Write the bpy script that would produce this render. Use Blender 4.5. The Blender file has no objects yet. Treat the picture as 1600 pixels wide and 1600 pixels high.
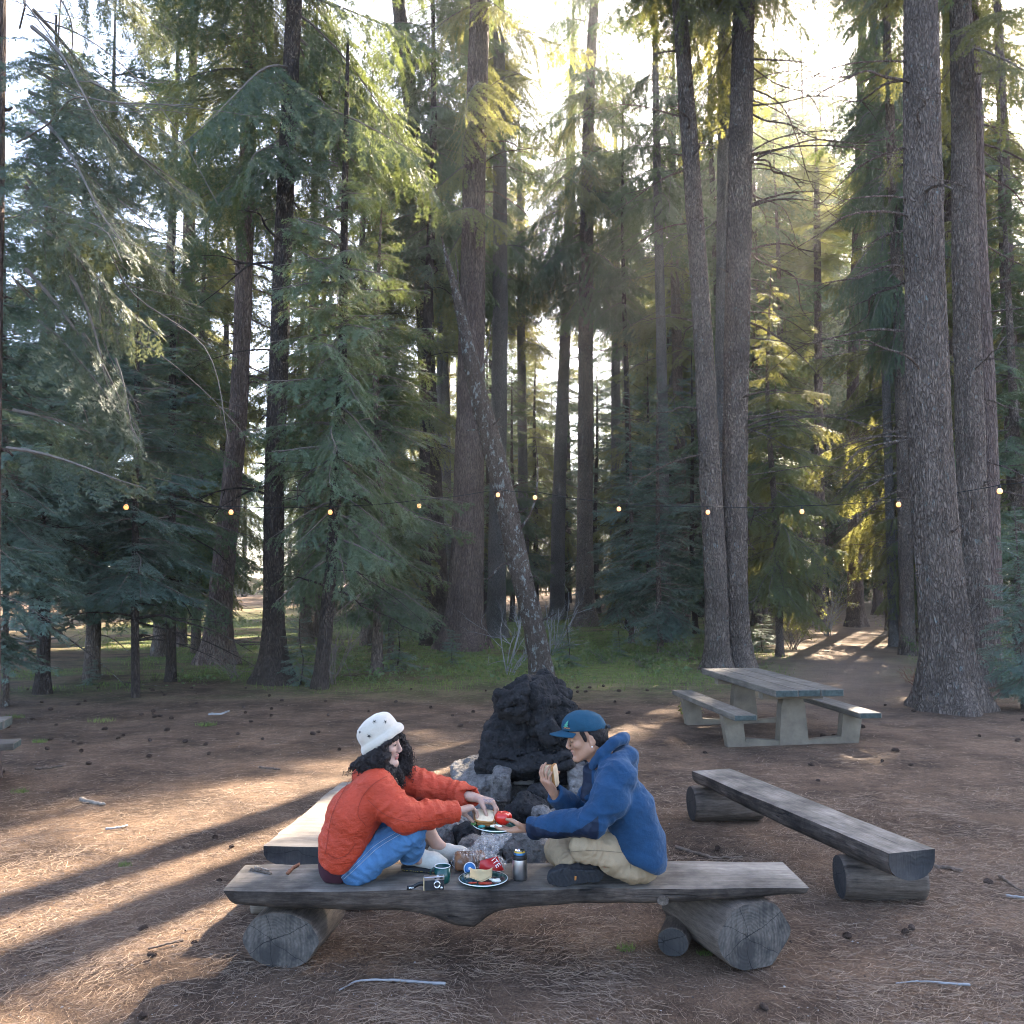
import bpy, math
import numpy as np
from mathutils import Vector, Matrix

sc = bpy.context.scene
COL = sc.collection
R = math.radians

# ------------------------------------------------------------------ camera
CAMH, FPX = 2.05, 1400.0
PITCH = math.atan(108.0 / FPX)
cam = bpy.data.cameras.new('camera')
cam.sensor_width = 36.0
cam.lens = 36.0 * FPX / 1600.0
cam.clip_start, cam.clip_end = 0.05, 2000.0
camo = bpy.data.objects.new('camera', cam)
COL.objects.link(camo)
camo.location = (0, 0, CAMH)
camo.rotation_euler = (R(90) + PITCH, 0, 0)
sc.camera = camo

# ------------------------------------------------------------------ sky, sun, exposure
SUN_AZ, SUN_EL = R(27), R(34)          # azimuth clockwise from +Y
world = bpy.data.worlds.new('World')
sc.world = world
world.use_nodes = True
wn = world.node_tree
sky = wn.nodes.new('ShaderNodeTexSky')
sky.sky_type = 'NISHITA'
sky.sun_disc = False
sky.sun_elevation, sky.sun_rotation = SUN_EL, SUN_AZ
sky.air_density, sky.dust_density, sky.ozone_density = 0.6, 1.8, 0.6
bg = wn.nodes['Background']
wn.links.new(sky.outputs[0], bg.inputs['Color'])
bg.inputs['Strength'].default_value = 0.13
sun = bpy.data.lights.new('sun', 'SUN')
sun.energy = 5.0
sun.angle = R(0.5)
sun.color = (1.0, 0.86, 0.68)
suno = bpy.data.objects.new('sun', sun)
COL.objects.link(suno)
_s = Vector((math.sin(SUN_AZ) * math.cos(SUN_EL), math.cos(SUN_AZ) * math.cos(SUN_EL), math.sin(SUN_EL)))
suno.rotation_euler = (-_s).to_track_quat('-Z', 'Y').to_euler()
vs = sc.view_settings
vs.view_transform = 'Standard'
vs.look = 'None'
vs.gamma = 1.0
vs.exposure = 3.25
HAZE_DENSITY = 0.0007
sc.cycles.max_bounces = 5
sc.cycles.diffuse_bounces = 2
sc.cycles.glossy_bounces = 2
sc.cycles.transmission_bounces = 4
sc.cycles.transparent_max_bounces = 5
sc.cycles.volume_bounces = 0
sc.cycles.use_denoising = True
sc.cycles.filter_width = 1.0
sc.cycles.adaptive_threshold = 0.02
sc.cycles.caustics_reflective = False
sc.cycles.caustics_refractive = False

# ------------------------------------------------------------------ pixel helpers (used once, to measure world positions)
_cp, _sp = math.cos(PITCH), math.sin(PITCH)
def ray(px, py):
    x, y = (px - 800.0) / FPX, (800.0 - py) / FPX
    return np.array([x, _cp - _sp * y, _sp + _cp * y])
def A(px, py, d):
    r = ray(px, py); r = r * (d / r[1]); return r + np.array([0, 0, CAMH])
def G(px, py, z=0.0):
    r = ray(px, py); r = r * ((z - CAMH) / r[2]); return r + np.array([0, 0, CAMH])

# ------------------------------------------------------------------ noise
def _hash(ix, iy, iz, seed):
    h = (ix.astype(np.int64) * 374761393 + iy.astype(np.int64) * 668265263 + iz.astype(np.int64) * 2147483647 + seed * 974634777) & 0xffffffff
    h = ((h ^ (h >> 13)) * 1274126177) & 0xffffffff
    h = ((h ^ (h >> 16)) * 2246822519) & 0xffffffff
    return ((h ^ (h >> 15)) & 0xffffff) / float(0xffffff) * 2 - 1
def noise3(P, seed=0):
    P = np.asarray(P, float)
    i = np.floor(P); f = P - i; f = f * f * f * (f * (f * 6 - 15) + 10)
    i = i.astype(np.int64); x, y, z = i[:, 0], i[:, 1], i[:, 2]
    out = 0
    for dx in (0, 1):
        wx = f[:, 0] if dx else 1 - f[:, 0]
        for dy in (0, 1):
            wy = f[:, 1] if dy else 1 - f[:, 1]
            for dz in (0, 1):
                wz = f[:, 2] if dz else 1 - f[:, 2]
                out = out + wx * wy * wz * _hash(x + dx, y + dy, z + dz, seed)
    return out
def fbm(P, oct=4, seed=0, gain=0.5):
    P = np.asarray(P, float); a, s, o = 1.0, 0.0, 0
    for k in range(oct):
        o = o + a * noise3(P * (2.03 ** k) + 17.3 * k, seed + k); s += a; a *= gain
    return o / s
def norm(v):
    v = np.asarray(v, float); return v / (np.linalg.norm(v, axis=-1, keepdims=True) + 1e-12)

# ------------------------------------------------------------------ meshes and objects
def mesh_np(name, V, F, mats=(), mi=None, smooth=True):
    """V (n,3); F list of (m,3)/(m,4) arrays."""
    if not isinstance(F, list): F = [F]
    F = [np.asarray(f, np.int32) for f in F if len(f)]
    me = bpy.data.meshes.new(name)
    V = np.asarray(V, np.float32)
    me.vertices.add(len(V)); me.vertices.foreach_set('co', V.ravel())
    idx = np.concatenate([f.ravel() for f in F])
    tot = np.concatenate([np.full(len(f), f.shape[1], np.int32) for f in F])
    start = np.concatenate([[0], np.cumsum(tot)[:-1]]).astype(np.int32)
    me.loops.add(len(idx)); me.loops.foreach_set('vertex_index', idx)
    me.polygons.add(len(tot)); me.polygons.foreach_set('loop_start', start)
    me.polygons.foreach_set('use_smooth', np.full(len(tot), bool(smooth)))
    for m in mats: me.materials.append(m)
    if mi is not None: me.polygons.foreach_set('material_index', np.asarray(mi, np.int32))
    me.update(calc_edges=True)
    return me
def link(name, data, parent=None, loc=None):
    o = bpy.data.objects.new(name, data); COL.objects.link(o)
    if parent is not None: o.parent = parent
    if loc is not None: o.location = tuple(loc)
    return o
def tag(o, label=None, cat=None, group=None, kind=None):
    if label: o['label'] = label
    if cat: o['category'] = cat
    if group: o['group'] = group
    if kind: o['kind'] = kind
    return o
def thing(name, label, cat, loc=(0, 0, 0), group=None):
    o = link(name, None, None, loc); o.empty_display_size = 0.1
    return tag(o, label, cat, group)
def part(name, V, F, mat, parent, smooth=True, loc=None):
    """geometry given in world space; parented to a thing at parent.location without rotation"""
    V = np.asarray(V, float) - np.array(WL(parent))
    me = mesh_np(name, V, F, mat if isinstance(mat, (list, tuple)) else [mat], None, smooth)
    return link(name, me, parent)
def WL(o):
    p = np.zeros(3)
    while o is not None:
        p = p + np.array(o.location); o = o.parent
    return p
def copy_tree(o, parent=None):
    c = o.copy(); COL.objects.link(c)
    if parent is not None: c.parent = parent
    for ch in [x for x in bpy.data.objects if x.parent == o]:
        copy_tree(ch, c)
    return c

def catmull(P, n):
    """smooth resample of rows of P (any width) to n rows"""
    P = np.asarray(P, float)
    if len(P) < 3:
        t = np.linspace(0, 1, n)[:, None]; return P[0] * (1 - t) + P[-1] * t
    seg = np.linalg.norm(np.diff(P[:, :3], axis=0), axis=1) + 1e-9
    u = np.concatenate([[0], np.cumsum(seg)])
    t = np.linspace(0, u[-1], n)
    m = np.gradient(P, u, axis=0)
    k = np.clip(np.searchsorted(u, t, side='right') - 1, 0, len(P) - 2)
    h = (u[k + 1] - u[k])[:, None]; s = ((t - u[k])[:, None]) / h
    return ((2*s**3 - 3*s**2 + 1) * P[k] + (s**3 - 2*s**2 + s) * h * m[k] + (-2*s**3 + 3*s**2) * P[k+1] + (s**3 - s**2) * h * m[k+1])
def tube(C, r, seg=6, cap=True):
    C = np.asarray(C, float); n = len(C); r = np.broadcast_to(np.asarray(r, float), (n,))
    T = norm(np.gradient(C, axis=0))
    ref = np.array([0, 0, 1.0]) if abs(T[:, 2]).mean() < 0.8 else np.array([1.0, 0, 0])
    U = norm(np.cross(T, ref)); W = np.cross(U, T)
    a = np.linspace(0, 2*np.pi, seg, endpoint=False)
    V = (C[:, None] + r[:, None, None] * (np.cos(a)[None, :, None] * U[:, None] + np.sin(a)[None, :, None] * W[:, None])).reshape(-1, 3)
    i = np.arange(n - 1)[:, None] * seg; j = np.arange(seg)[None]; j2 = (j + 1) % seg
    F = np.stack([i + j, i + j2, i + seg + j2, i + seg + j], -1).reshape(-1, 4)
    F = F[:, ::-1]
    Fs = [F]
    if cap:
        V = np.concatenate([V, C[:1], C[-1:]]); k = len(V)
        jj = np.arange(seg); 
        Fs.append(np.stack([np.full(seg, k-2), (jj+1) % seg, jj], -1)[:, ::-1])
        b = (n-1)*seg
        Fs.append(np.stack([np.full(seg, k-1), b+jj, b+(jj+1) % seg], -1)[:, ::-1])
    return V, Fs
class MB:
    """collects pieces of one mesh"""
    def __init__(s): s.V, s.F3, s.F4, s.n = [], [], [], 0
    def add(s, V, Fs):
        if not isinstance(Fs, list): Fs = [Fs]
        for f in Fs:
            if len(f) == 0: continue
            f = np.asarray(f); (s.F3 if f.shape[1] == 3 else s.F4).append(f + s.n)
        s.V.append(np.asarray(V, float)); s.n += len(V)
    def get(s):
        F = []
        if s.F3: F.append(np.concatenate(s.F3))
        if s.F4: F.append(np.concatenate(s.F4))
        return np.concatenate(s.V), F
    def tube(s, C, r, seg=6): s.add(*tube(C, r, seg))
def lathe(prof, c, seg=32, axis=None):
    """prof rows (r,z); open profile revolved about z through c"""
    prof = np.asarray(prof, float); n = len(prof)
    a = np.linspace(0, 2*np.pi, seg, endpoint=False)
    V = np.stack([prof[:, 0][:, None]*np.cos(a), prof[:, 0][:, None]*np.sin(a), np.repeat(prof[:, 1][:, None], seg, 1)], -1).reshape(-1, 3)
    if axis is not None: V = V @ np.asarray(axis, float)
    V = V + np.asarray(c, float)
    i = np.arange(n-1)[:, None]*seg; j = np.arange(seg)[None]; j2 = (j+1) % seg
    return V, [np.stack([i+j, i+j2, i+seg+j2, i+seg+j], -1).reshape(-1, 4)]
def box(c, s, rot=None, bev=0.0):
    """bevelled box: c centre, s full sizes, rot 3x3 rows = local axes"""
    s = np.asarray(s, float) / 2
    if bev <= 0:
        V = np.array([[x, y, z] for x in (-1, 1) for y in (-1, 1) for z in (-1, 1)], float) * s
        F = np.array([[0,1,3,2],[4,6,7,5],[0,4,5,1],[2,3,7,6],[0,2,6,4],[1,5,7,3]])
        Fs = [F]
    else:
        b = min(bev, s.min()*0.9); V = []; ind = {}
        for x in (-1, 1):
            for y in (-1, 1):
                for z in (-1, 1):
                    for ax in range(3):
                        v = np.array([x, y, z], float) * (s - b); v[ax] = (x, y, z)[ax] * s[ax]
                        ind[(x, y, z, ax)] = len(V); V.append(v)
        Q, T = [], []
        for ax in range(3):
            o1, o2 = (ax+1) % 3, (ax+2) % 3
            for sg in (-1, 1):
                q = []
                for a, b2 in ((-1, -1), (1, -1), (1, 1), (-1, 1)):
                    k = [0, 0, 0]; k[ax] = sg; k[o1] = a; k[o2] = b2; q.append(ind[(k[0], k[1], k[2], ax)])
                Q.append(q if sg > 0 else q[::-1])
            for a in (-1, 1):
                for b2 in (-1, 1):
                    k0 = [0, 0, 0]; k0[o1] = a; k0[o2] = b2; k0[ax] = -1; k1 = list(k0); k1[ax] = 1
                    q = [ind[(*k0, o1)], ind[(*k1, o1)], ind[(*k1, o2)], ind[(*k0, o2)]]
                    Q.append(q if a * b2 < 0 else q[::-1])
        for x in (-1, 1):
            for y in (-1, 1):
                for z in (-1, 1):
                    t = [ind[(x, y, z, 0)], ind[(x, y, z, 1)], ind[(x, y, z, 2)]]
                    T.append(t if x*y*z > 0 else t[::-1])
        V = np.array(V); Fs = [np.array(Q), np.array(T)]
    if rot is not None: V = V @ np.asarray(rot, float)
    return V + np.asarray(c, float), Fs
def rotz(a):
    c, s = math.cos(a), math.sin(a); return np.array([[c, s, 0], [-s, c, 0], [0, 0, 1.0]])

# ------------------------------------------------------------------ signed-distance modelling
class Field:
    def __init__(s, lo, hi, h):
        s.lo = np.asarray(lo, float); s.h = h
        s.n = np.ceil((np.asarray(hi, float) - s.lo) / h).astype(int) + 1
        s.d = np.full(s.n, 0.25, np.float32)
        s.ax = [s.lo[i] + h * np.arange(s.n[i]) for i in range(3)]
    def blk(s, lo, hi, m):
        a = np.clip(np.floor((np.asarray(lo) - m - s.lo) / s.h).astype(int), 0, s.n - 1)
        b = np.clip(np.ceil((np.asarray(hi) + m - s.lo) / s.h).astype(int) + 1, 1, s.n)
        sl = tuple(slice(a[i], b[i]) for i in range(3))
        X, Y, Z = [s.ax[i][sl[i]] for i in range(3)]
        return sl, X[:, None, None], Y[None, :, None], Z[None, None, :]
    def mix(s, sl, d, k, op):
        o = s.d[sl]
        if op == 'cut':
            d = -d
            if k > 0:
                h = np.clip(k - np.abs(o - d), 0, None) / k; s.d[sl] = np.maximum(o, d) + h*h*k*0.25
            else: s.d[sl] = np.maximum(o, d)
        else:
            if k > 0:
                h = np.clip(k - np.abs(o - d), 0, None) / k; s.d[sl] = np.minimum(o, d) - h*h*k*0.25
            else: s.d[sl] = np.minimum(o, d)
    def cap(s, a, b, ra, rb=None, k=0.02, op='add'):
        rb = ra if rb is None else rb
        a, b = np.asarray(a, float), np.asarray(b, float); r = max(ra, rb)
        sl, X, Y, Z = s.blk(np.minimum(a, b) - r, np.maximum(a, b) + r, 2*k + 4*s.h)
        ab = b - a; L = max(ab @ ab, 1e-12)
        px, py, pz = X - a[0], Y - a[1], Z - a[2]
        t = np.clip((px*ab[0] + py*ab[1] + pz*ab[2]) / L, 0, 1)
        d = np.sqrt((px - t*ab[0])**2 + (py - t*ab[1])**2 + (pz - t*ab[2])**2) - (ra + (rb - ra)*t)
        s.mix(sl, d.astype(np.float32), k, op)
    def chain(s, pts, k=0.02):
        for (a, ra), (b, rb) in zip(pts[:-1], pts[1:]): s.cap(a, b, ra, rb, k)
    def ell(s, c, r, rot=None, k=0.02, op='add'):
        c, r = np.asarray(c, float), np.asarray(r, float); m = r.max()
        sl, X, Y, Z = s.blk(c - m, c + m, 2*k + 4*s.h)
        px, py, pz = X - c[0], Y - c[1], Z - c[2]
        M = np.eye(3) if rot is None else np.asarray(rot, float)
        q = [M[i, 0]*px + M[i, 1]*py + M[i, 2]*pz for i in range(3)]
        k0 = np.sqrt(sum((q[i]/r[i])**2 for i in range(3))); k1 = np.sqrt(sum((q[i]/r[i]**2)**2 for i in range(3))) + 1e-9
        s.mix(sl, (k0*(k0-1)/k1).astype(np.float32), k, op)
    def rbox(s, c, half, rot=None, r=0.01, k=0.02, op='add'):
        c, hf = np.asarray(c, float), np.asarray(half, float); m = np.linalg.norm(hf)
        sl, X, Y, Z = s.blk(c - m, c + m, 2*k + 4*s.h)
        px, py, pz = X - c[0], Y - c[1], Z - c[2]
        M = np.eye(3) if rot is None else np.asarray(rot, float)
        q = [np.abs(M[i, 0]*px + M[i, 1]*py + M[i, 2]*pz) - (hf[i] - r) for i in range(3)]
        d = np.sqrt(sum(np.maximum(v, 0)**2 for v in q)) + np.minimum(np.maximum(np.maximum(q[0], q[1]), q[2]), 0) - r
        s.mix(sl, d.astype(np.float32), k, op)
    def plane(s, c, n, k=0.0):
        """cut away everything on the +n side of c"""
        c, n = np.asarray(c, float), norm(n)
        X, Y, Z = s.ax[0][:, None, None], s.ax[1][None, :, None], s.ax[2][None, None, :]
        d = -((X - c[0])*n[0] + (Y - c[1])*n[1] + (Z - c[2])*n[2])
        s.mix((slice(None),)*3, d.astype(np.float32), k, 'cut')
    def mesh(s, smooth=1):
        d = s.d; n = np.array(d.shape)
        ins = d < 0
        cnt = np.zeros(n - 1, np.int8)
        for c in range(8):
            o = [(c >> i) & 1 for i in range(3)]
            cnt += ins[o[0]:n[0]-1+o[0], o[1]:n[1]-1+o[1], o[2]:n[2]-1+o[2]]
        act = np.argwhere((cnt > 0) & (cnt < 8))
        vid = np.full(n - 1, -1, np.int32); vid[tuple(act.T)] = np.arange(len(act))
        acc = np.zeros((len(act), 3)); w = np.zeros(len(act))
        for axn in range(3):
            for o1 in (0, 1):
                for o2 in (0, 1):
                    a = np.zeros(3, int); a[(axn+1) % 3], a[(axn+2) % 3] = o1, o2
                    b = a.copy(); b[axn] = 1
                    pa, pb = act + a, act + b
                    da, db = d[tuple(pa.T)], d[tuple(pb.T)]
                    m = (da < 0) != (db < 0)
                    t = da[m] / (da[m] - db[m])
                    p = pa[m].astype(float); p[:, axn] += t
                    acc[m] += p; w[m] += 1
        V = s.lo + s.h * (acc / w[:, None])
        Q = []
        for axn in range(3):
            o1, o2 = (axn+1) % 3, (axn+2) % 3
            sa = [slice(None)]*3; sb = [slice(None)]*3
            sa[axn] = slice(0, n[axn]-1); sb[axn] = slice(1, n[axn])
            ia, ib = ins[tuple(sa)], ins[tuple(sb)]
            e = np.argwhere(ia != ib)
            e = e[(e[:, o1] > 0) & (e[:, o2] > 0) & (e[:, o1] < n[o1]-1) & (e[:, o2] < n[o2]-1)]
            if not len(e): continue
            fl = ia[tuple(e.T)]
            def vv(d1, d2):
                q = e.copy(); q[:, o1] -= d1; q[:, o2] -= d2; return vid[tuple(q.T)]
            q = np.stack([vv(1, 1), vv(0, 1), vv(0, 0), vv(1, 0)], -1)
            q[~fl] = q[~fl][:, ::-1]
            Q.append(q)
        Q = np.concatenate(Q); Q = Q[(Q >= 0).all(1)]
        for _ in range(smooth): V = lap(V, Q, 0.5)
        return V, Q
def lap(V, Q, f):
    a = Q.ravel(); b = np.roll(Q, -1, 1).ravel(); n = len(V)
    c = np.bincount(a, minlength=n) + np.bincount(b, minlength=n) + 1e-9
    out = np.stack([(np.bincount(a, V[b, i], n) + np.bincount(b, V[a, i], n)) / c for i in range(3)], -1)
    return V * (1 - f) + out * f
def vnormals(V, Q):
    q = Q[:, :4] if Q.shape[1] == 4 else Q
    nrm = np.cross(V[q[:, 2]] - V[q[:, 0]], V[q[:, -1]] - V[q[:, 1]]) if Q.shape[1] == 4 else np.cross(V[q[:, 1]] - V[q[:, 0]], V[q[:, 2]] - V[q[:, 0]])
    n = len(V); o = np.zeros((n, 3))
    for c in range(q.shape[1]):
        for i in range(3): o[:, i] += np.bincount(q[:, c], nrm[:, i], n)
    return norm(o)
def displace(V, Q, amount):
    return V + vnormals(V, Q) * np.asarray(amount)[:, None]

# ------------------------------------------------------------------ materials
def new_mat(name):
    m = bpy.data.materials.new(name); m.use_nodes = True
    nt = m.node_tree; return m, nt, nt.nodes['Principled BSDF']
class NT:
    def __init__(s, nt): s.nt = nt
    def n(s, t, **kw):
        nd = s.nt.nodes.new(t)
        for k, v in kw.items():
            if k in nd.inputs: 
                if isinstance(v, bpy.types.NodeSocket): s.nt.links.new(v, nd.inputs[k])
                else: nd.inputs[k].default_value = v
            else: setattr(nd, k, v)
        return nd
    def l(s, a, b): s.nt.links.new(a, b)
    def coord(s, scale=(1, 1, 1), rot=(0, 0, 0), out='Object'):
        c = s.n('ShaderNodeTexCoord'); m = s.n('ShaderNodeMapping')
        m.inputs['Scale'].default_value = scale; m.inputs['Rotation'].default_value = rot
        s.l(c.outputs[out], m.inputs['Vector']); return m.outputs[0]
    def noise(s, vec, scale=5.0, detail=4.0, rough=0.55, dist=0.0):
        nd = s.n('ShaderNodeTexNoise', Scale=scale, Detail=detail, Roughness=rough, Distortion=dist)
        s.l(vec, nd.inputs['Vector']); return nd.outputs['Fac']
    def vor(s, vec, scale=5.0, feature='F1', out='Distance', rnd=1.0):
        nd = s.n('ShaderNodeTexVoronoi', feature=feature); nd.inputs['Scale'].default_value = scale
        nd.inputs['Randomness'].default_value = rnd
        s.l(vec, nd.inputs['Vector']); return nd.outputs[out]
    def ramp(s, fac, stops, interp='LINEAR'):
        nd = s.n('ShaderNodeValToRGB'); cr = nd.color_ramp; cr.interpolation = interp
        while len(cr.elements) < len(stops): cr.elements.new(0.5)
        for e, (p, c) in zip(cr.elements, stops):
            e.position = p; e.color = (c, c, c, 1) if np.isscalar(c) else (*c, 1)
        s.l(fac, nd.inputs['Fac']); return nd.outputs['Color']
    def mixc(s, fac, a, b, blend='MIX'):
        nd = s.n('ShaderNodeMix', data_type='RGBA', blend_type=blend)
        for sock, v in ((nd.inputs[0], fac), (nd.inputs[6], a), (nd.inputs[7], b)):
            if isinstance(v, bpy.types.NodeSocket): s.l(v, sock)
            elif np.isscalar(v): sock.default_value = v
            else: sock.default_value = (*v, 1)
        return nd.outputs[2]
    def math(s, op, a, b=0.0):
        nd = s.n('ShaderNodeMath', operation=op)
        for i, v in enumerate((a, b)):
            if isinstance(v, bpy.types.NodeSocket): s.l(v, nd.inputs[i])
            else: nd.inputs[i].default_value = v
        return nd.outputs[0]
    def bump(s, h, strength=0.5, dist=0.01, nrm=None):
        nd = s.n('ShaderNodeBump', Strength=strength, Distance=dist); s.l(h, nd.inputs['Height'])
        if nrm is not None: s.l(nrm, nd.inputs['Normal'])
        return nd.outputs[0]
def simple(name, col, rough=0.7, metal=0.0, bump=None, var=0.12, vscale=12.0, spec=0.4, sheen=0.0):
    m, nt, b = new_mat(name); N = NT(nt)
    v = N.coord()
    f = N.noise(v, vscale, 5, 0.6)
    lo = tuple(c*(1-var) for c in col); hi = tuple(min(1, c*(1+var)) for c in col)
    N.l(N.ramp(f, [(0.3, lo), (0.7, hi)]), b.inputs['Base Color'])
    b.inputs['Roughness'].default_value = rough; b.inputs['Metallic'].default_value = metal
    b.inputs['Specular IOR Level'].default_value = spec
    if sheen: b.inputs['Sheen Weight'].default_value = sheen
    if bump:
        N.l(N.bump(N.noise(v, bump[0], 4, 0.6), bump[1], bump[2]), b.inputs['Normal'])
    return m
# ------------------------------------------------------------------ ground
rng = np.random.default_rng(7)
def ground_h(x, y):
    P = np.stack([x, y, np.zeros_like(x)], -1)
    near = np.clip((np.hypot(x, y - 5) - 1.2) / 4.0, 0, 1)
    h = 0.018 * fbm(P * 1.9, 3, 3) + 0.05 * near * fbm(P * 0.33, 3, 5)
    far = np.clip((y - 24) / 40.0, 0, 1)
    h = h + 0.5 * far * fbm(P * 0.07, 3, 9) + 0.03 * np.clip(y - 30, 0, 400) * 0.3
    return h
def gz(x, y): return float(ground_h(np.array([float(x)]), np.array([float(y)]))[0])
def moss_mask(x, y):
    P = np.stack([x, y, np.zeros_like(x)], -1)
    n = fbm(P * 0.35, 4, 21) + 0.5 * fbm(P * 1.7, 3, 23)
    z = np.clip((y - 15.0) / 5.0, 0, 1) * np.clip((60 - y) / 20.0, 0, 1)
    u = x / np.maximum(y, 1.0)
    path = np.exp(-((u - 0.37) / 0.10) ** 2) * np.clip((y - 12) / 6, 0, 1)   # trodden path to the right
    left = np.clip((-0.40 - u) / 0.1, 0, 1) * np.clip((y - 19) / 3, 0, 1)
    mid = np.exp(-((u - 0.0) / 0.30) ** 2) * 0.55
    return np.clip((n * 1.3 + 0.28 + mid) * 1.6, 0, 1) * z * (1 - path) * (1 - 0.8 * left), path
yy = np.concatenate([np.linspace(-6, 2.5, 20), np.arange(2.6, 9, 0.055), np.arange(9.05, 16, 0.1), 16.1 * (1.018 ** np.arange(0, 215))])
yy = np.concatenate([yy, [900, 1500]])
tt = np.linspace(-1, 1, 300)
xx = np.sinh(tt * 4.4) / np.sinh(4.4)
gx = np.sign(tt) * (np.abs(tt) * 8 + np.abs(xx) * 1400)
X, Y = np.meshgrid(gx, yy)
X = X.ravel(); Y = Y.ravel()
Z = ground_h(X, Y)
mm, pm = moss_mask(X, Y)
ny, nx = len(yy), len(gx)
i = np.arange(ny - 1)[:, None] * nx; j = np.arange(nx - 1)[None]
GF = np.stack([i + j, i + j + 1, i + nx + j + 1, i + nx + j], -1).reshape(-1, 4)
m, nt, b = new_mat('forest_floor'); N = NT(nt)
v = N.coord()
n1 = N.noise(v, 1.1, 5, 0.65); n2 = N.noise(v, 9.0, 6, 0.7); n3 = N.noise(N.coord((1, 1, 1), (0, 0, 0.5)), 60.0, 4, 0.75)
c1 = N.ramp(n2, [(0.25, (0.054, 0.034, 0.022)), (0.5, (0.132, 0.086, 0.055)), (0.75, (0.25, 0.170, 0.110))])
c2 = N.ramp(n3, [(0.3, (0.045, 0.032, 0.026)), (0.5, (0.148, 0.098, 0.064)), (0.72, (0.37, 0.262, 0.175))])
c = N.mixc(0.55, c1, c2)
dark = N.ramp(n1, [(0.38, (0.42, 0.40, 0.40)), (0.62, (1.05, 1.0, 0.97))])
c = N.mixc(1.0, c, dark, 'MULTIPLY')
at_m = N.n('ShaderNodeAttribute', attribute_name='moss'); at_p = N.n('ShaderNodeAttribute', attribute_name='path')
mosscol = N.ramp(N.noise(v, 14.0, 5, 0.7), [(0.3, (0.065, 0.095, 0.025)), (0.55, (0.15, 0.21, 0.050)), (0.8, (0.25, 0.30, 0.09))])
mf = N.math('MULTIPLY', at_m.outputs['Fac'], N.ramp(N.noise(v, 5.0, 5, 0.7), [(0.35, 0.15), (0.6, 1.0)]))
c = N.mixc(mf, c, mosscol)
c = N.mixc(N.math('MULTIPLY', at_p.outputs['Fac'], 0.5), c, (0.27, 0.20, 0.15))
N.l(c, b.inputs['Base Color'])
b.inputs['Roughness'].default_value = 0.95; b.inputs['Specular IOR Level'].default_value = 0.15
hsum = N.math('ADD', N.math('MULTIPLY', n2, 1.2), N.math('MULTIPLY', n3, 0.6))
N.l(N.bump(hsum, 0.9, 0.03), b.inputs['Normal'])
M_ground = m
me = mesh_np('ground', np.stack([X, Y, Z], -1), GF, [m])
for nm, arr in (('moss', mm), ('path', pm)):
    at_ = me.attributes.new(nm, 'FLOAT', 'POINT'); at_.data.foreach_set('value', arr.astype(np.float32))
ground = tag(link('ground', me), kind='structure')

# needle litter, moss blades, little stones: nobody could count them
def litter(n, dmin, dmax, seed, L=(0.04, 0.15), w=0.0008, clump=True):
    r = np.random.default_rng(seed)
    d = dmin * (dmax / dmin) ** r.random(n)
    u = r.uniform(-0.62, 0.62, n)
    x, y = u * d, d
    dens = fbm(np.stack([x * 2.2, y * 2.2, x * 0], -1), 3, seed + 1)
    keep = dens > r.uniform(-0.75, 0.30, n)
    x, y, d = x[keep], y[keep], d[keep]; n = len(x)
    flow = fbm(np.stack([x * 0.9, y * 0.9, x * 0 + 3], -1), 2, seed + 2) * 3.0
    a = flow + r.normal(0, 1.0, n)
    ln = r.uniform(L[0], L[1], n); bend = r.normal(0, 0.22, n)
    ww = w * (0.7 + 0.7 * r.random(n)) * np.clip(d / 5.0, 1, 2.2)
    V = []
    z0 = 0.003 + r.random(n) * 0.012; tilt = r.normal(0, 0.07, n)
    for k, t in enumerate((-0.5, 0.0, 0.5)):
        ca, sa = np.cos(a + bend * t * 2), np.sin(a + bend * t * 2)
        cx, cy = x + ca * ln * t, y + sa * ln * t
        zz = ground_h(cx, cy) + z0 + np.abs(tilt * ln * t) + 0.003 * (k == 1)
        for s in (-1, 1):
            V.append(np.stack([cx - sa * ww * s, cy + ca * ww * s, zz + 0.0005 * s], -1))
    V = np.stack(V, 1).reshape(-1, 3)
    o = np.arange(n)[:, None] * 6
    F = np.concatenate([o + np.array([[0, 2, 3, 1]]), o + np.array([[2, 4, 5, 3]])])
    return V, F
def litter_mat(name, cols):
    m, nt, b = new_mat(name); N = NT(nt)
    g = N.n('ShaderNodeNewGeometry')
    N.l(N.ramp(g.outputs['Random Per Island'], [(k / (len(cols) - 1), c) for k, c in enumerate(cols)]), b.inputs['Base Color'])
    b.inputs['Roughness'].default_value = 0.75; b.inputs['Specular IOR Level'].default_value = 0.25
    return m
M_needle_litter = litter_mat('dry_needles', [(0.085, 0.055, 0.038), (0.15, 0.10, 0.07), (0.21, 0.145, 0.095), (0.30, 0.215, 0.15)])
mb = MB()
mb.add(*litter(95000, 2.6, 9.0, 31, (0.025, 0.12)))
mb.add(*litter(34000, 6.0, 22.0, 32, (0.04, 0.14), 0.0008))
V, F = mb.get()
tag(link('needle_litter', mesh_np('needle_litter', V, F, [M_needle_litter], smooth=False)), kind='stuff')
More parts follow.
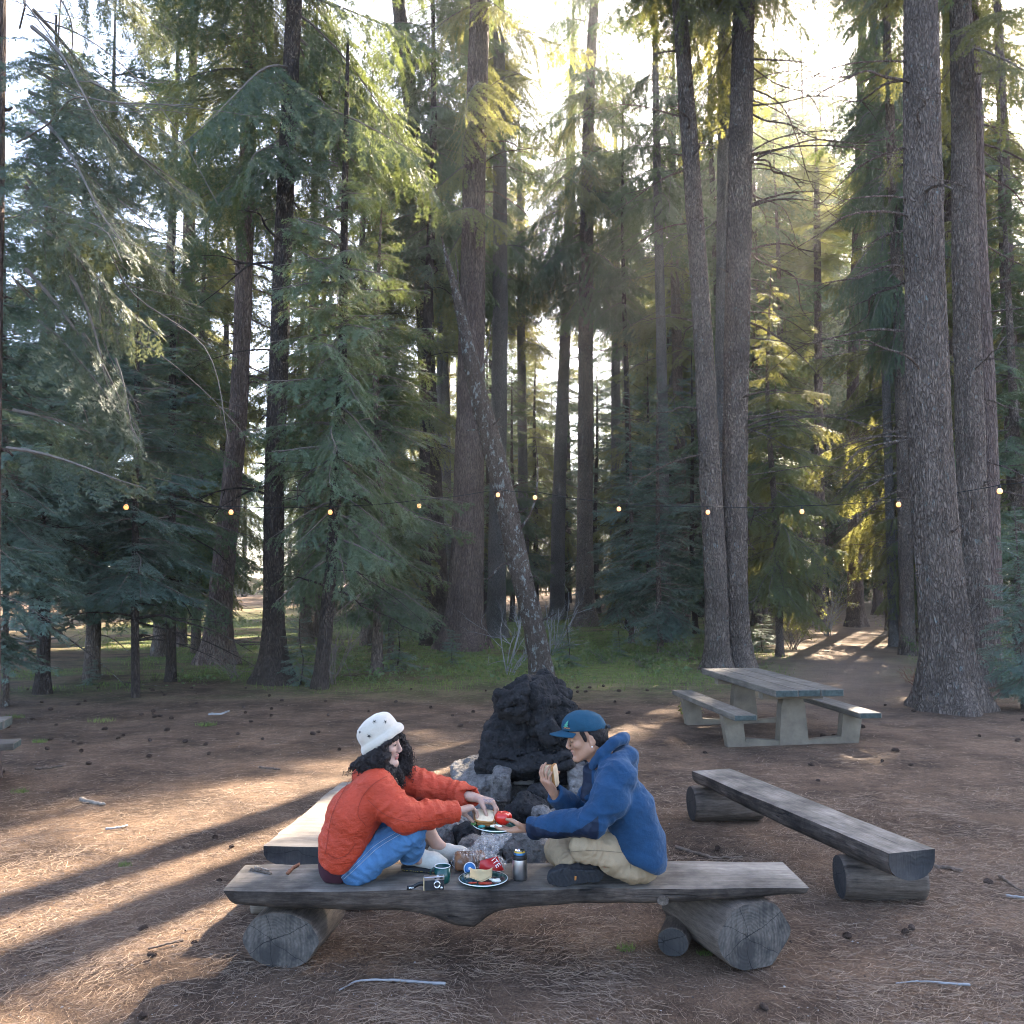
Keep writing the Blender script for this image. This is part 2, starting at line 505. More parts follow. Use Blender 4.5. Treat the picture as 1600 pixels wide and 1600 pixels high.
# bark crumbs and tiny stones
def crumbs(n, dmin, dmax, seed, smin, smax):
    r = np.random.default_rng(seed)
    d = dmin * (dmax / dmin) ** r.random(n); u = r.uniform(-0.62, 0.62, n); x, y = u * d, d
    base = np.array([[1, 0, 0], [-0.5, 0.8, 0], [-0.6, -0.75, 0], [0.1, 0.1, 0.7], [0, 0, -0.3]], float)
    s = smin * (smax / smin) ** (r.random(n) ** 2)
    a = r.uniform(0, 6.28, n); ca, sa = np.cos(a), np.sin(a)
    B = base[None] * (1 + r.normal(0, 0.25, (n, 5, 3))) * s[:, None, None]
    Vx = B[..., 0] * ca[:, None] - B[..., 1] * sa[:, None] + x[:, None]
    Vy = B[..., 0] * sa[:, None] + B[..., 1] * ca[:, None] + y[:, None]
    Vz = B[..., 2] + ground_h(x, y)[:, None] + 0.001
    F = np.array([[0, 1, 3], [1, 2, 3], [2, 0, 3], [1, 0, 4], [2, 1, 4], [0, 2, 4]])
    return np.stack([Vx, Vy, Vz], -1).reshape(-1, 3), (np.arange(n)[:, None, None] * 5 + F[None]).reshape(-1, 3)
M_crumb = litter_mat('bark_crumbs', [(0.035, 0.026, 0.022), (0.09, 0.062, 0.045), (0.14, 0.10, 0.075), (0.18, 0.145, 0.12), (0.30, 0.27, 0.24)])
V, F = crumbs(22000, 2.6, 16, 41, 0.002, 0.010)
tag(link('bark_debris', mesh_np('bark_debris', V, F, [M_crumb], smooth=False)), kind='stuff')
# grass / moss blades
def blades(n, seed, dmin, dmax, hmin, hmax, thr=0.25):
    r = np.random.default_rng(seed)
    d = dmin * (dmax / dmin) ** r.random(n); u = r.uniform(-0.62, 0.62, n); x, y = u * d, d
    mk, _ = moss_mask(x, y)
    k = mk > thr + r.random(n) * 0.35; x, y, d = x[k], y[k], d[k]; n = len(x)
    a = r.uniform(0, 6.28, n); h = r.uniform(hmin, hmax, n); w = 0.004 + 0.004 * (d / 20)
    lx, ly = np.cos(a) * h * r.uniform(0.2, 0.9, n), np.sin(a) * h * r.uniform(0.2, 0.9, n)
    z = ground_h(x, y)
    V = np.stack([np.stack([x - np.sin(a)*w, y + np.cos(a)*w, z - 0.003], -1), np.stack([x + np.sin(a)*w, y - np.cos(a)*w, z - 0.003], -1), np.stack([x + lx, y + ly, z + h], -1)], 1).reshape(-1, 3)
    return V, np.arange(3*n).reshape(-1, 3)
def leaf_mat(name, lo, hi, trans, tfac=0.4, scale=3.0, rough=0.55):
    m, nt, b = new_mat(name); N = NT(nt)
    oi = N.n('ShaderNodeObjectInfo')
    f = N.noise(N.coord(), scale, 4, 0.6)
    f2 = N.math('ADD', f, N.math('MULTIPLY', N.math('SUBTRACT', oi.outputs['Random'], 0.5), 0.35))
    col = N.ramp(f2, [(0.25, lo), (0.75, hi)])
    N.l(col, b.inputs['Base Color']); b.inputs['Roughness'].default_value = rough
    b.inputs['Specular IOR Level'].default_value = 0.35
    t = N.n('ShaderNodeBsdfTranslucent'); t.inputs['Color'].default_value = (*trans, 1)
    mx = N.n('ShaderNodeMixShader'); mx.inputs[0].default_value = tfac
    N.l(b.outputs[0], mx.inputs[1]); N.l(t.outputs[0], mx.inputs[2])
    N.l(mx.outputs[0], nt.nodes['Material Output'].inputs['Surface'])
    return m
M_moss = leaf_mat('moss_blades', (0.08, 0.125, 0.03), (0.21, 0.27, 0.065), (0.24, 0.32, 0.06), 0.35, 1.0)
V, F = blades(60000, 51, 13.0, 50.0, 0.02, 0.09)
tag(link('moss_and_grass', mesh_np('moss_and_grass', V, F, [M_moss], smooth=False)), kind='stuff')
# ------------------------------------------------------------------ tree materials
def bark_mat(name, crack, mid, ridge, scale=16.0, zs=0.22, lichen=None, bump=0.9):
    m, nt, b = new_mat(name); N = NT(nt)
    v = N.coord((1, 1, zs))
    w = N.n('ShaderNodeVectorMath', operation='ADD')
    nz = N.n('ShaderNodeTexNoise', Scale=7.0, Detail=3.0); N.l(v, nz.inputs['Vector'])
    sc_ = N.n('ShaderNodeVectorMath', operation='SCALE'); sc_.inputs['Scale'].default_value = 0.22
    N.l(nz.outputs['Color'], sc_.inputs[0]); N.l(v, w.inputs[0]); N.l(sc_.outputs[0], w.inputs[1])
    e = N.vor(w.outputs[0], scale*1.5, 'DISTANCE_TO_EDGE'); cell = N.vor(w.outputs[0], scale, 'F1', 'Color')
    fine = N.noise(N.coord((1, 1, 0.3)), 45, 6, 0.75)
    col = N.ramp(e, [(0.0, crack), (0.10, mid), (0.35, ridge)])  # furrow tone: bark's own dark colour plus some occlusion shade painted in
    col = N.mixc(0.62, col, N.ramp(fine, [(0.3, crack), (0.7, ridge)]))
    hs = N.n('ShaderNodeHueSaturation'); N.l(col, hs.inputs['Color'])
    N.l(N.ramp(N.noise(N.coord(), 0.9, 3), [(0.3, 0.75), (0.7, 1.25)]), hs.inputs['Value'])
    col = hs.outputs[0]
    if lichen:
        lf = N.ramp(N.noise(N.coord((1, 1, .6)), 9.0, 6, 0.75), [(lichen[1], 0.0), (lichen[1] + 0.06, 0.9)])
        col = N.mixc(lf, col, lichen[0])
    N.l(col, b.inputs['Base Color']); b.inputs['Roughness'].default_value = 0.9; b.inputs['Specular IOR Level'].default_value = 0.2
    h = N.math('ADD', N.ramp(e, [(0, 0.0), (0.25, 1.0)]), N.math('MULTIPLY', fine, 0.5))
    N.l(N.bump(h, bump, 0.05), b.inputs['Normal'])
    return m
M_bark = bark_mat('fir_bark', (0.036, 0.026, 0.020), (0.125, 0.092, 0.070), (0.28, 0.215, 0.17), 15, 0.30, ((0.20, 0.22, 0.20), 0.60))
M_bark_red = bark_mat('red_brown_bark', (0.040, 0.027, 0.022), (0.125, 0.083, 0.066), (0.26, 0.19, 0.155), 13, 0.16)
M_bark_pale = bark_mat('pale_grey_bark', (0.05, 0.045, 0.04), (0.13, 0.115, 0.10), (0.24, 0.22, 0.20), 20, 0.4)
M_bark_dark = bark_mat('dark_bark', (0.020, 0.014, 0.012), (0.055, 0.040, 0.031), (0.115, 0.088, 0.07), 18, 0.22)  # simply a darker bark tone than the others
M_bark_lichen = bark_mat('lichen_bark', (0.035, 0.025, 0.02), (0.11, 0.08, 0.058), (0.20, 0.15, 0.115), 20, 0.5, ((0.30, 0.31, 0.28), 0.545))
M_twig = simple('dead_twig', (0.15, 0.122, 0.10), 0.85, var=0.3)
M_fir = leaf_mat('fir_needles', (0.040, 0.072, 0.050), (0.125, 0.180, 0.108), (0.21, 0.245, 0.065), 0.38, 1.4)
M_spruce = leaf_mat('blue_green_needles', (0.056, 0.098, 0.086), (0.165, 0.230, 0.180), (0.17, 0.225, 0.11), 0.35, 1.6)
M_greygreen = leaf_mat('grey_green_needles', (0.036, 0.058, 0.040), (0.105, 0.135, 0.088), (0.19, 0.20, 0.075), 0.32, 1.5)
M_olive = leaf_mat('olive_needles', (0.048, 0.072, 0.036), (0.150, 0.185, 0.090), (0.33, 0.31, 0.08), 0.44, 1.5)

# ------------------------------------------------------------------ trunks
def trunk_mesh(path, seed, seg=20, step=0.25, flare=0.55, rough=0.03, knots=0, limbs=(), fork=None):
    """path rows (x,y,z,r) local, bottom first; returns V, F"""
    path = np.asarray(path, float)
    L = np.linalg.norm(np.diff(path[:, :3], axis=0), axis=1).sum()
    n = max(6, int(L / step)); C = catmull(path, n)
    zb = C[0, 2]
    a = np.linspace(0, 2*np.pi, seg, endpoint=False)
    h = np.linspace(0, L, n)[:, None]
    rs = np.random.default_rng(seed); ph = rs.uniform(0, 6.28, 4)
    fl = flare * np.exp(-h / (0.95 * path[0, 3] + 0.04)) * (1 + 0.45*np.sin(3*a + ph[0]) + 0.35*np.sin(5*a + ph[1]))
    P = np.stack([np.cos(a)[None] * 2.5 + 0*h, np.sin(a)[None] * 2.5 + 0*h, h * 0.8 / (path[0, 3] + .2) + 0*a[None]], -1).reshape(-1, 3)
    nz = (fbm(P + seed * 3.1, 3, seed)).reshape(n, seg)
    kf = 11 if seg > 100 else 7
    Pf = np.stack([np.cos(a)[None] * kf + 0*h, np.sin(a)[None] * kf + 0*h, h * 1.7 + 0*a[None]], -1).reshape(-1, 3)
    nf = (1 - 2*np.abs(fbm(Pf + seed, 2, seed + 9))).reshape(n, seg)
    rr = C[:, 3:4] * (1 + fl + rough * 2.2 * nz + rough * (1.9 if seg > 100 else 1.2) * nf)
    V = np.stack([C[:, 0:1] + rr*np.cos(a), C[:, 1:2] + rr*np.sin(a), np.repeat(C[:, 2:3], seg, 1)], -1)
    V[0, :, 2] -= 0.25
    mb = MB()
    i = np.arange(n-1)[:, None]*seg; j = np.arange(seg)[None]; j2 = (j+1) % seg
    mb.add(V.reshape(-1, 3), [np.stack([i+j, i+j2, i+seg+j2, i+seg+j], -1).reshape(-1, 4)])
    for pts, r0, r1 in limbs:
        pts = np.asarray(pts, float); k = max(5, len(pts) * 4); Cc = catmull(pts, k)
        mb.tube(Cc, np.linspace(r0, r1, k), 6)
    def centre(z):
        return np.array([np.interp(z, C[:, 2], C[:, q]) for q in range(4)])
    for q in range(knots):
        z = rs.uniform(1.0, min(L*0.8, 14)); c = centre(z); t = rs.uniform(0, 6.28); l = rs.uniform(0.06, 0.3)
        d = np.array([math.cos(t), math.sin(t), rs.uniform(-.2, .5)])
        p0 = c[:3] + d*c[3]*0.7; mb.tube([p0, p0 + d*(l*.5 + c[3]*.3), p0 + d*(l + c[3]*.3) + [0, 0, rs.uniform(-.1, .1)]], [0.028, 0.018, 0.01], 5)
    return (*mb.get(), centre)
def dead_limbs(centre, zs, rs, lmin=0.8, lmax=2.6, az=None, droop=0.6, r0=0.026):
    out = []
    for z in zs:
        c = centre(z); t = rs.uniform(0, 6.28) if az is None else az + rs.normal(0, 0.8)
        l = rs.uniform(lmin, lmax); d = np.array([math.cos(t), math.sin(t), 0]); up = rs.uniform(-0.25, 0.35); sag = rs.uniform(0.1, droop)
        s = np.linspace(0, 1, 5)
        p = c[:3] + d * (c[3]*0.7 + l*s[:, None]); p[:, 2] += up*l*s - sag*l*s*s
        p[1:, :2] += rs.normal(0, 0.05*l, (4, 2))
        rr = r0*rs.uniform(.6, 1.2)
        out.append((p, rr, 0.004))
        for q in range(int(l*2.2)):
            k = rs.uniform(.3, .95); b = np.array([np.interp(k, s, p[:, w]) for w in range(3)])
            t2 = t + rs.choice([-1, 1])*rs.uniform(.5, 1.1); l2 = l*rs.uniform(.15, .4)
            e = b + np.array([math.cos(t2)*l2, math.sin(t2)*l2, rs.uniform(-.5, .15)*l2])
            out.append(([b, (b+e)/2 + rs.normal(0, .02*l2, 3), e], rr*0.4, 0.0025))
    return out

# ------------------------------------------------------------------ needle sprays
def gen_branch(seed, L, lod, droop=0.25, hang=0.3, width=0.42, tipup=0.0, dens=1.0):
    r = np.random.default_rng(seed)
    bs = (0.050, 0.058, 0.095)[lod] / dens; ts = (0.042, 0.050, 0.085)[lod]
    nb = max(5, int(L * 0.9 / bs))
    s = np.clip(np.linspace(0.10, 1, nb) + r.normal(0, 0.3/nb, nb), 0.06, 1)
    def axis(s):
        s = np.asarray(s, float)
        return np.stack([L*s*(1 - 0.12*droop*s), 0.05*L*np.sin(s*4 + seed)*s, L*(-droop*s**1.7 + tipup*s**4)], -1)
    base = axis(s); tan = norm(axis(np.clip(s+.02, 0, 1.05)) - axis(s-.02))
    side = np.where(np.arange(nb) % 2 == 0, 1.0, -1.0)
    lat = norm(np.cross([0, 0, 1.0], tan))
    bl = (width*L*(1-s)**0.75*np.minimum(1, s/0.22+.25) + 0.10) * r.uniform(.6, 1.2, nb)
    ang = np.radians(r.uniform(38, 66, nb))[:, None]
    bd = norm(tan*np.cos(ang) + lat*side[:, None]*np.sin(ang) + np.stack([0*s, 0*s, -hang*r.uniform(.3, 1.4, nb) + r.normal(0, .1, nb)], -1))
    nt_ = np.maximum(2, (bl/ts).astype(int))
    k = np.repeat(np.arange(nb), nt_*2); n = len(k)
    first = np.concatenate([[0], np.cumsum(nt_*2)[:-1]])
    loc = np.arange(n) - first[k]
    u = (loc//2 + 1.0 + r.uniform(-.3, .3, n)) / nt_[k]; u = np.clip(u, 0.04, 1)
    sd = np.where(loc % 2 == 0, 1.0, -1.0)[:, None]
    pos = base[k] + bd[k]*(bl[k]*u)[:, None]; pos[:, 2] -= hang*0.35*bl[k]*u*u
    bdir = bd[k] + np.stack([0*u, 0*u, -hang*0.7*u], -1); bdir = norm(bdir)
    up = norm(np.cross(bdir, np.cross([0, 0, 1.0], bdir)))
    perp = norm(np.cross(up, bdir))
    ta = np.radians(r.uniform(28, 60, n))[:, None]
    td = norm(bdir*np.cos(ta) + perp*sd*np.sin(ta) + r.normal(0, .16, (n, 3)) + np.array([0, 0, -hang*.35]))
    tl = r.uniform(.05, .12, n)*(1-.35*u)*(1, 1.1, 1.7)[lod]
    m = (10, 6, 3)[lod]
    kk = np.repeat(np.arange(n), m); q = np.tile(np.arange(m), n)
    vv = (q+.5)/m
    tp = norm(np.cross(td, up + r.normal(0, .35, (n, 3))))
    sg = np.where(q % 2 == 0, 1.0, -1.0)[:, None]
    na = np.radians((42, 36, 22)[lod])
    nl = ((.034, .058, .15)[lod] * r.uniform(.7, 1.3, n*m))[:, None]
    nw = ((.0052, .0120, .030)[lod] * r.uniform(.7, 1.3, n*m))[:, None]
    p0 = pos[kk] + td[kk]*(tl[kk]*vv)[:, None]
    nd = norm(td[kk]*np.cos(na) + tp[kk]*sg*np.sin(na) + r.normal(0, .18, (n*m, 3)))
    V = np.stack([p0 - td[kk]*nw, p0 + td[kk]*nw, p0 + nd*nl], 1).reshape(-1, 3)
    F = np.arange(len(V)).reshape(-1, 3)
    # wood: branch axis + branchlets as slim tubes/ribbons
    W = MB(); na_ = 8
    W.tube(axis(np.linspace(0, 1, na_)), np.linspace(0.010 + .006*L, 0.003, na_), 4)
    if lod < 2:
        e = base + bd*bl[:, None]*0.95; e[:, 2] -= hang*.33*bl
        mid_ = base + bd*bl[:, None]*.5; mid_[:, 2] -= hang*.09*bl
        wv = np.array([0, 0, 0.0035])
        VV = np.stack([base - wv, base + wv, mid_ + wv*.7, mid_ - wv*.7, e], 1).reshape(-1, 3)
        o = np.arange(nb)[:, None]*5
        W.add(VV, [o + np.array([[0, 1, 2, 3]])]); W.add(VV, [o + np.array([[3, 2, 4]])])
    VW, FW = W.get()
    return V.astype(np.float32), F, VW.astype(np.float32), FW
_LIB = {}
def branch_lib(lod, style):
    key = (lod, style)
    if key not in _LIB:
        out = []
        for i_, L in enumerate((0.7, 1.3, 2.0, 2.8, 3.8)):
            for s_ in range(2):
                if style == 'young': a = dict(droop=.20, hang=.18, width=.52, tipup=.06)
                elif style == 'weep': a = dict(droop=.42, hang=.75, width=.46, tipup=.04)
                else: a = dict(droop=.30, hang=.40, width=.48, tipup=.08)
                out.append((L, gen_branch(100*lod + 10*i_ + s_ + len(style), L, lod, **a)))
        _LIB[key] = out
    return _LIB[key]
def build_crown(name, seed, H, base, Lmax, lod, style, mat, per=5, gap=0.34, shape=1.0, one_side=None, skip=0.30, centre=None, pitch=(0.45, -0.25)):
    """H tree height, base lowest whorl; returns mesh (needles + wood)"""
    r = np.random.default_rng(seed); lib = branch_lib(lod, style)
    VN, NW, FWs, n3, nw = [], MB(), None, 0, 0
    z = base
    while z < H - 0.05:
        t = (z - base)/(H - base)
        prof = (1-t)**0.8 * min(1.0, 0.6 + t*3.0) * shape + 0.05
        for q in range(per if t < .9 else 3):
            if r.random() < skip: continue
            az = r.uniform(0, 6.283)
            if one_side is not None and r.random() < .75: az = one_side + r.normal(0, .8)
            L = max(.25, Lmax*prof*r.uniform(.55, 1.15))
            idx = int(np.argmin([abs(l - L) for l, _ in lib[::2]]))*2 + r.integers(0, 2)
            Lb, (V, F, VW, FW) = lib[idx]
            sc_ = L/Lb
            pt = (1-t)*pitch[1] + t*pitch[0] + r.normal(0, .12)
            roll = r.normal(0, .25)
            cp, sp = math.cos(pt), math.sin(pt); ca, sa = math.cos(az), math.sin(az); cr, sr = math.cos(roll), math.sin(roll)
            Rm = np.array([[ca, -sa, 0], [sa, ca, 0], [0, 0, 1]]) @ np.array([[cp, 0, -sp], [0, 1, 0], [sp, 0, cp]]) @ np.array([[1, 0, 0], [0, cr, -sr], [0, sr, cr]])
            off = np.array([0, 0, z + r.uniform(-.5, .5)*gap])
            if centre is not None: 
                c = centre(off[2]); off = np.array([c[0], c[1], off[2]])
            Rm = (Rm*sc_).astype(np.float32)
            VN.append(V @ Rm.T + off.astype(np.float32)); NW.add(VW @ Rm.T + off, FW)
        z += gap*r.uniform(.7, 1.3)
    V = np.concatenate(VN); nF = len(V)//3
    VW, FW = NW.get()
    Fs = [np.arange(len(V)).reshape(-1, 3)] + [f + len(V) for f in FW]
    mi = np.concatenate([np.zeros(nF, np.int32)] + [np.ones(len(f), np.int32) for f in FW])
    return mesh_np(name, np.concatenate([V, VW]), Fs, [mat, M_twig], mi, smooth=False)

# crown library: each mesh is shared by several trees
CR = {}
CR['young_a'] = build_crown('young_fir_crown', 1, 9.0, 0.9, 2.1, 0, 'young', M_spruce, 6, .24)
CR['young_b'] = build_crown('young_fir_crown', 2, 8.0, 1.3, 1.9, 0, 'gen', M_fir, 6, .24)
CR['mid_a'] = build_crown('fir_crown', 3, 17.0, 2.2, 3.5, 1, 'gen', M_fir, 4, .44)
CR['mid_b'] = build_crown('fir_crown', 4, 19.0, 3.0, 3.8, 1, 'weep', M_olive, 4, .48)
CR['mid_c'] = build_crown('fir_crown', 5, 15.0, 1.6, 3.2, 1, 'young', M_spruce, 4, .40)
CR['tall_a'] = build_crown('tall_fir_crown', 6, 30.0, 10.0, 4.2, 1, 'weep', M_fir, 4, .58)
CR['tall_b'] = build_crown('tall_fir_crown', 7, 27.0, 8.0, 4.0, 1, 'gen', M_olive, 4, .58)
CR['far_a'] = build_crown('far_fir_crown', 8, 26.0, 6.5, 4.4, 2, 'gen', M_fir, 4, .52)
CR['far_b'] = build_crown('far_fir_crown', 9, 28.0, 8.5, 4.6, 2, 'weep', M_olive, 4, .52)
CR['far_c'] = build_crown('far_fir_crown', 12, 24.0, 1.5, 3.6, 2, 'gen', M_fir, 6, .5)
CR['pole_a'] = build_crown('high_fir_crown', 13, 31.0, 15.0, 3.0, 1, 'weep', M_fir, 4, .5)
CR['pole_b'] = build_crown('high_fir_crown', 14, 30.0, 17.0, 2.8, 2, 'gen', M_olive, 5, .45)
CR['sapling'] = build_crown('sapling_crown', 10, 1.3, 0.12, 0.55, 0, 'young', M_spruce, 5, .12)
CROWN_H = dict(young_a=9, young_b=8, mid_a=17, mid_b=19, mid_c=15, tall_a=30, tall_b=27, far_a=26, far_b=28, far_c=24, pole_a=31, pole_b=30, sapling=1.3)
GEN_TRUNK = {}
def generic_trunk(H, r, matk):
    key = (round(H), round(r, 2), matk.name)
    if key not in GEN_TRUNK:
        rs = np.random.default_rng(len(GEN_TRUNK) + 77)
        path = [(0, 0, 0, r), (rs.normal(0, .06), rs.normal(0, .06), H*.3, r*.86), (rs.normal(0, .1), rs.normal(0, .1), H*.65, r*.55), (0, 0, H*.99, .015)]
        V, F, cen = trunk_mesh(path, len(GEN_TRUNK), 14, .45, .4)
        limbs = dead_limbs(cen, rs.uniform(H*.06, H*.55, 40), rs, .6, 2.6, None, .6, .018) if H > 12 else []
        if limbs: V, F, cen = trunk_mesh(path, len(GEN_TRUNK), 14, .45, .4, limbs=limbs)
        GEN_TRUNK[key] = mesh_np('trunk', V, F, [matk])
    return GEN_TRUNK[key]
NTREE = [0]
def tree(kind, x, y, H, name, label, group=None, bark=None, r=None, rot=None, sx=1.0):
    """a library conifer: Empty > trunk, crown"""
    z = gz(x, y); H0 = CROWN_H[kind]; s = H/H0
    t = thing(name, label, 'tree', (x, y, z), group)
    rs = np.random.default_rng(NTREE[0] + 500); NTREE[0] += 1
    t.rotation_euler = (0, 0, rs.uniform(0, 6.28) if rot is None else rot)
    c = link('crown', CR[kind], t); c.scale = (s*sx, s*sx, s)
    rr = (0.0085*H0 + .02) if r is None else r/s
    k = link('trunk', generic_trunk(H0, rr, bark or M_bark), t); k.scale = (s, s, s)
    return t
def pole_tree(pix, dist, H, label, bark, seed, name='fir_tree', seg=28, step=.16, flare=.5, knots=10, limbn=0, limb_rng=(1, 12), az=None, crown=None, lat=(.8, 2.6), thin=0.6, base_py=None):
    """trunk measured off the photo: pix rows (px,py,width px), first row at the ground"""
    p0 = A(pix[0][0], pix[0][1], dist); x0, y0 = p0[0], dist
    z0 = gz(x0, y0); rows = []
    for px, py, w in pix:
        p = A(px, py, dist); rows.append((p[0]-x0, 0.0, p[2]-z0, w/FPX*dist/2))
    rows[0] = (0, 0, 0, rows[0][3])
    # lean continues above the frame
    a, b2 = rows[-2], rows[-1]; top = rows[-1][2]
    if H > top:
        sl = (b2[0]-a[0])/max(b2[2]-a[2], .1)
        rows.append((b2[0] + sl*(H-top)*.5, 0, top + (H-top)*.5, b2[3]*thin)); rows.append((b2[0] + sl*(H-top), 0, H, .02))
    rs = np.random.default_rng(seed)
    V, F, cen = trunk_mesh(rows, seed, seg, .6, flare)
    limbs = dead_limbs(cen, rs.uniform(limb_rng[0], limb_rng[1], limbn), rs, lat[0], lat[1], az) if limbn else []
    V, F, cen = trunk_mesh(rows, seed, seg, step, flare, .035, knots, limbs)
    t = thing(name, label, 'tree', (x0, y0, z0))
    link('trunk', mesh_np('trunk', V, F, [bark]), t)
    if crown:
        kind, zb = crown; H0 = CROWN_H[kind]
        c = link('crown', CR[kind], t); 
        base0 = dict(tall_a=10.0, tall_b=8.0, mid_a=2.2, mid_b=3.0, far_a=6.5, far_b=8.5, young_a=.9, young_b=1.3, mid_c=1.6)[kind]
        s = (H - zb)/(H0 - base0); ct = cen(zb)
        c.scale = (max(.8, min(s, 1.1)),)*2 + (s,); c.location = (ct[0], ct[1], zb - base0*s)
        c.rotation_euler = (0, 0, rs.uniform(0, 6.28))
    return t

# ------------------------------------------------------------------ the trunks that stand out in the photo
pole_tree([(1487, 1105, 84), (1478, 1000, 70), (1462, 830, 64), (1450, 600, 60), (1444, 400, 57), (1441, 180, 53), (1438, -40, 49)], 14.6, 34, 'thick furrowed fir with flared roots behind the picnic table, widest trunk at the right', M_bark, 11, seg=190, step=.045, flare=.5, knots=14, limbn=22, limb_rng=(3.4, 11), lat=(.8, 2.8), az=2.9, crown=('tall_a', 15))
pole_tree([(1530, 1066, 50), (1524, 900, 42), (1515, 650, 40), (1508, 400, 37), (1504, 150, 33), (1500, -40, 31)], 18.0, 34, 'tall fir standing close behind the widest right-hand trunk, lichen on its bark', M_bark, 12, seg=120, step=.06, knots=10, limbn=12, limb_rng=(4, 14), az=.2, crown=('tall_b', 16))
pole_tree([(1546, 1052, 36), (1545, 850, 34), (1538, 600, 31), (1528, 400, 28), (1520, 100, 24), (1515, -40, 22)], 19.2, 30, 'slimmer fir trunk fused beside its neighbour at the right edge of the clearing', M_bark_red, 13, seg=28, step=.12, limbn=10, limb_rng=(4, 13), az=-.1, crown=('tall_a', 17))
pole_tree([(1152, 1042, 48), (1148, 950, 40), (1148, 800, 37), (1150, 600, 37), (1155, 350, 37), (1160, 100, 34), (1163, -40, 32)], 21.0, 36, 'straight grey-brown fir trunk rising directly behind the concrete picnic table', M_bark, 14, seg=130, step=.06, knots=14, limbn=42, limb_rng=(3.8, 15), lat=(1.2, 4.0), az=0.0, crown=('tall_b', 18))
pole_tree([(1121, 1044, 36), (1118, 900, 33), (1110, 750, 32), (1098, 520, 28), (1083, 300, 26), (1070, 120, 24), (1058, -40, 22)], 20.6, 32, 'leaning fir trunk that curves left, touching the straight trunk behind the picnic table', M_bark, 15, seg=110, step=.06, knots=12, limbn=12, limb_rng=(4.5, 15), lat=(.8, 2.2), az=3.0, crown=('tall_a', 17))
pole_tree([(1131, 1030, 24), (1129, 700, 24), (1131, 350, 22), (1133, 0, 20), (1134, -60, 20)], 23.5, 32, 'pale trunk half hidden between the two firs behind the picnic table', M_bark_pale, 16, limbn=10, limb_rng=(5, 16), crown=('tall_b', 18))
pole_tree([(724, 1012, 62), (726, 950, 53), (730, 850, 48), (735, 650, 42), (738, 450, 38), (742, 250, 34), (748, 60, 31), (751, -40, 29)], 27.0, 44, 'tall straight reddish fir behind the fireplace, thickest trunk in the middle', M_bark_red, 17, seg=130, step=.07, knots=4, limbn=6, limb_rng=(13, 18), lat=(1.2, 3.0), az=-.2, crown=('tall_a', 22))
pole_tree([(775, 985, 30), (777, 800, 26), (781, 550, 24), (781, 300, 22), (780, 60, 18), (780, -40, 17)], 33.0, 40, 'slender grey trunk just right of the thick reddish fir', M_bark_pale, 18, limbn=10, limb_rng=(8, 20), crown=('tall_b', 20))
pole_tree([(914, 965, 30), (914, 850, 25), (915, 600, 23), (916, 420, 22), (918, 250, 19), (925, 60, 16), (932, -40, 14)], 40.0, 40, 'straight fir with flared base on the mossy ground right of the leaning dead trunk', M_bark, 19, flare=.8, limbn=16, limb_rng=(5, 22), crown=('tall_a', 15))
pole_tree([(870, 950, 22), (873, 800, 21), (880, 600, 18), (888, 400, 16), (892, 200, 13)], 46.0, 34, 'grey trunk leaning slightly right, left of the straight fir with flared base', M_bark_pale, 20, limbn=16, limb_rng=(5, 22), crown=('far_b', 16))
pole_tree([(430, 1066, 46), (428, 980, 34), (428, 800, 31), (436, 550, 29), (446, 300, 27), (455, 100, 25), (462, -40, 24)], 18.2, 34, 'dark fir trunk at the left thicket edge with a flared foot', M_bark_dark, 21, seg=36, step=.09, flare=.6, knots=8, limbn=16, limb_rng=(3, 12), crown=('tall_a', 11))
pole_tree([(338, 1030, 46), (345, 930, 36), (360, 780, 30), (375, 600, 27), (382, 400, 26), (388, 200, 24), (394, -40, 22)], 22.5, 36, 'reddish fir trunk leaning right, left of the dark trunk with a flared foot', M_bark_red, 22, seg=36, step=.12, limbn=14, limb_rng=(4, 14), crown=('tall_b', 12))
pole_tree([(500, 1072, 24), (512, 950, 20), (526, 750, 17), (535, 550, 14), (538, 350, 11), (542, 150, 7), (544, 60, 4)], 17.4, 12.8, 'young fir on a slim dark leaning trunk right of the dark flared trunk', M_bark_dark, 23, name='young_fir', step=.12, flare=.3, limbn=8, limb_rng=(1.5, 5), crown=('young_b', 2.6))
pole_tree([(67, 1080, 22), (69, 960, 17), (72, 800, 14), (80, 500, 10), (85, 200, 6)], 16.6, 13, 'young spruce on a bare dark stem near the left edge', M_bark_dark, 24, name='young_spruce', flare=.45, limbn=6, limb_rng=(1.5, 4), crown=('mid_c', 2.1))
pole_tree([(212, 1085, 13), (211, 950, 11), (213, 700, 8), (215, 500, 5)], 16.0, 7.5, 'young spruce with a bare thin stem, second from the left edge', M_bark_dark, 25, name='young_spruce', flare=.15, limbn=6, limb_rng=(1, 3), crown=('young_a', 1.9))
pole_tree([(10, 1098, 9), (9, 950, 8), (8, 700, 7), (6, 400, 5)], 15.0, 9, 'thin leaning pole tree at the very left edge', M_bark_lichen, 26, name='young_spruce', flare=.15, limbn=8, limb_rng=(1, 4), crown=('young_a', 2.8))
pole_tree([(268, 1040, 15), (268, 800, 12), (270, 500, 8)], 18.5, 9.5, 'young spruce with a dark stem behind the mossy strip at left', M_bark_dark, 27, name='young_spruce', limbn=6, limb_rng=(1, 4), crown=('young_b', 1.8))
pole_tree([(700, 930, 15), (697, 700, 14), (692, 450, 12), (690, 200, 9)], 44.0, 26, 'pale birch-like stem left of the thick reddish fir', M_bark_pale, 28, name='pale_tree', limbn=14, limb_rng=(4, 18), crown=('far_a', 14))
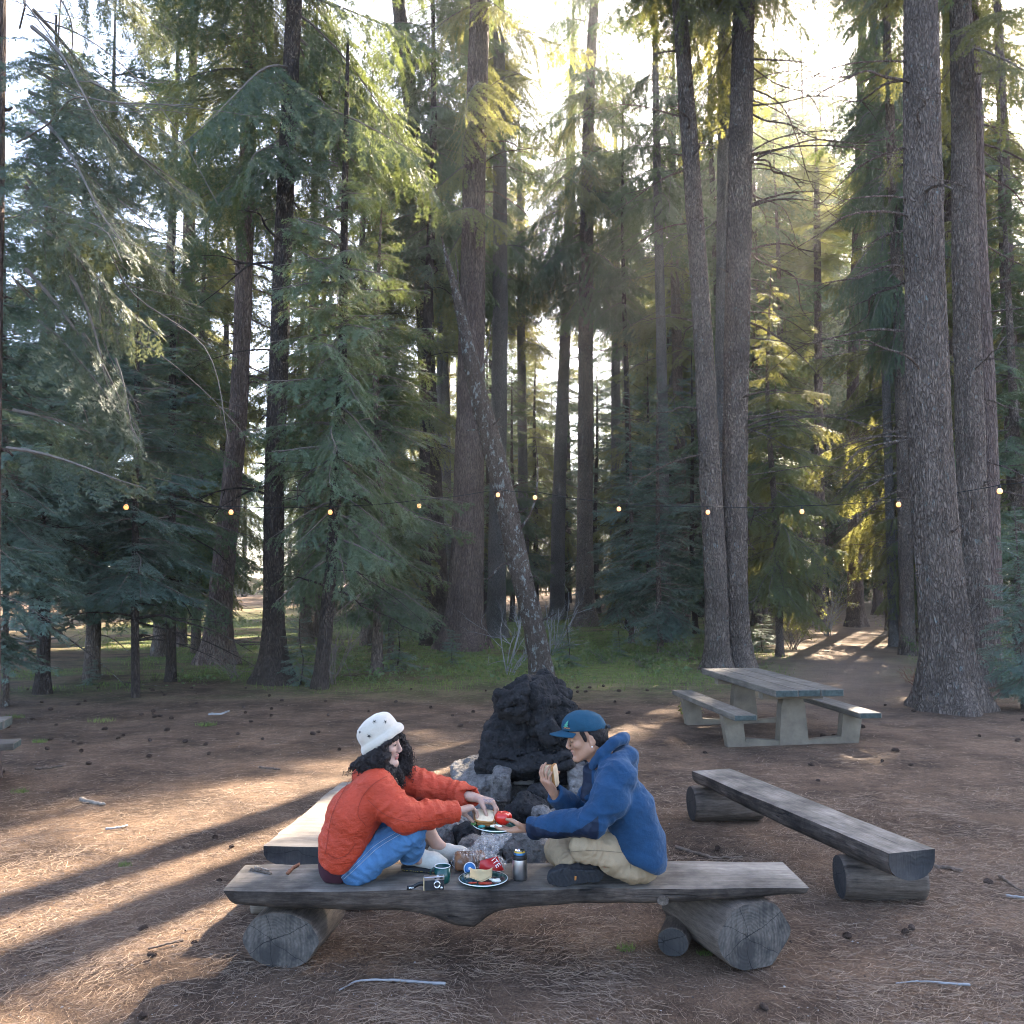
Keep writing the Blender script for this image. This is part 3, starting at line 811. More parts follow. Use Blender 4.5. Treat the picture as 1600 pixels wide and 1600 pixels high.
pole_tree([(686, 930, 11), (686, 700, 10), (689, 450, 9), (694, 200, 7)], 43.0, 26, 'thin pale stem, the slimmer of the pair left of the reddish fir', M_bark_pale, 29, name='pale_tree', limbn=14, limb_rng=(4, 18), crown=('far_b', 14))
pole_tree([(1337, 970, 25), (1336, 850, 21), (1332, 650, 18), (1337, 450, 16), (1343, 250, 14), (1349, 0, 11), (1351, -40, 10)], 38.0, 36, 'sunlit slim fir beside the bright trodden path', M_bark_red, 30, limbn=14, limb_rng=(5, 20), crown=('tall_b', 28))
pole_tree([(1372, 925, 15), (1368, 750, 12), (1363, 500, 10), (1361, 250, 8)], 47.0, 26, 'thin tan trunk right of the slim fir by the bright path', M_bark_red, 31, limbn=16, limb_rng=(4, 18), crown=('far_a', 19))
pole_tree([(1281, 930, 17), (1280, 750, 15), (1278, 500, 11), (1276, 300, 9)], 42.0, 24, 'brown trunk left of the bright path among lit fir boughs', M_bark_red, 32, limbn=18, limb_rng=(3, 15), crown=('tall_b', 17))
pole_tree([(1484, 1000, 16), (1482, 700, 15), (1480, 300, 13), (1478, -40, 11)], 30.0, 34, 'tan trunk glimpsed between the two big right-hand firs', M_bark_red, 33, limbn=10, limb_rng=(5, 18), crown=('tall_b', 17))
pole_tree([(960, 950, 17), (962, 750, 15), (962, 500, 13), (962, 300, 10)], 46.0, 28, 'grey trunk right of the straight flared-base fir, deep in the wood', M_bark_pale, 34, limbn=18, limb_rng=(4, 20), crown=('far_a', 16))
pole_tree([(820, 930, 17), (817, 750, 15), (814, 500, 12), (812, 300, 9)], 45.0, 26, 'dim trunk between the leaning dead trunk and the grey slanting one', M_bark_pale, 35, limbn=16, limb_rng=(4, 18), crown=('far_b', 14))
pole_tree([(1048, 950, 13), (1047, 700, 12), (1048, 400, 9), (1050, 150, 7)], 48.0, 28, 'slim trunk deep in the wood left of the leaning fir', M_bark_pale, 36, limbn=14, limb_rng=(4, 20), crown=('far_a', 15))
pole_tree([(690, 1010, 30), (668, 600, 28), (655, 300, 25), (640, 150, 23), (622, 0, 21), (616, -50, 20)], 31.0, 34, 'trunk slanting left in the upper middle, mostly behind fir boughs', M_bark_dark, 37, limbn=8, limb_rng=(6, 16), crown=('tall_a', 13))
pole_tree([(-22, 1180, 40), (-19, 950, 34), (-15, 700, 30), (-9, 400, 26), (-4, 100, 24), (-2, -40, 23)], 9.6, 26, 'trunk cut by the left picture edge, long bare boughs hanging from it', M_bark_red, 38, limbn=0, crown=('tall_a', 12))

# the broken, lichen-covered leaning trunk behind the fireplace
dz = 18.6
rows = [(848, 1066, 36), (838, 1000, 33), (822, 930, 32), (803, 850, 33), (785, 760, 33), (768, 690, 31), (748, 615, 27), (735, 560, 23), (722, 500, 16), (708, 440, 11), (697, 400, 6), (690, 370, 2)]
p0 = A(848, 1066, dz); rr = []
for px, py, w in rows:
    p = A(px, py, dz); rr.append((p[0]-p0[0], 0, p[2]-gz(p0[0], dz), w/FPX*dz/2))
lim = []
for pxs in ([(768, 690), (742, 650), (738, 600), (750, 560)], [(745, 600), (760, 560), (770, 500)], [(712, 460), (716, 430), (712, 400)], [(803, 840), (830, 800), (840, 740), (836, 690)], [(815, 900), (790, 880), (760, 905), (735, 900)]):
    q = [A(a_, b_, dz) - np.array([p0[0], dz, gz(p0[0], dz)]) for a_, b_ in pxs]
    for k_, v_ in enumerate(q): v_[1] = -0.1 * k_
    lim.append((q, .035, .008))
V, F, cen = trunk_mesh(rr, 61, 40, .07, .25, .07, 12, lim)
t = thing('leaning_snag', 'broken-topped leaning dead trunk crusted with pale lichen, behind the stone fireplace', 'tree', (p0[0], dz, gz(p0[0], dz)))
link('trunk', mesh_np('trunk', V, F, [M_bark_lichen]), t)
# ------------------------------------------------------------------ the wood around the clearing
def px_tree(px, d, H, kind, name, label, group=None, bark=None, r=None):
    x = (px - 800)/FPX*d
    return tree(kind, x, d, H, name, label, group, bark, r)
def px_t(px, d): return (px - 800)/FPX*d
# firs that can be told apart
px_tree(1215, 24.5, 11.0, 'mid_b', 'fir_tree', 'sunlit bushy fir right of the twin trunks behind the picnic table')
px_tree(1030, 26.0, 8.0, 'young_a', 'young_spruce', 'blue-green spruce skirted to the ground left of the leaning fir')
px_tree(985, 30.0, 9.0, 'mid_c', 'spruce_tree', 'blue-green spruce with drooping skirts right of the flared-base fir')
px_tree(1588, 14.6, 3.3, 'young_a', 'young_spruce', 'low blue-green spruce cut by the right picture edge')
px_tree(590, 20.5, 11.0, 'young_b', 'fir_tree', 'dense dark fir left of the thick reddish trunk')
px_tree(612, 24.0, 9.0, 'mid_a', 'fir_tree', 'dark full fir whose boughs brush the thick reddish trunk')
px_tree(150, 19.0, 15.0, 'mid_c', 'spruce_tree', 'broad spruce with pale drooping boughs at the left')
px_tree(-40, 13.0, 10.0, 'mid_c', 'spruce_tree', 'spruce reaching in from the left picture edge with grey-green boughs')
px_tree(310, 26.0, 14.0, 'mid_b', 'fir_tree', 'olive fir between the spruces and the reddish leaning trunk')
px_tree(255, 25.0, 20.0, 'mid_a', 'fir_tree', 'tall dark fir filling the upper left behind the spruces')
px_tree(575, 29.0, 20.0, 'mid_b', 'fir_tree', 'tall weeping fir behind the slim young fir')
px_tree(480, 30.0, 24.0, 'tall_b', 'fir_tree', 'tall olive-tipped fir seen between the dark trunk and the young fir')
px_tree(60, 29.0, 22.0, 'mid_a', 'fir_tree', 'tall dark fir above the far wooden picnic table')
px_tree(1420, 28.0, 8.5, 'mid_b', 'fir_tree', 'bright sunlit fir beside the path left of the widest trunk')
px_tree(1590, 24.0, 15.0, 'mid_a', 'fir_tree', 'shaded fir behind the right-hand trunks at the picture edge')
# the rest: ranks of conifers that look alike
rf = np.random.default_rng(2024)
zones = [(-420, 130, 'dark conifer in the ranks behind the left spruces', 'conifers behind the left spruces'),
         (130, 480, 'dark conifer in the ranks behind the reddish leaning trunk', 'conifers behind the left trunks'),
         (480, 760, 'conifer in the ranks between the young fir and the thick reddish trunk', 'conifers left of the reddish trunk'),
         (760, 1040, 'conifer in the hazy ranks behind the stone fireplace', 'conifers behind the fireplace'),
         (1040, 1300, 'conifer in the ranks behind the picnic table trunks', 'conifers behind the picnic table'),
         (1300, 1480, 'backlit conifer in the ranks beyond the bright path', 'backlit conifers beyond the path'),
         (1480, 2100, 'conifer in the ranks behind the right-hand trunks', 'conifers behind the right trunks')]
placed = []
kinds_near = ['mid_a', 'mid_b', 'tall_b', 'tall_a', 'tall_b']; kinds_far = ['far_a', 'far_b', 'far_a', 'tall_b']
tries = 0
while len(placed) < 80 and tries < 6000:
    tries += 1
    d = rf.uniform(26, 95) if rf.random() < .8 else rf.uniform(24, 40)
    px = rf.uniform(-420, 2050)
    x = (px - 800)/FPX*d
    if any((x-a)**2 + (d-b_)**2 < (2.2 + d*.028)**2 for a, b_ in placed): continue
    if abs(px - 1340) < 45 and d < 60: continue                       # the path
    if px < 140 and d < 45 and px > -60 and rf.random() < .6: continue   # open ground by the far table
    c = x*math.cos(SUN_AZ) - d*math.sin(SUN_AZ)                       # where the sun gets in along the path
    if -8.3 < c < -2.2 and d < 80 and rf.random() < .93: continue
    if 655 < px < 1060 and (d < 52 or rf.random() < .35): continue                           # the fireplace sightline: only slim trunks stand there
    if px < 640 and rf.random() < .48: continue
    if -80 < px < 250 and d < 75 and rf.random() < .65: continue
    placed.append((x, d))
    kind = (kinds_near if d < 42 else kinds_far)[rf.integers(0, 5 if d < 42 else 4)]
    H = CROWN_H[kind]*rf.uniform(.75, 1.15)
    zn = next((z for z in zones if z[0] <= px < z[1]), zones[-1])
    tree(kind, x, d, H, 'conifer', zn[2], zn[3], (M_bark, M_bark_red, M_bark_dark)[rf.integers(0, 3)], None, sx=rf.uniform(.85, 1.15))

npole = 0
while npole < 22:
    d = rf.uniform(27, 62); px = rf.uniform(660, 1560); x = (px - 800)/FPX*d
    if abs(px - 1340) < 40 or 835 < px < 945: continue
    c = x*math.cos(SUN_AZ) - d*math.sin(SUN_AZ)
    if -8.2 < c < -2.3 and d < 64: continue
    if any((x-a)**2 + (d-b_)**2 < 3.0 for a, b_ in placed): continue
    if 690 < px < 790 and d < 30: continue
    placed.append((x, d)); npole += 1
    zn = next((z for z in zones if z[0] <= px < z[1]), zones[-1])
    tree('pole_a' if d < 42 else 'pole_b', x, d, rf.uniform(25, 34), 'slender_fir', 'slender bare-stemmed fir in the ' + zn[2].split(' in the ')[-1], 'slender firs, ' + zn[3], (M_bark_pale, M_bark_red, M_bark_dark)[rf.integers(0, 3)], rf.uniform(.11, .21))
nf = 0
while nf < 34:
    d = rf.uniform(60, 80); px = rf.uniform(700, 1500)
    if abs(px - 1342) < 14: continue
    zn = next((z for z in zones if z[0] <= px < z[1]), zones[-1])
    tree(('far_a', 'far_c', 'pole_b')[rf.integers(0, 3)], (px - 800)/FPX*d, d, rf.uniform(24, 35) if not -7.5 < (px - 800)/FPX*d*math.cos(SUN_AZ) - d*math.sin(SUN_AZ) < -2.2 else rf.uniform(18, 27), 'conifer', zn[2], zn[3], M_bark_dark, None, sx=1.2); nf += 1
for px, d, H, kd in ((1190, 47, 33, 'tall_b'), (1228, 52, 36, 'tall_a'), (1250, 58, 38, 'far_b'), (1272, 64, 46, 'far_a'), (1205, 60, 38, 'tall_b'), (1300, 68, 47, 'far_b'), (1322, 76, 50, 'far_a'), (1240, 72, 48, 'far_b'), (1180, 39, 30, 'tall_a'), (1352, 84, 38, 'far_a'), (1392, 88, 40, 'far_b'), (1430, 90, 40, 'far_a')):
    tree(kd, (px - 800)/FPX*d, d, H, 'tall_fir', 'tall backlit fir in the bright gap left of the widest trunk', 'tall firs in the bright gap', M_bark_red, .2)
for px, d, H, kd in ((800, 44, 13, 'mid_a'), (838, 50, 16, 'mid_b'), (885, 56, 17, 'mid_a'), (935, 52, 15, 'mid_c'), (985, 44, 13, 'mid_b'), (1015, 38, 12, 'mid_a'), (1048, 46, 16, 'mid_c'), (760, 52, 17, 'mid_c'), (690, 47, 15, 'mid_b'), (655, 38, 12, 'mid_a'), (1085, 34, 11, 'mid_c')):
    tree(kd, (px - 800)/FPX*d, d, H, 'young_conifer', 'smaller bushy conifer filling in between the trunks behind the fireplace', 'smaller conifers behind the fireplace', M_bark_dark)
tree('tall_b', px_t(1400, 30), 30, 28, 'fir_tree', 'narrow tall fir added for shade between the bright path and the widest right-hand trunk', None, M_bark, .22, sx=.55)  # this and the next two firs are added to keep sun off the people
tree('pole_a', px_t(1386, 36), 36, 33, 'fir_tree', 'narrow shade fir added farthest back in the gap between the path and the widest trunk', None, M_bark, .16, sx=.8)
tree('tall_a', px_t(1413, 25), 25, 27, 'fir_tree', 'narrow high-crowned shade fir added half hidden behind the left side of the widest trunk', None, M_bark, .2, sx=.5)
# the far edge of the wood, close-set
nf = 0
while nf < 48:
    d = rf.uniform(80, 125); px = rf.uniform(-300, 1900)
    if abs(px - 1345) < 12: continue
    zn = next((z for z in zones if z[0] <= px < z[1]), zones[-1])
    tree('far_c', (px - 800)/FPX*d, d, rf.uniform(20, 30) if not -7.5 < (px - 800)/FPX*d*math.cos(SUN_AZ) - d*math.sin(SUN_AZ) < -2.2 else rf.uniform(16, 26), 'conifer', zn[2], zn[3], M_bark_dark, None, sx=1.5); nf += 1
# long boughs hanging in from the left-edge trunk
def boughs(tree_name, base_xy, spec, seed, mat, style='weep', lod=0):
    r = np.random.default_rng(seed); lib = branch_lib(lod, style); VN, NW = [], MB()
    for (x_, y_, z_, az, pt, L) in spec:
        idx = int(np.argmin([abs(l - L) for l, _ in lib[::2]]))*2 + r.integers(0, 2); Lb, (V, F, VW, FW) = lib[idx]; s_ = L/Lb
        cp, sp, ca, sa = math.cos(pt), math.sin(pt), math.cos(az), math.sin(az); ro = r.normal(0, .3); cr, sr = math.cos(ro), math.sin(ro)
        Rm = np.array([[ca, -sa, 0], [sa, ca, 0], [0, 0, 1]]) @ np.array([[cp, 0, -sp], [0, 1, 0], [sp, 0, cp]]) @ np.array([[1, 0, 0], [0, cr, -sr], [0, sr, cr]])*s_
        off = np.array([x_, y_, z_]); VN.append(V @ Rm.T + off); NW.add(VW @ Rm.T + off, FW)
    V = np.concatenate(VN); nF = len(V)//3; VW, FW = NW.get()
    me = mesh_np('bough', np.concatenate([V, VW]), [np.arange(len(V)).reshape(-1, 3)] + [f + len(V) for f in FW], [mat, M_twig], np.concatenate([np.zeros(nF, int)] + [np.ones(len(f), int) for f in FW]), smooth=False)
    return me
edge = next(o for o in bpy.data.objects if o.get('label', '').startswith('trunk cut by the left picture edge'))
rb = np.random.default_rng(8); spec = []
for k in range(17):
    z_ = rb.uniform(6.0, 10); az = rb.normal(.15, .55); spec.append((.15, 0, z_, az, rb.uniform(-.75, -.15), rb.uniform(1.6, 3.2)))
for px, py, L, pt in ((40, 420, 2.2, -.75), (110, 430, 1.6, -1.0), (130, 520, 1.5, -.9), (60, 500, 1.9, -.6), (180, 560, 1.1, -1.1), (20, 640, 1.7, -.12), (10, 700, 1.6, -.05)):
    p = A(px, py, 9.6) - np.array(edge.location); spec.append((p[0], p[1], p[2], rb.normal(0, .2), pt, L))
o = link('bough', boughs('edge', None, spec, 9, M_greygreen, 'gen'), edge)
lm = dead_limbs(lambda z: np.array([0, 0, z, .12]), rb.uniform(4.5, 9.5, 9), rb, 1.4, 3.2, 0.1, 1.5, .013); mb = MB()
for pts, r0, r1 in lm:
    C = catmull(np.asarray(pts), max(5, len(pts)*4)); mb.tube(C, np.linspace(r0, r1, len(C)), 5)
v, q = mb.get(); link('dead_bough', mesh_np('dead_bough', v, q, [M_twig]), edge)
# hanging boughs in the upper middle
for nm_, px, d, zs, n_, seed_ in (('trunk slanting left in the upper middle', 655, 31.0, (13, 20), 26, 3), ('tall straight reddish fir behind the fireplace', 735, 27.0, (13, 22), 12, 5), ('straight fir with flared base', 915, 40.0, (16, 26), 30, 6), ('straight grey-brown fir trunk', 0, 0, (15.6, 20), 18, 7), ('leaning fir trunk that curves', 0, 0, (15.6, 20), 12, 9), ('tall fir standing close behind', 0, 0, (12.8, 16), 10, 10), ('sunlit slim fir beside', 0, 0, (28, 34), 16, 11), ('tan trunk glimpsed', 0, 0, (16, 24), 20, 12), ('pale trunk half hidden', 0, 0, (17, 22), 18, 13)):
    ob = next(o for o in bpy.data.objects if o.get('label', '').startswith(nm_)); r = np.random.default_rng(seed_)
    tp = np.array([v_.co[:] for v_ in next(c_ for c_ in bpy.data.objects if c_.parent == ob and c_.name.startswith('trunk')).data.vertices])
    sp_ = []
    for z_ in r.uniform(zs[0], zs[1], n_):
        nb2 = tp[np.abs(tp[:, 2] - z_) < .4]; nb2 = nb2 if len(nb2) else tp[-3:]; cx_ = np.median(nb2[:, :2], axis=0)
        sp_.append((cx_[0], cx_[1], z_, r.uniform(0, 6.28), r.uniform(-.6, .05), r.uniform(1.6, 3.6)))
    link('bough', boughs('b', None, sp_, seed_, M_olive, 'weep', 1), ob)
# ------------------------------------------------------------------ haze
m = bpy.data.materials.new('haze_air'); m.use_nodes = True; nt = m.node_tree
nt.nodes.remove(nt.nodes['Principled BSDF'])
pv = nt.nodes.new('ShaderNodeVolumePrincipled')
pv.inputs['Color'].default_value = (0.93, 0.96, 1.0, 1); pv.inputs['Density'].default_value = HAZE_DENSITY
pv.inputs['Anisotropy'].default_value = 0.55
nt.links.new(pv.outputs[0], nt.nodes['Material Output'].inputs['Volume'])
V, F = box((0, 55, 22), (320, 330, 56))
hz = tag(link('haze', mesh_np('haze', V, F, [m], smooth=False)), kind='stuff')
# ------------------------------------------------------------------ timber and stone materials
def wood_mat(name, dark, mid, light, axis=0, scale=7.0, stretch=0.06, bump=0.5, rough=0.8, blotch=0.35, rot=0.0):
    m, nt, b = new_mat(name); N = NT(nt)
    s = [1, 1, 1]; s[axis] = stretch
    v = N.coord(tuple(s))
    g = N.noise(v, scale*4, 6, 0.7, 0.4); g2 = N.noise(v, scale*14, 4, 0.7)
    col = N.ramp(g, [(0.28, dark), (0.5, mid), (0.72, light)])
    col = N.mixc(0.4, col, N.ramp(g2, [(0.3, dark), (0.65, light)]))
    bl = N.ramp(N.noise(N.coord(), 3.0, 5, 0.65), [(0.35, 1 - blotch), (0.65, 1 + blotch*.4)])
    col = N.mixc(1.0, col, bl, 'MULTIPLY')
    crack = N.ramp(N.noise(v, scale*2.2, 3, 0.6, 1.0), [(0.30, 0.25), (0.345, 1.0)])
    col = N.mixc(1.0, col, crack, 'MULTIPLY')
    N.l(col, b.inputs['Base Color']); b.inputs['Roughness'].default_value = rough; b.inputs['Specular IOR Level'].default_value = 0.3
    h = N.math('ADD', g, N.math('ADD', N.math('MULTIPLY', g2, .5), crack))
    N.l(N.bump(h, bump, 0.008), b.inputs['Normal'])
    return m
M_plank = wood_mat('weathered_grey_wood', (0.085, 0.068, 0.053), (0.18, 0.152, 0.122), (0.30, 0.258, 0.21), 0, 4, .07, .6, .8, .6)
M_planky = wood_mat('weathered_grey_wood_lengthwise', (0.075, 0.072, 0.070), (0.19, 0.183, 0.175), (0.32, 0.305, 0.29), 1)
M_edge = wood_mat('dark_live_edge_wood', (0.012, 0.008, 0.006), (0.052, 0.035, 0.025), (0.19, 0.15, 0.12), 0, 5, .12, 1.0, .8, .75)
M_edgey = wood_mat('dark_live_edge_wood_lengthwise', (0.022, 0.016, 0.013), (0.065, 0.048, 0.038), (0.15, 0.12, 0.10), 1, 7, .10, .8)
M_log = wood_mat('old_log_side', (0.030, 0.022, 0.017), (0.095, 0.070, 0.052), (0.20, 0.155, 0.12), 1, 6, .15, 1.0)
M_logx = wood_mat('old_log_bark', (0.028, 0.022, 0.019), (0.10, 0.082, 0.07), (0.26, 0.24, 0.22), 0, 6, .25, 1.0)
M_bleached = wood_mat('bleached_cut_wood', (0.13, 0.105, 0.08), (0.27, 0.22, 0.17), (0.38, 0.32, 0.25), 1, 6, .08)
def end_mat(name, dark, light, heart):
    m, nt, b = new_mat(name); N = NT(nt)
    wob = N.n('ShaderNodeTexNoise', Scale=5.0, Detail=4.0); c = N.coord(); N.l(c, wob.inputs['Vector'])
    ad = N.n('ShaderNodeVectorMath', operation='MULTIPLY_ADD'); N.l(wob.outputs['Color'], ad.inputs[0]); ad.inputs[1].default_value = (.10, .10, .10); N.l(c, ad.inputs[2])
    wv = N.n('ShaderNodeTexWave', wave_type='RINGS', rings_direction='Y'); wv.inputs['Scale'].default_value = 17.0; wv.inputs['Distortion'].default_value = 2.0; wv.inputs['Detail'].default_value = 4.0
    N.l(ad.outputs[0], wv.inputs['Vector'])
    saw = N.noise(N.coord((1, 1, .06), (0, R(35), 0)), 48, 4, .75); spk = N.noise(c, 70, 4, .8)
    col = N.mixc(0.80, N.ramp(wv.outputs['Fac'], [(0.1, dark), (0.9, light)]), N.ramp(saw, [(0.32, dark), (0.68, light)]))
    col = N.mixc(0.3, col, N.ramp(spk, [(.35, dark), (.7, light)]))
    bl = N.noise(c, 5.0, 4, .65); col = N.mixc(N.ramp(bl, [(0.44, 0.0), (0.60, 0.88)]), col, heart)
    sx = N.n('ShaderNodeSeparateXYZ'); N.l(ad.outputs[0], sx.inputs[0]); crk = None
    for k, (ca, w) in enumerate(((R(28), .0016), (R(104), .0010), (R(155), .0006))):
        dst = N.math('ABSOLUTE', N.math('ADD', N.math('MULTIPLY', sx.outputs['X'], math.sin(ca)), N.math('MULTIPLY', N.math('SUBTRACT', sx.outputs['Z'], .045), -math.cos(ca))))
        r_ = N.ramp(N.math('MULTIPLY', dst, 10.0), [(w*5, .10), (w*10 + .012, 1.0)]); crk = r_ if crk is None else N.mixc(1.0, crk, r_, 'MULTIPLY')
    col = N.mixc(1.0, col, crk, 'MULTIPLY')
    N.l(col, b.inputs['Base Color']); b.inputs['Roughness'].default_value = 0.85
    N.l(N.bump(N.math('ADD', N.math('ADD', N.math('MULTIPLY', wv.outputs['Fac'], .3), saw), crk), 0.6, 0.008), b.inputs['Normal'])
    return m
M_end = end_mat('log_end_grain', (0.032, 0.025, 0.020), (0.165, 0.14, 0.115), (0.022, 0.019, 0.017))
M_end_dark = end_mat('dark_log_end_grain', (0.018, 0.015, 0.013), (0.060, 0.052, 0.046), (0.020, 0.018, 0.017))

def half_log(name, label, p0, p1, wid, thick, ztop, seed, top_mat, side_mat, end_m, group=None, bump_at=None, rag=0.012, n=90, endcut=(0.0, 0.0)):
    """split-log seat plank from p0 to p1 (centre line), flat on top and rounded below; local x runs along it"""
    p0, p1 = np.asarray(p0, float), np.asarray(p1, float)
    L = np.linalg.norm(p1 - p0); a = math.atan2(p1[1]-p0[1], p1[0]-p0[0])
    t = thing(name, label, 'bench', ((p0[0]+p1[0])/2, (p0[1]+p1[1])/2, 0), group); t.rotation_euler = (0, 0, a)
    u = np.linspace(0, 1, n); x = (u - .5)*L
    W = np.interp(u, *wid); T = np.interp(u, *thick)
    ns = 15; rs = np.random.default_rng(seed)
    def edge(s): 
        return rag*2.2*fbm(np.stack([x*2.0, x*0+s*7, x*0+seed], -1), 3, seed) + rag*.5*fbm(np.stack([x*14, x*0+s*3, x*0+seed], -1), 2, seed+1)
    ye, yb = -W/2 + edge(1), W/2 + edge(2)
    prof = []
    th = np.linspace(0, np.pi, ns)
    under = []
    for q in th:
        y = ye*(0.5+0.5*np.cos(q)) + yb*(0.5-0.5*np.cos(q))
        depth = np.sin(q)**0.55 * T
        if bump_at is not None: depth = depth + bump_at[2]*np.minimum(np.exp(-((x-bump_at[0])/np.where(x < bump_at[0], bump_at[1]*1.25, bump_at[1]*.55))**2), .86)/.86*np.clip(np.cos(q), -.3, 1)*np.sin(q)**.4*1.25
        under.append(np.stack([x + (.5-u)*2*0, y, ztop - 0.004 - depth], -1))
    U = np.stack(under, 1)                                  # n, ns, 3
    sh = np.zeros((n, 1)); 
    sl = endcut[0]*(1-u)**40 - endcut[1]*u**40
    U[..., 0] += (sl[:, None])*(ztop - U[..., 2])
    P = U.reshape(-1, 3); nz = fbm(P*np.array([3, 9, 9]) + seed, 3, seed+4)*0.010 + fbm(P*np.array([1.2, 3, 3]) + seed, 2, seed+5)*0.018
    P = P.reshape(n, ns, 3).copy(); P[:, 1:-1, 2] += nz.reshape(n, ns)[:, 1:-1]; P[:, 1:-1, 1] += nz.reshape(n, ns)[:, 1:-1]*.5
    i = np.arange(n-1)[:, None]*ns; j = np.arange(ns-1)[None]
    F = np.stack([i+j, i+ns+j, i+ns+j+1, i+j+1], -1).reshape(-1, 4)
    V = P.reshape(-1, 3); Fe = []
    # ends
    for k, e in ((0, 0), (n-1, 1)):
        c = len(V); V = np.concatenate([V, [[V[k*ns, 0], 0, ztop-.004-T[k]*.4]]]); jj = np.arange(ns-1)
        f = np.stack([np.full(ns-1, c), k*ns+jj, k*ns+jj+1], -1); f = np.concatenate([f, [[c, k*ns+ns-1, k*ns]]])
        Fe.append(f if e else f[:, ::-1])
    body = mesh_np('underside', V, [F] + Fe, [side_mat, end_m], np.concatenate([np.zeros(len(F), int), np.ones(2*ns, int)]))
    o = link('underside', body, t)
    # flat top face with its own slight relief, butted on the rim
    my = 13
    yy_ = np.linspace(0, 1, my)
    Yt = ye[:, None]*(1-yy_) + yb[:, None]*yy_
    Xt = np.repeat(x[:, None], my, 1); 
    Zt = ztop + 0.003*fbm(np.stack([Xt.ravel()*2, Yt.ravel()*12, Xt.ravel()*0], -1), 3, seed+8).reshape(n, my)
    Zt[:, [0, -1]] = ztop - 0.004; Zt[[0, -1], :] = ztop - 0.004
    i = np.arange(n-1)[:, None]*my; j = np.arange(my-1)[None]
    Ft = np.stack([i+j, i+my+j, i+my+j+1, i+j+1], -1).reshape(-1, 4)
    link('seat', mesh_np('seat', np.stack([Xt, Yt, Zt], -1).reshape(-1, 3), Ft, [top_mat]), t)
    return t
def log_piece(name, label, a, b, r, seed, side, end, group=None, flat=1.0, seg=40, facets=None, parent=None, rough=.03):
    a, b = np.asarray(a, float), np.asarray(b, float); L = np.linalg.norm(b-a); ang = math.atan2(b[1]-a[1], b[0]-a[0]) - math.pi/2
    n = 24; th = np.linspace(0, 2*np.pi, seg, endpoint=False); y = np.linspace(0, L, n)
    Y_, T_ = np.meshgrid(y, th, indexing='ij')
    P = np.stack([np.cos(T_)*2, Y_*2, np.sin(T_)*2], -1).reshape(-1, 3)
    rr = r*(1 + rough*2*fbm(P + seed, 3, seed)).reshape(n, seg) + r*.02*fbm(P*np.array([6, 1.5, 6]) + seed, 2, seed+2).reshape(n, seg)
    if facets is not None:
        f = np.ones(seg)*9
        for fa, fd in facets:
            cc = np.cos(th - fa); f = np.minimum(f, np.where(cc > .05, fd/np.maximum(cc, .05), 9))
        rr = np.minimum(rr, f[None]*r)
    rr[0] *= .97; rr[-1] *= .97
    V = np.stack([rr*np.cos(T_), Y_, rr*np.sin(T_)*flat], -1).reshape(-1, 3)
    i = np.arange(n-1)[:, None]*seg; j = np.arange(seg)[None]; j2 = (j+1) % seg
    F = np.stack([i+j, i+j2, i+seg+j2, i+seg+j], -1).reshape(-1, 4)[:, ::-1]
    Fe = []
    for k, e in ((0, 0), (n-1, 1)):
        # ring + centre
        ring = V[k*seg:(k+1)*seg]; c0 = len(V); inner = ring*np.array([.5, 1, .5]); inner[:, 1] += (-.006 if e else .006)*0
        V = np.concatenate([V, inner, [[0, y[k], 0]]]); jj = np.arange(seg); j3 = (jj+1) % seg
        q = np.stack([k*seg+jj, k*seg+j3, c0+j3, c0+jj], -1); tr = np.stack([c0+jj, c0+j3, np.full(seg, c0+seg)], -1)
        Fe += [q if e == 0 else q[:, ::-1], tr if e == 0 else tr[:, ::-1]]
    ne = sum(len(f) for f in Fe)
    Fq = [F, Fe[0], Fe[2], Fe[1], Fe[3]]
    me = mesh_np(name, V, [np.concatenate(Fq[:3]), np.concatenate(Fq[3:])], [side, end], np.concatenate([np.zeros(len(F), int), np.ones(ne, int)]))
    for p_ in me.polygons:
        if p_.material_index == 1: p_.use_smooth = False
    o = link(name, me, parent, a); o.rotation_euler = (0, 0, ang)
    if label: tag(o, label, 'log', group)
    return o
ZT = 0.43
# front seat: the one with the picnic on it
fl, fr = G(345, 1392, ZT), G(1263, 1386, ZT)
bl_, br_ = G(425, 1350, ZT), G(1222, 1345, ZT)
c0, c1 = np.array([fl[0]-.0, (fl[1]+bl_[1])/2]), np.array([fr[0], (fr[1]+br_[1])/2])
WID = (fr[1]*0 + (bl_[1]-fl[1] + br_[1]-fr[1])/2)
bench = half_log('log_bench', 'long split-log bench with a knotty underside, the people and their picnic on top', c0, c1,
    ([0, .06, .5, .8, 1], [WID*.90, WID, WID, WID, WID*.96]), ([0, .15, .36, .42, .5, .62, .8, 1], [.12, .145, .165, .175, .135, .115, .10, .06]), ZT, 3, M_plank, M_edge, M_end,
    bump_at=(-.26, .16, .085), endcut=(.55, .3))
lg = 'logs holding up the seats round the fire pit'
la = G(437, 1513); la[2] = .142
log_piece('support_log', 'squat cut log with a split, blackened end under the left of the front bench', la, la + np.array([.06, .46, 0]), .212, 5, M_log, M_end, lg, .70, facets=[(R(90), .97), (R(-90), .95), (R(-25), .95)])
ra = G(1181, 1518); ra[2] = .182
log_piece('support_log', 'big hexagonal-looking log with a dark heart under the right of the front bench', ra, ra + np.array([-.20, .55, 0]), .232, 6, M_log, M_end, lg, .80, facets=[(R(90), .92), (R(-90), .93), (R(28), .93), (R(-35), .9), (R(150), .95)])
pa = A(1048, 1424, 4.75)
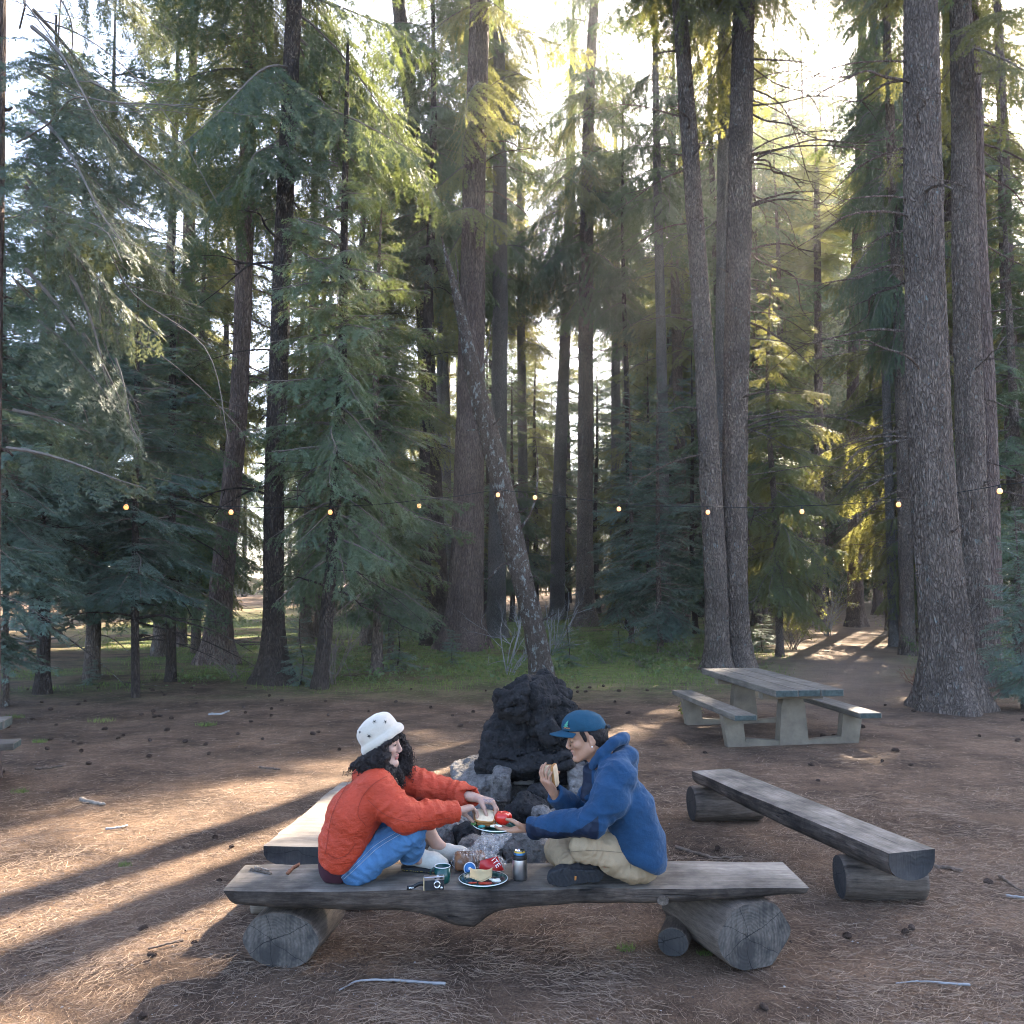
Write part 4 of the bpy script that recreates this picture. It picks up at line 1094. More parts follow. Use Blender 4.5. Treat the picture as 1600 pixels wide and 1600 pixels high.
log_piece('support_log', 'small pale-ended peg of wood wedged beside the big hexagonal log', pa + np.array([-.02, .12, .01]), pa + np.array([.02, .35, .01]), .030, 7, M_log, M_log, lg, .8)
pb = A(1062, 1450, 4.95)
log_piece('support_log', 'dim brown log stub lying behind the big hexagonal log', np.array([pb[0]-.02, pb[1]+.1, .085]), np.array([pb[0]+.08, pb[1]+.4, .085]), .085, 8, M_log, M_end_dark, lg, .9)
# right seat
q0, q1 = G(1425, 1329, ZT), G(1111, 1202, ZT)
half_log('log_bench', 'grey split-log bench slanting away on the right, half-round cut end to the camera', q0[:2], q1[:2], ([0, 1], [.33, .37]), ([0, .5, 1], [.175, .16, .13]), ZT, 13, M_plank, M_edge, M_end_dark, rag=.006)
s0 = G(1321, 1411) + [0, .10, 0]; s0[2] = .132
log_piece('support_log', 'bark-shedding log under the near end of the right bench', s0, s0 + np.array([.52, -.02, 0]) , .145, 21, M_log, M_end_dark, lg, .93)
s1 = G(1084, 1287) + [0, .10, 0]; s1[2] = .142
log_piece('support_log', 'barky log with a dark sawn end under the far end of the right bench', s1, s1 + np.array([.60, .05, 0]), .152, 22, M_log, M_end_dark, lg, .97)
# left seat, sunlit, mostly behind the woman
l0, l1 = G(470, 1322, ZT), G(575, 1222, ZT)
half_log('log_bench', 'pale split-log bench behind the woman in orange, its worn top in the sun', l0[:2], l1[:2], ([0, 1], [.46, .40]), ([0, 1], [.13, .13]), ZT, 17, M_bleached, M_edge, M_end_dark, rag=.014)
l2 = A(396, 1345, 5.75); l2[2] = .135
log_piece('support_log', 'bleached log end with drying cracks behind the front bench at left', l2, l2 + np.array([.75, .12, 0]), .15, 23, M_bleached, M_bleached, lg, .93)

# ------------------------------------------------------------------ picnic tables of timber slabs on cast concrete
M_conc = simple('mossy_concrete', (0.175, 0.140, 0.098), 0.9, var=.28, vscale=5, bump=(40, .5, .01))
M_tbl_edge = simple('green_stained_plank_end', (0.045, 0.058, 0.050), 0.85, var=.5, vscale=18, bump=(60, .5, .006))
M_slab = wood_mat('table_slab_wood', (0.065, 0.053, 0.042), (0.145, 0.122, 0.096), (0.225, 0.195, 0.155), 1, 5, .06, .5)
def slab(name, parent, c, size, boards):
    """timber slab of boards side by side, length along y"""
    w = size[0]/boards
    ob = None; mb, mats = MB(), []
    V, F = [], []
    for k in range(boards):
        v, f = box((c[0] - size[0]/2 + w*(k+.5), c[1] + (0.006 if k % 2 else -.006), c[2]), (w-.006, size[1], size[2]), None, .008); mb.add(v, f)
    v, f = mb.get()
    me = mesh_np(name, v, f, [M_slab, M_tbl_edge], None, False)
    for p_ in me.polygons:
        if p_.normal.y < -.9 or p_.normal.y > .9: p_.material_index = 1
    return link(name, me, parent)
def picnic_table(label, loc, rot, length=2.62):
    t = thing('picnic_table', label, 'picnic table', loc); t.rotation_euler = (0, 0, rot)
    slab('tabletop', t, (0, 0, .705), (.88, length, .085), 3)
    for s in (-1, 1): slab('bench_seat', t, (s*.80, -.05, .415), (.29, length*.93, .07), 1)
    for e in (-1, 1):
        y = e*length*.30
        fr = MB()
        def prism(poly, y0, y1):
            k = len(poly); v = np.array([(p_[0], yy0, p_[1]) for yy0 in (y0, y1) for p_ in poly]); jj = np.arange(k); j2 = (jj+1) % k
            fr.add(v, [np.stack([jj, j2, k+j2, k+jj], -1)]); 
            c = len(v); vv = np.array([np.append(np.mean(np.array(poly), 0), 0)]); 
            v2 = np.concatenate([v, [[vv[0, 0], y0, vv[0, 1]], [vv[0, 0], y1, vv[0, 1]]]])
            fr.add(v2, [np.stack([j2, jj, np.full(k, c)], -1), np.stack([k+jj, k+j2, np.full(k, c+1)], -1)])
        prism([(-.20, -.05), (.20, -.05), (.155, .50), (.13, .575), (-.13, .575), (-.155, .50)], y-.075, y+.075)
        prism([(-.40, .575), (.40, .575), (.40, .66), (-.40, .66)], y-.07, y+.07)
        for s in (-1, 1):
            pl = [(s*.62, -.05), (s*.86, -.05), (s*.93, .378), (s*.67, .378)]
            pl2 = [(s*.19, -.05), (s*.63, -.05), (s*.63, .09), (s*.19, .055)]
            for q in (pl, pl2): prism(q if s > 0 else q[::-1], y-.06, y+.06)
        v, f = fr.get(); link('concrete_frame', mesh_np('concrete_frame', v, f, [M_conc], None, False), t)
    return t
tn, tf = (G(1208, 1075, .75)+G(1322, 1075, .75))/2, (G(1087, 1043, .75)+G(1190, 1040, .75))/2
tc = (tn+tf)/2; td_ = tf-tn
picnic_table('weathered timber picnic table on concrete legs, near the twin fir trunks', (tc[0], tc[1], gz(tc[0], tc[1])), math.atan2(td_[1], td_[0]) - math.pi/2, float(np.hypot(td_[0], td_[1])))
picnic_table('picnic table cut by the left picture edge, only its grey plank ends showing', (-5.93, 8.15, gz(-5.9, 8.15)), R(105), 2.4)
# far wooden table at the left
def wood_table(loc, rot):
    t = thing('picnic_table', 'distant wooden trestle picnic table in the sunny opening at far left', 'picnic table', loc); t.rotation_euler = (0, 0, rot)
    v, f = box((0, 0, .73), (2.0, .75, .05), None, .01); link('tabletop', mesh_np('tabletop', v, f, [M_plank], None, False), t)
    for s in (-1, 1):
        v, f = box((0, s*.68, .43), (2.0, .26, .045), None, .01); link('bench_seat', mesh_np('bench_seat', v, f, [M_plank], None, False), t)
    for e in (-.7, .7):
        mb = MB()
        for s in (-1, 1): mb.tube([(e, s*.62, -.03), (e, s*.22, .70)], .045, 4)
        mb.tube([(e+.05, -.75, .385), (e+.05, .75, .385)], .04, 4); mb.tube([(e-.04, 0, .40), (e*.35, 0, .70)], .035, 4)
        v, f = mb.get(); link('trestle_leg', mesh_np('trestle_leg', v, f, [M_log], None, False), t)
wt = G(15, 1024); wood_table((wt[0], wt[1], gz(wt[0], wt[1])), R(4))

# ------------------------------------------------------------------ lava-stone fireplace and fire ring
def rock_mat(name, dark, mid, light, scale=5.0, bump=1.0, pits=26.0):
    m, nt, b = new_mat(name); N = NT(nt); v = N.coord()
    n1 = N.noise(v, scale, 6, .7); n2 = N.noise(v, scale*7, 5, .75); p = N.vor(v, pits, 'F1')
    col = N.ramp(n1, [(.3, dark), (.52, mid), (.75, light)])
    col = N.mixc(.5, col, N.ramp(n2, [(.35, dark), (.7, light)]))
    N.l(col, b.inputs['Base Color']); b.inputs['Roughness'].default_value = .92; b.inputs['Specular IOR Level'].default_value = .25
    h = N.math('ADD', N.math('MULTIPLY', n2, 1.2), N.ramp(p, [(.1, 0.), (.35, .6)]))
    N.l(N.bump(h, bump, .02), b.inputs['Normal']); return m
M_lava = rock_mat('sooty_lava_rock', (0.006, 0.0055, 0.0055), (0.013, 0.012, 0.012), (0.045, 0.042, 0.042), 3.5)
M_greyrock = rock_mat('grey_lava_rock', (0.050, 0.044, 0.041), (0.14, 0.126, 0.116), (0.31, 0.285, 0.26), 4.0)
M_fireclay = simple('pale_fire_brick', (0.26, 0.235, 0.21), .9, var=.3, vscale=9, bump=(30, .5, .01))
D = 7.45
fp = thing('stone_fireplace', 'soot-blackened lava-stone outdoor fireplace between the two people', 'fireplace', (A(815, 1290, D)[0], D, 0))
def rough_rock(V, Q, seed, amp, sc=4.0):
    n = vnormals(V, Q)
    d = amp*fbm(V*sc + seed, 4, seed, .55) + amp*.55*(1 - 2*np.abs(fbm(V*sc*2.1 + seed*2, 3, seed+3)))
    return V + n*d[:, None]
f_ = Field((-1.0+fp.location[0], D-.75, .42), (1.0+fp.location[0], D+.75, 1.50), .014)
B = lambda px, py, dd=0: A(px, py, D+dd)
def rrot(r_, a_=.5):
    ax, ay, az = r_.normal(0, a_, 3); cx_, sx_, cy_, sy_, cz_, sz_ = math.cos(ax), math.sin(ax), math.cos(ay), math.sin(ay), math.cos(az*1.6), math.sin(az*1.6)
    return np.array([[1, 0, 0], [0, cx_, -sx_], [0, sx_, cx_]]) @ np.array([[cy_, 0, sy_], [0, 1, 0], [-sy_, 0, cy_]]) @ np.array([[cz_, -sz_, 0], [sz_, cz_, 0], [0, 0, 1]])
rs_ = np.random.default_rng(12)
for (px, py, dd, rx, ry, rz) in [(828, 1160, .1, .30, .30, .24), (824, 1118, .12, .20, .26, .22), (846, 1106, .12, .17, .24, .20), (790, 1175, .0, .17, .26, .16), (885, 1165, .05, .18, .28, .2), (838, 1193, -.12, .34, .26, .07), (776, 1196, -.05, .13, .2, .08), (892, 1138, .15, .08, .2, .14)]:
    f_.rbox(B(px, py, dd), (rx, ry, rz), rrot(rs_, .14), .03, .05)
for k_ in range(46):                                            # the broken faces of single lava blocks
    py = rs_.uniform(1075, 1200); hw = np.interp(py, [1065, 1200], [28, 72]); px = 836 + rs_.uniform(-hw, hw)
    f_.rbox(B(px, py, rs_.uniform(-.30, .05)), rs_.uniform(.04, .12, 3)*[1.2, .9, .7], rrot(rs_, .5), .012, .012)
for px, py in ((812, 1080), (838, 1068), (853, 1064), (868, 1074), (880, 1092), (800, 1098)):
    f_.rbox(B(px, py, rs_.uniform(0, .2)), rs_.uniform(.045, .075, 3), rrot(rs_, .6), .012, .012)
f_.rbox(B(842, 1072, .1), (.07, .2, .05), rrot(rs_, .2), .01, .015, 'cut')
for k_ in range(14):
    f_.rbox(B(rs_.uniform(775, 905), rs_.uniform(1090, 1195), -.33), (rs_.uniform(.05, .16), .10, rs_.uniform(.006, .014)), rrot(rs_, .25), .004, .006, 'cut')
V, Q = f_.mesh(1); V = rough_rock(V, Q, 4, .022, 7.0); V = rough_rock(V, Q, 14, .010, 22.0)
part('hood', V, Q, M_lava, fp)
f_ = Field((-1.0+fp.location[0], D-1.0, -.15), (1.0+fp.location[0], D+.8, .80), .014)
for (px, py, dd, rx, ry, rz) in [(765, 1262, 0, .24, .36, .34), (742, 1285, -.1, .18, .32, .26), (815, 1260, .22, .42, .28, .40), (905, 1262, 0, .22, .38, .40), (925, 1288, -.05, .16, .32, .28), (785, 1232, .0, .18, .28, .18)]:
    f_.rbox(B(px, py, dd), (rx, ry, rz), rrot(rs_, .15), .05, .05)
for k_ in range(40):
    px = rs_.choice([rs_.uniform(725, 815), rs_.uniform(878, 935)]); py = rs_.uniform(1225, 1300)
    f_.rbox(B(px, py, rs_.uniform(-.42, -.18)), rs_.uniform(.05, .12, 3), rrot(rs_, .5), .025, .02)
f_.rbox(B(842, 1238, -.32), (.24, .40, .17), None, .03, .02, 'cut')
V, Q = f_.mesh(1); V = rough_rock(V, Q, 9, .022, 7.0); V = rough_rock(V, Q, 19, .010, 22.0)
part('hearth', V, Q, M_greyrock, fp)
for k, (px, py, w, h) in enumerate([(818, 1212, .17, .14), (877, 1214, .12, .14), (846, 1232, .12, .09)]):
    v, q = box(B(px, py, -.04 - .01*k), (w, .06, h), None, .012); part('fire_brick', v, q, M_fireclay, fp, False)
def rock(label, c, r, seed, mat, h=.011, amp=.12, flat=0, name='fire_ring_rock', cat='rock', group='rocks of the fire ring'):
    c = np.asarray(c, float); r = np.asarray(r, float)
    f = Field(c - r*1.5, c + r*1.5, h); rs = np.random.default_rng(seed)
    f.ell(c, r*.9, None, 0)
    for q in range(3): f.ell(c + rs.uniform(-.45, .45, 3)*r, r*rs.uniform(.45, .7, 3), None, .03)
    for q in range(11):
        nrm = norm(rs.normal(0, 1, 3)); f.plane(c + nrm*r*rs.uniform(.55, .80), nrm, .006)
    V, Q = f.mesh(1); V = rough_rock(V, Q, seed, amp*r.min()*1.5, 1.1/r.min()); V = rough_rock(V, Q, seed + 7, amp*r.min()*.5, 4.0/r.min())
    o = link(name, mesh_np(name, V - c, Q, [mat]), None, c); return tag(o, label, cat, group)
g_ = lambda px, py, d: A(px, py, d)
rock('grey pitted rock behind the woman\'s hands, left in the fire ring', g_(705, 1290, 6.5), (.20, .20, .16), 41, M_greyrock)
rock('large grey rock right behind the drinks can, front of the fire ring', g_(822, 1330, 5.55), (.20, .17, .15), 42, M_greyrock)
rock('low rock behind the clear bread bag at the front of the fire ring', g_(755, 1332, 5.6), (.17, .16, .13), 43, M_greyrock)
rock('sooty black rock standing in the fireplace mouth', g_(822, 1262, 6.75), (.17, .14, .12), 44, M_lava)
rock('black cinder lump above the sooty rock in the fireplace mouth', g_(838, 1243, 6.95), (.13, .13, .10), 45, M_lava)
rock('small pale grey stone beside the sooty rock', g_(846, 1270, 6.4), (.075, .08, .08), 46, M_greyrock)
rock('dark slab-like rock just left of the held plate', g_(738, 1302, 5.9), (.17, .14, .10), 47, M_lava)
rock('grey rock at the far right of the fire ring, behind the man\'s knee', g_(885, 1300, 6.6), (.22, .2, .17), 48, M_greyrock)
rock('dim rock at the left rear of the fire ring below the fireplace flank', g_(690, 1300, 6.0), (.16, .16, .13), 49, M_greyrock)

# ------------------------------------------------------------------ string of bulbs across the clearing
M_cable = simple('black_cable', (0.012, 0.012, 0.012), .5)
m, nt, b = new_mat('lit_bulb_glass'); b.inputs['Base Color'].default_value = (1, .75, .4, 1)
b.inputs['Emission Color'].default_value = (1.0, .30, .05, 1); b.inputs['Emission Strength'].default_value = .22; M_bulb = m
M_fil = new_mat('bulb_core'); M_fil[2].inputs['Emission Color'].default_value = (1.0, .74, .42, 1); M_fil[2].inputs['Emission Strength'].default_value = 26.0; M_fil = M_fil[0]
bulbs = [(197, 792, 15.6), (361, 800, 16.2), (516, 800, 16.8), (655, 790, 17.6), (778, 773, 18.2), (836, 777, 18.2), (967, 795, 18.0), (1106, 800, 17.6), (1253, 799, 17.0), (1404, 788, 15.6), (1562, 767, 14.2)]
sl_ = thing('string_lights', 'string of glowing amber bulbs on a black wire across the trees', 'string lights', A(778, 765, 18.2))
wire = [A(-60, 768, 15.0)] + [A(px, py-9, d) for px, py, d in bulbs] + [A(1680, 735, 13.4)]
Wr = []
for a_, b_ in zip(wire[:-1], wire[1:]):
    tt_ = np.linspace(0, 1, 12, endpoint=False)[:, None]; p = a_*(1-tt_) + b_*tt_; p[:, 2] -= .03*4*(tt_*(1-tt_))[:, 0]; Wr.append(p)
v, q = tube(np.concatenate(Wr), .0075, 5); part('cable', v, q, M_cable, sl_)
for px, py, d in bulbs:
    c = A(px, py, d); s = d/17.0*1.0
    bo = link('bulb', None, sl_)
    v, q = lathe(np.array([(0, -.042), (.018, -.040), (.031, -.026), (.036, -.004), (.030, .018), (.018, .032), (.016, .04)])*1.2, c, 16)
    bo = part('bulb', v, q, M_bulb, sl_) if False else bo
    bpy.data.objects.remove(bo)
    bo = part('bulb', v, q, M_bulb, sl_)
    v, q = lathe([(.017, .034), (.021, .036), (.021, .075), (.012, .082), (.006, .10)], c, 12); part('socket', v, q, M_cable, bo)
# ------------------------------------------------------------------ people
def A2(px, py, d): return A(px, py, d + .15)
def frame(fwd, up):
    f = norm(fwd); s = norm(np.cross(f, up)); u = np.cross(s, f)       # s points to the figure's right
    return np.stack([f, s, u])
def head(F, c, fr, sc=1.0, nose=1.0, ears=True, jaw=1.0):
    f, s, u = fr
    P = lambda a, b_, h: np.asarray(c) + sc*(a*f + b_*s + h*u)
    Rm = fr
    F.ell(P(-.015, 0, .035), np.array([.093, .074, .086])*sc, Rm, .01)
    F.ell(P(.022, 0, -.028), np.array([.066, .060, .084])*sc, Rm, .03)
    for k in (-1, 1):
        F.cap(P(-.005, .052*k, -.055), P(.068, .016*k, -.098), .024*sc*jaw, .017*sc*jaw, .025)
        F.cap(P(.080, .012*k, .024), P(.062, .046*k, .020), .010*sc, .009*sc, .014)
        F.ell(P(.060, .040*k, -.022), np.array([.022, .020, .018])*sc, Rm, .02)
        F.ell(P(.097, .032*k, .006), np.array([.017, .017, .012])*sc, Rm, .010, 'cut')
        F.ell(P(.071, .031*k, .005), np.array([.0145, .0145, .0135])*sc, Rm, .004)
        F.ell(P(.097, .012*k, -.034), np.array([.011, .008, .008])*sc, Rm, .006)
        if ears:
            F.ell(P(-.018, .076*k, -.012), np.array([.019, .009, .031])*sc, Rm, .006)
            F.ell(P(-.012, .086*k, -.008), np.array([.009, .006, .017])*sc, Rm, .003, 'cut')
            F.ell(P(-.010, .075*k, -.036), np.array([.009, .007, .009])*sc, Rm, .005)
    F.cap(P(.084, 0, .016), P(.105*nose, 0, -.023), .0080*sc, .0095*sc, .012)
    F.cap(P(.100*nose, 0, -.028), P(.103*nose, 0, -.026), .0090*sc, .0090*sc, .006)
    F.cap(P(.086, -.016, -.056), P(.086, .016, -.056), .0072*sc, .0072*sc, .007)
    F.cap(P(.090, -.004, -.0545), P(.090, .004, -.0545), .0062*sc, .0070*sc, .006)
    F.cap(P(.085, -.013, -.068), P(.085, .013, -.068), .0074*sc, .0074*sc, .006)
    F.rbox(P(.102, 0, -.0623), np.array([.012, .020, .0012])*sc, Rm, .0008, .004, 'cut')
    F.ell(P(.080, 0, -.098), np.array([.018, .020, .016])*sc, Rm, .014)
    return P
def hand(F, w, fw, pn, ts, curls, thumb, sc=1.0, spread=.12):
    fw, ts = norm(fw), norm(ts); pn = norm(np.asarray(pn) - fw*np.dot(pn, fw)); ts = norm(ts - fw*np.dot(ts, fw) - pn*np.dot(ts, pn))
    w = np.asarray(w, float); tips = []
    F.cap(w - fw*.05*sc, w, .026*sc, .0235*sc, .01)
    lens = [(.042, .025, .021), (.047, .028, .022), (.043, .026, .021), (.034, .020, .018)]
    offs = (.029, .010, -.010, -.028)
    for k in range(4):
        kn = w + sc*(fw*(.088, .092, .087, .078)[k] + ts*offs[k] - pn*.004)
        F.cap(w + sc*(ts*offs[k]*.55 + fw*.004), kn, .0165*sc, .0118*sc, .012)
        F.cap(w + sc*(ts*offs[k]*.7 + fw*.03 + pn*.006), kn + sc*pn*.004 - fw*.012, .013*sc, .011*sc, .012)
        c = curls[k] if hasattr(curls[0], '__len__') else curls
        d0 = norm(fw + ts*offs[k]/.03*spread); ang = 0; p = kn; r = (.0092, .0095, .009, .0080)[k]*sc
        for j in range(3):
            ang += R(c[j]); d = d0*math.cos(ang) + pn*math.sin(ang); q = p + d*lens[k][j]*sc
            F.cap(p, q, r, r*.88, .0045); p = q; r *= .88
        tips.append(p)
    p = w + sc*(fw*.022 + ts*.024 + pn*.008)
    for d, l, r in zip(thumb, (.046, .034, .026), (.0145, .0105, .0095)):
        d = norm(d); q = p + d*l*sc; F.cap(p, q, r*sc, r*.9*sc, .009 if r > .012 else .005); p = q
    return tips
def cuffcut(F, p, d, r):
    d = norm(d); a = norm(np.cross(d, [0, .3, 1])); Rm = np.stack([d, a, np.cross(d, a)])
    F.rbox(p + d*.10, (.10, r*1.9, r*1.9), Rm, .004, .004, 'cut')
    F.cap(p - d*.03, p + d*.02, r*.74, r*.78, .003, 'cut')
def wrinkle(V, Q, amp, sc, seed, stretch=(1, 1, 1), ridged=.6):
    P = V*np.array(stretch)*sc
    n = fbm(P + seed, 3, seed); rd = 1 - 2.2*np.abs(fbm(P*.8 + seed*2.3, 2, seed+5))
    return displace(V, Q, amp*((1-ridged)*n*1.6 + ridged*rd))
def by_faces(V, Q, fns):
    c = V[Q].mean(1); mi = np.zeros(len(Q), int)
    for k, fn in enumerate(fns, 1): mi[fn(c)] = k
    return mi
def skin(name, col):
    m, nt, b = new_mat(name); N = NT(nt); v = N.coord()
    f = N.noise(v, 22, 4, .6)
    N.l(N.ramp(f, [(.3, tuple(c*.86 for c in col)), (.7, tuple(min(1, c*1.1) for c in col))]), b.inputs['Base Color'])
    b.inputs['Roughness'].default_value = .5; b.inputs['Specular IOR Level'].default_value = .35
    b.inputs['Subsurface Weight'].default_value = .12; b.inputs['Subsurface Radius'].default_value = (.012, .005, .003); b.inputs['Subsurface Scale'].default_value = .6
    N.l(N.bump(N.noise(v, 180, 3, .6), .12, .002), b.inputs['Normal']); return m
M_skw, M_skm = skin('light_brown_skin', (.42, .255, .188)), skin('tan_skin', (.37, .195, .118))
M_lip = simple('lip', (.33, .13, .11), .45); M_lipm = simple('lip_brown', (.34, .15, .115), .5)
M_eyew = simple('eye_white', (.72, .69, .66), .25, var=.02); M_iris = simple('dark_iris', (.025, .015, .010), .2)
M_hair = simple('black_curly_hair', (.014, .010, .009), .7, var=.5, vscale=60, bump=(90, .8, .01), spec=.25)
M_brow = simple('brow_hair', (.016, .011, .009), .8)
def fabric(name, col, rough=.85, weave=220., wstr=.25, var=.12, sheen=.0, vscale=9):
    m, nt, b = new_mat(name); N = NT(nt); v = N.coord()
    f = N.noise(v, vscale, 5, .65)
    N.l(N.ramp(f, [(.3, tuple(c*(1-var) for c in col)), (.7, tuple(min(1, c*(1+var)) for c in col))]), b.inputs['Base Color'])
    b.inputs['Roughness'].default_value = rough; b.inputs['Specular IOR Level'].default_value = .25
    if sheen: b.inputs['Sheen Weight'].default_value = sheen; b.inputs['Sheen Roughness'].default_value = .4
    h = N.math('ADD', N.noise(v, weave, 2, .6), N.math('MULTIPLY', N.noise(v, 28, 4, .6), 1.0))
    N.l(N.bump(h, wstr, .006), b.inputs['Normal']); return m
M_orange = fabric('orange_nylon', (.40, .044, .017), .55, 60., .7, .10)
def quilt(m):
    nt = m.node_tree; N = NT(nt); b = nt.nodes['Principled BSDF']; wv = N.n('ShaderNodeTexWave', bands_direction='DIAGONAL'); wv.inputs['Scale'].default_value = 9.0
    wv.inputs['Distortion'].default_value = 2.5; wv.inputs['Detail'].default_value = 3.0; N.l(N.coord((1, .4, 1.2)), wv.inputs['Vector']); cr = N.noise(N.coord((1, 1, 2.2)), 26, 5, .7, 1.2)
    old = b.inputs['Normal'].links[0].from_socket; N.l(N.bump(N.math('ADD', N.math('MULTIPLY', wv.outputs['Fac'], .22), cr), .6, .014, old), b.inputs['Normal'])
quilt(M_orange)
M_maroon = fabric('dark_plum_knit', (.045, .013, .020), .95)
M_denim = fabric('blue_denim', (.058, .145, .275), .85, 260., .35, .35, vscale=6)
M_fleece = fabric('blue_fleece', (.012, .043, .095), .95, 150., .4, .2, .10)
M_navy = fabric('navy_nylon', (.006, .012, .028), .6, 60., .3)
M_khaki = fabric('khaki_cotton', (.31, .228, .138), .9, 200., .3, .10)
M_cap = fabric('teal_blue_cotton', (.009, .048, .082), .85, 200., .25, .12)
M_cream = fabric('cream_wool', (.50, .435, .35), .97, 160., .35, .07, .6)
M_shoew = fabric('off_white_canvas', (.52, .49, .43), .85, 120., .5, .08)
M_rubber = simple('dark_rubber', (.022, .023, .026), .75, bump=(70, .9, .006)); M_yel = simple('yellow_rubber', (.45, .33, .03), .6)
M_tattoo = new_mat('inked_skin'); N = NT(M_tattoo[1]); _v = N.coord()
N.l(N.mixc(N.ramp(N.noise(_v, 95, 2, .5, 2.0), [(.50, 0.), (.56, .8)]), (.42, .255, .188), (.05, .075, .12)), M_tattoo[2].inputs['Base Color']); M_tattoo = M_tattoo[0]
def eyes(P, fr, sc, parent, closed=False):
    f, s, u = fr
    for k in (-1, 1):
        c = P(.0735, .031*k, .004)
        v, q = lathe([(.0, -.012), (.006, -.0104), (.0104, -.006), (.012, 0), (.0104, .006), (.006, .0104), (.0, .012)], c, 16)
        eo = part('eye', v, q, M_eyew, parent)
        if not closed:
            dd = norm(f + .12*s*k - .12*u); v, q = lathe([(0, .0), (.0055, -.0008), (.0058, -.003)], (0, 0, 0), 14)
            z = dd; x = norm(np.cross(u, z)); y = np.cross(z, x); v = v[:, :1]*x + v[:, 1:2]*y + v[:, 2:]*z + c + dd*.0128*1.0
            part('iris', v, q, M_iris, eo)
        C = [P(.081, (.031-.016)*k, .003), P(.0875, .027*k, .0075 if not closed else .000), P(.0855, .037*k, .0065 if not closed else -.0005), P(.077, .047*k, .002)]
        v, q = tube(catmull(C, 10), [.0008] + [.0017]*8 + [.0007], 5); part('eyelash', v, q, M_brow, parent)
        C = [P(.094, .012*k, .027), P(.091, .026*k, .033), P(.077, .048*k, .027)]
        v, q = tube(catmull(C, 10), np.array([.002, .003, .0036, .0036, .0034, .003, .0028, .0024, .002, .001])*sc, 6); part('eyebrow', v, q, M_brow, parent)

# ============ the woman
W0 = A2(560, 1375, 4.9); W0[2] = ZT
wm = thing('person', 'woman in orange jacket, blue jeans and white starred hat, reaching for the tomato', 'person', W0)
hc = A2(597, 1162, 4.93); wf = frame((1, -.16, -.04), (0, 0, 1)); WS = 1.03
F = Field(W0 + [-.36, -.36, -.06], W0 + [.98, .48, .98], .0036)
PW = head(F, hc, wf, WS, 1.0, False)
nk = A2(590, 1207, 4.93)
F.cap(hc + [-.02, 0, -.06], nk, .052, .060, .03)
sN, sF = A2(590, 1232, 4.77), A2(622, 1216, 5.08)
eN, eF = A2(634, 1276, 4.70), A2(690, 1236, 5.10)
wN, wF = A2(716, 1267, 4.84), A2(746, 1247, 4.985)
F.cap(nk, A2(560, 1270, 4.92), .09, .11, .05); F.cap(A2(560, 1270, 4.92), A2(548, 1335, 4.92), .11, .11, .05)
F.cap(sN, sF, .06, .06, .05)
for a_, b_, c_ in ((sN, eN, wN), (sF, eF, wF)):
    F.chain([(a_, .052), (b_, .040), (c_ - norm(c_-b_)*.03, .027)], .02)
hipN, knN, anN = A2(560, 1349, 4.83), A2(643, 1301, 4.80), A2(641, 1338, 4.97)
hipF, knF, anF = A2(566, 1340, 5.02), A2(645, 1262, 5.10), A2(682, 1319, 5.15)
F.chain([(hipN, .075), (knN, .05), (anN, .036)], .03)
F.chain([(hipF, .075), (knF, .05), (A2(662, 1288, 5.13), .050), (anF, .034), (A2(700, 1330, 5.14), .03)], .02)
F.cap(anN, A2(680, 1350, 5.02), .034, .026, .02)
hand(F, wN, A2(738, 1261, 4.90)-wN, (.15, -.1, -1), (-.15, 1, .1), [(38, 42, 25), (42, 45, 25), (46, 45, 25), (50, 40, 25)], [(.7, .5, -.5), (.8, .2, -.7), (.8, 0, -.8)], .98)
hand(F, wF, A2(785, 1257, 4.965)-wF, (-.25, -.1, -1), (0, -1, -.1), [(48, 34, 22), (46, 36, 22), (46, 38, 22), (46, 38, 22)], [(.45, -.55, -.65), (.35, -.3, -.9), (.4, -.05, -.95)], 1.0)
V, Q = F.mesh(1)
lipc = PW(.092, 0, -.062)
mi = by_faces(V, Q, [lambda c: (np.abs((c-lipc) @ wf[2]) < .0155*WS) & (np.abs((c-lipc) @ wf[1]) < .021) & (np.abs((c-lipc) @ wf[0]) < .022) & (((c-PW(0, 0, 0)) @ wf[0]) > .083*WS),
                     lambda c: (np.linalg.norm(c - (wF*.55 + A2(785, 1257, 4.965)*.45) - [0, -.01, .012], axis=1) < .036)])
link('body', mesh_np('body', V - W0, Q, [M_skw, M_lip, M_tattoo], mi), wm)
eyes(PW, wf, WS, wm)
# jacket
F = Field(W0 + [-.40, -.40, -.05], W0 + [.80, .50, .80], .005)
for dd, xo in ((-.13, 0), (.13, 8)):
    F.chain([(A2(586+xo, 1232, 4.92+dd), .105), (A2(553+xo, 1273, 4.92+dd), .132), (A2(537+xo, 1318, 4.92+dd), .122), (A2(533+xo, 1345, 4.92+dd), .115)], .05)
F.cap(A2(572, 1212, 4.93), A2(600, 1212, 4.93), .075, .07, .05)
F.plane(A2(520, 1341, 4.9), (-.30, 0, -1), .012)
F.plane(A2(572, 1322, 4.9), (.85, 0, -.75), .03)
F.chain([(sN, .088), ((sN+eN)/2 + [0, -.01, -.01], .086), (eN, .080), ((eN*.55+wN*.45), .066), (wN - norm(wN-eN)*.02, .056)], .035)
F.chain([(sF, .090), ((sF+eF)/2, .082), (eF, .070), ((eF*.5+wF*.5), .062), (wF - norm(wF-eF)*.005, .052)], .035)
cuffcut(F, wN - norm(wN-eN)*.01, wN-eN, .056); cuffcut(F, wF - norm(wF-eF)*.01, wF-eF, .052)
V, Q = F.mesh(2)
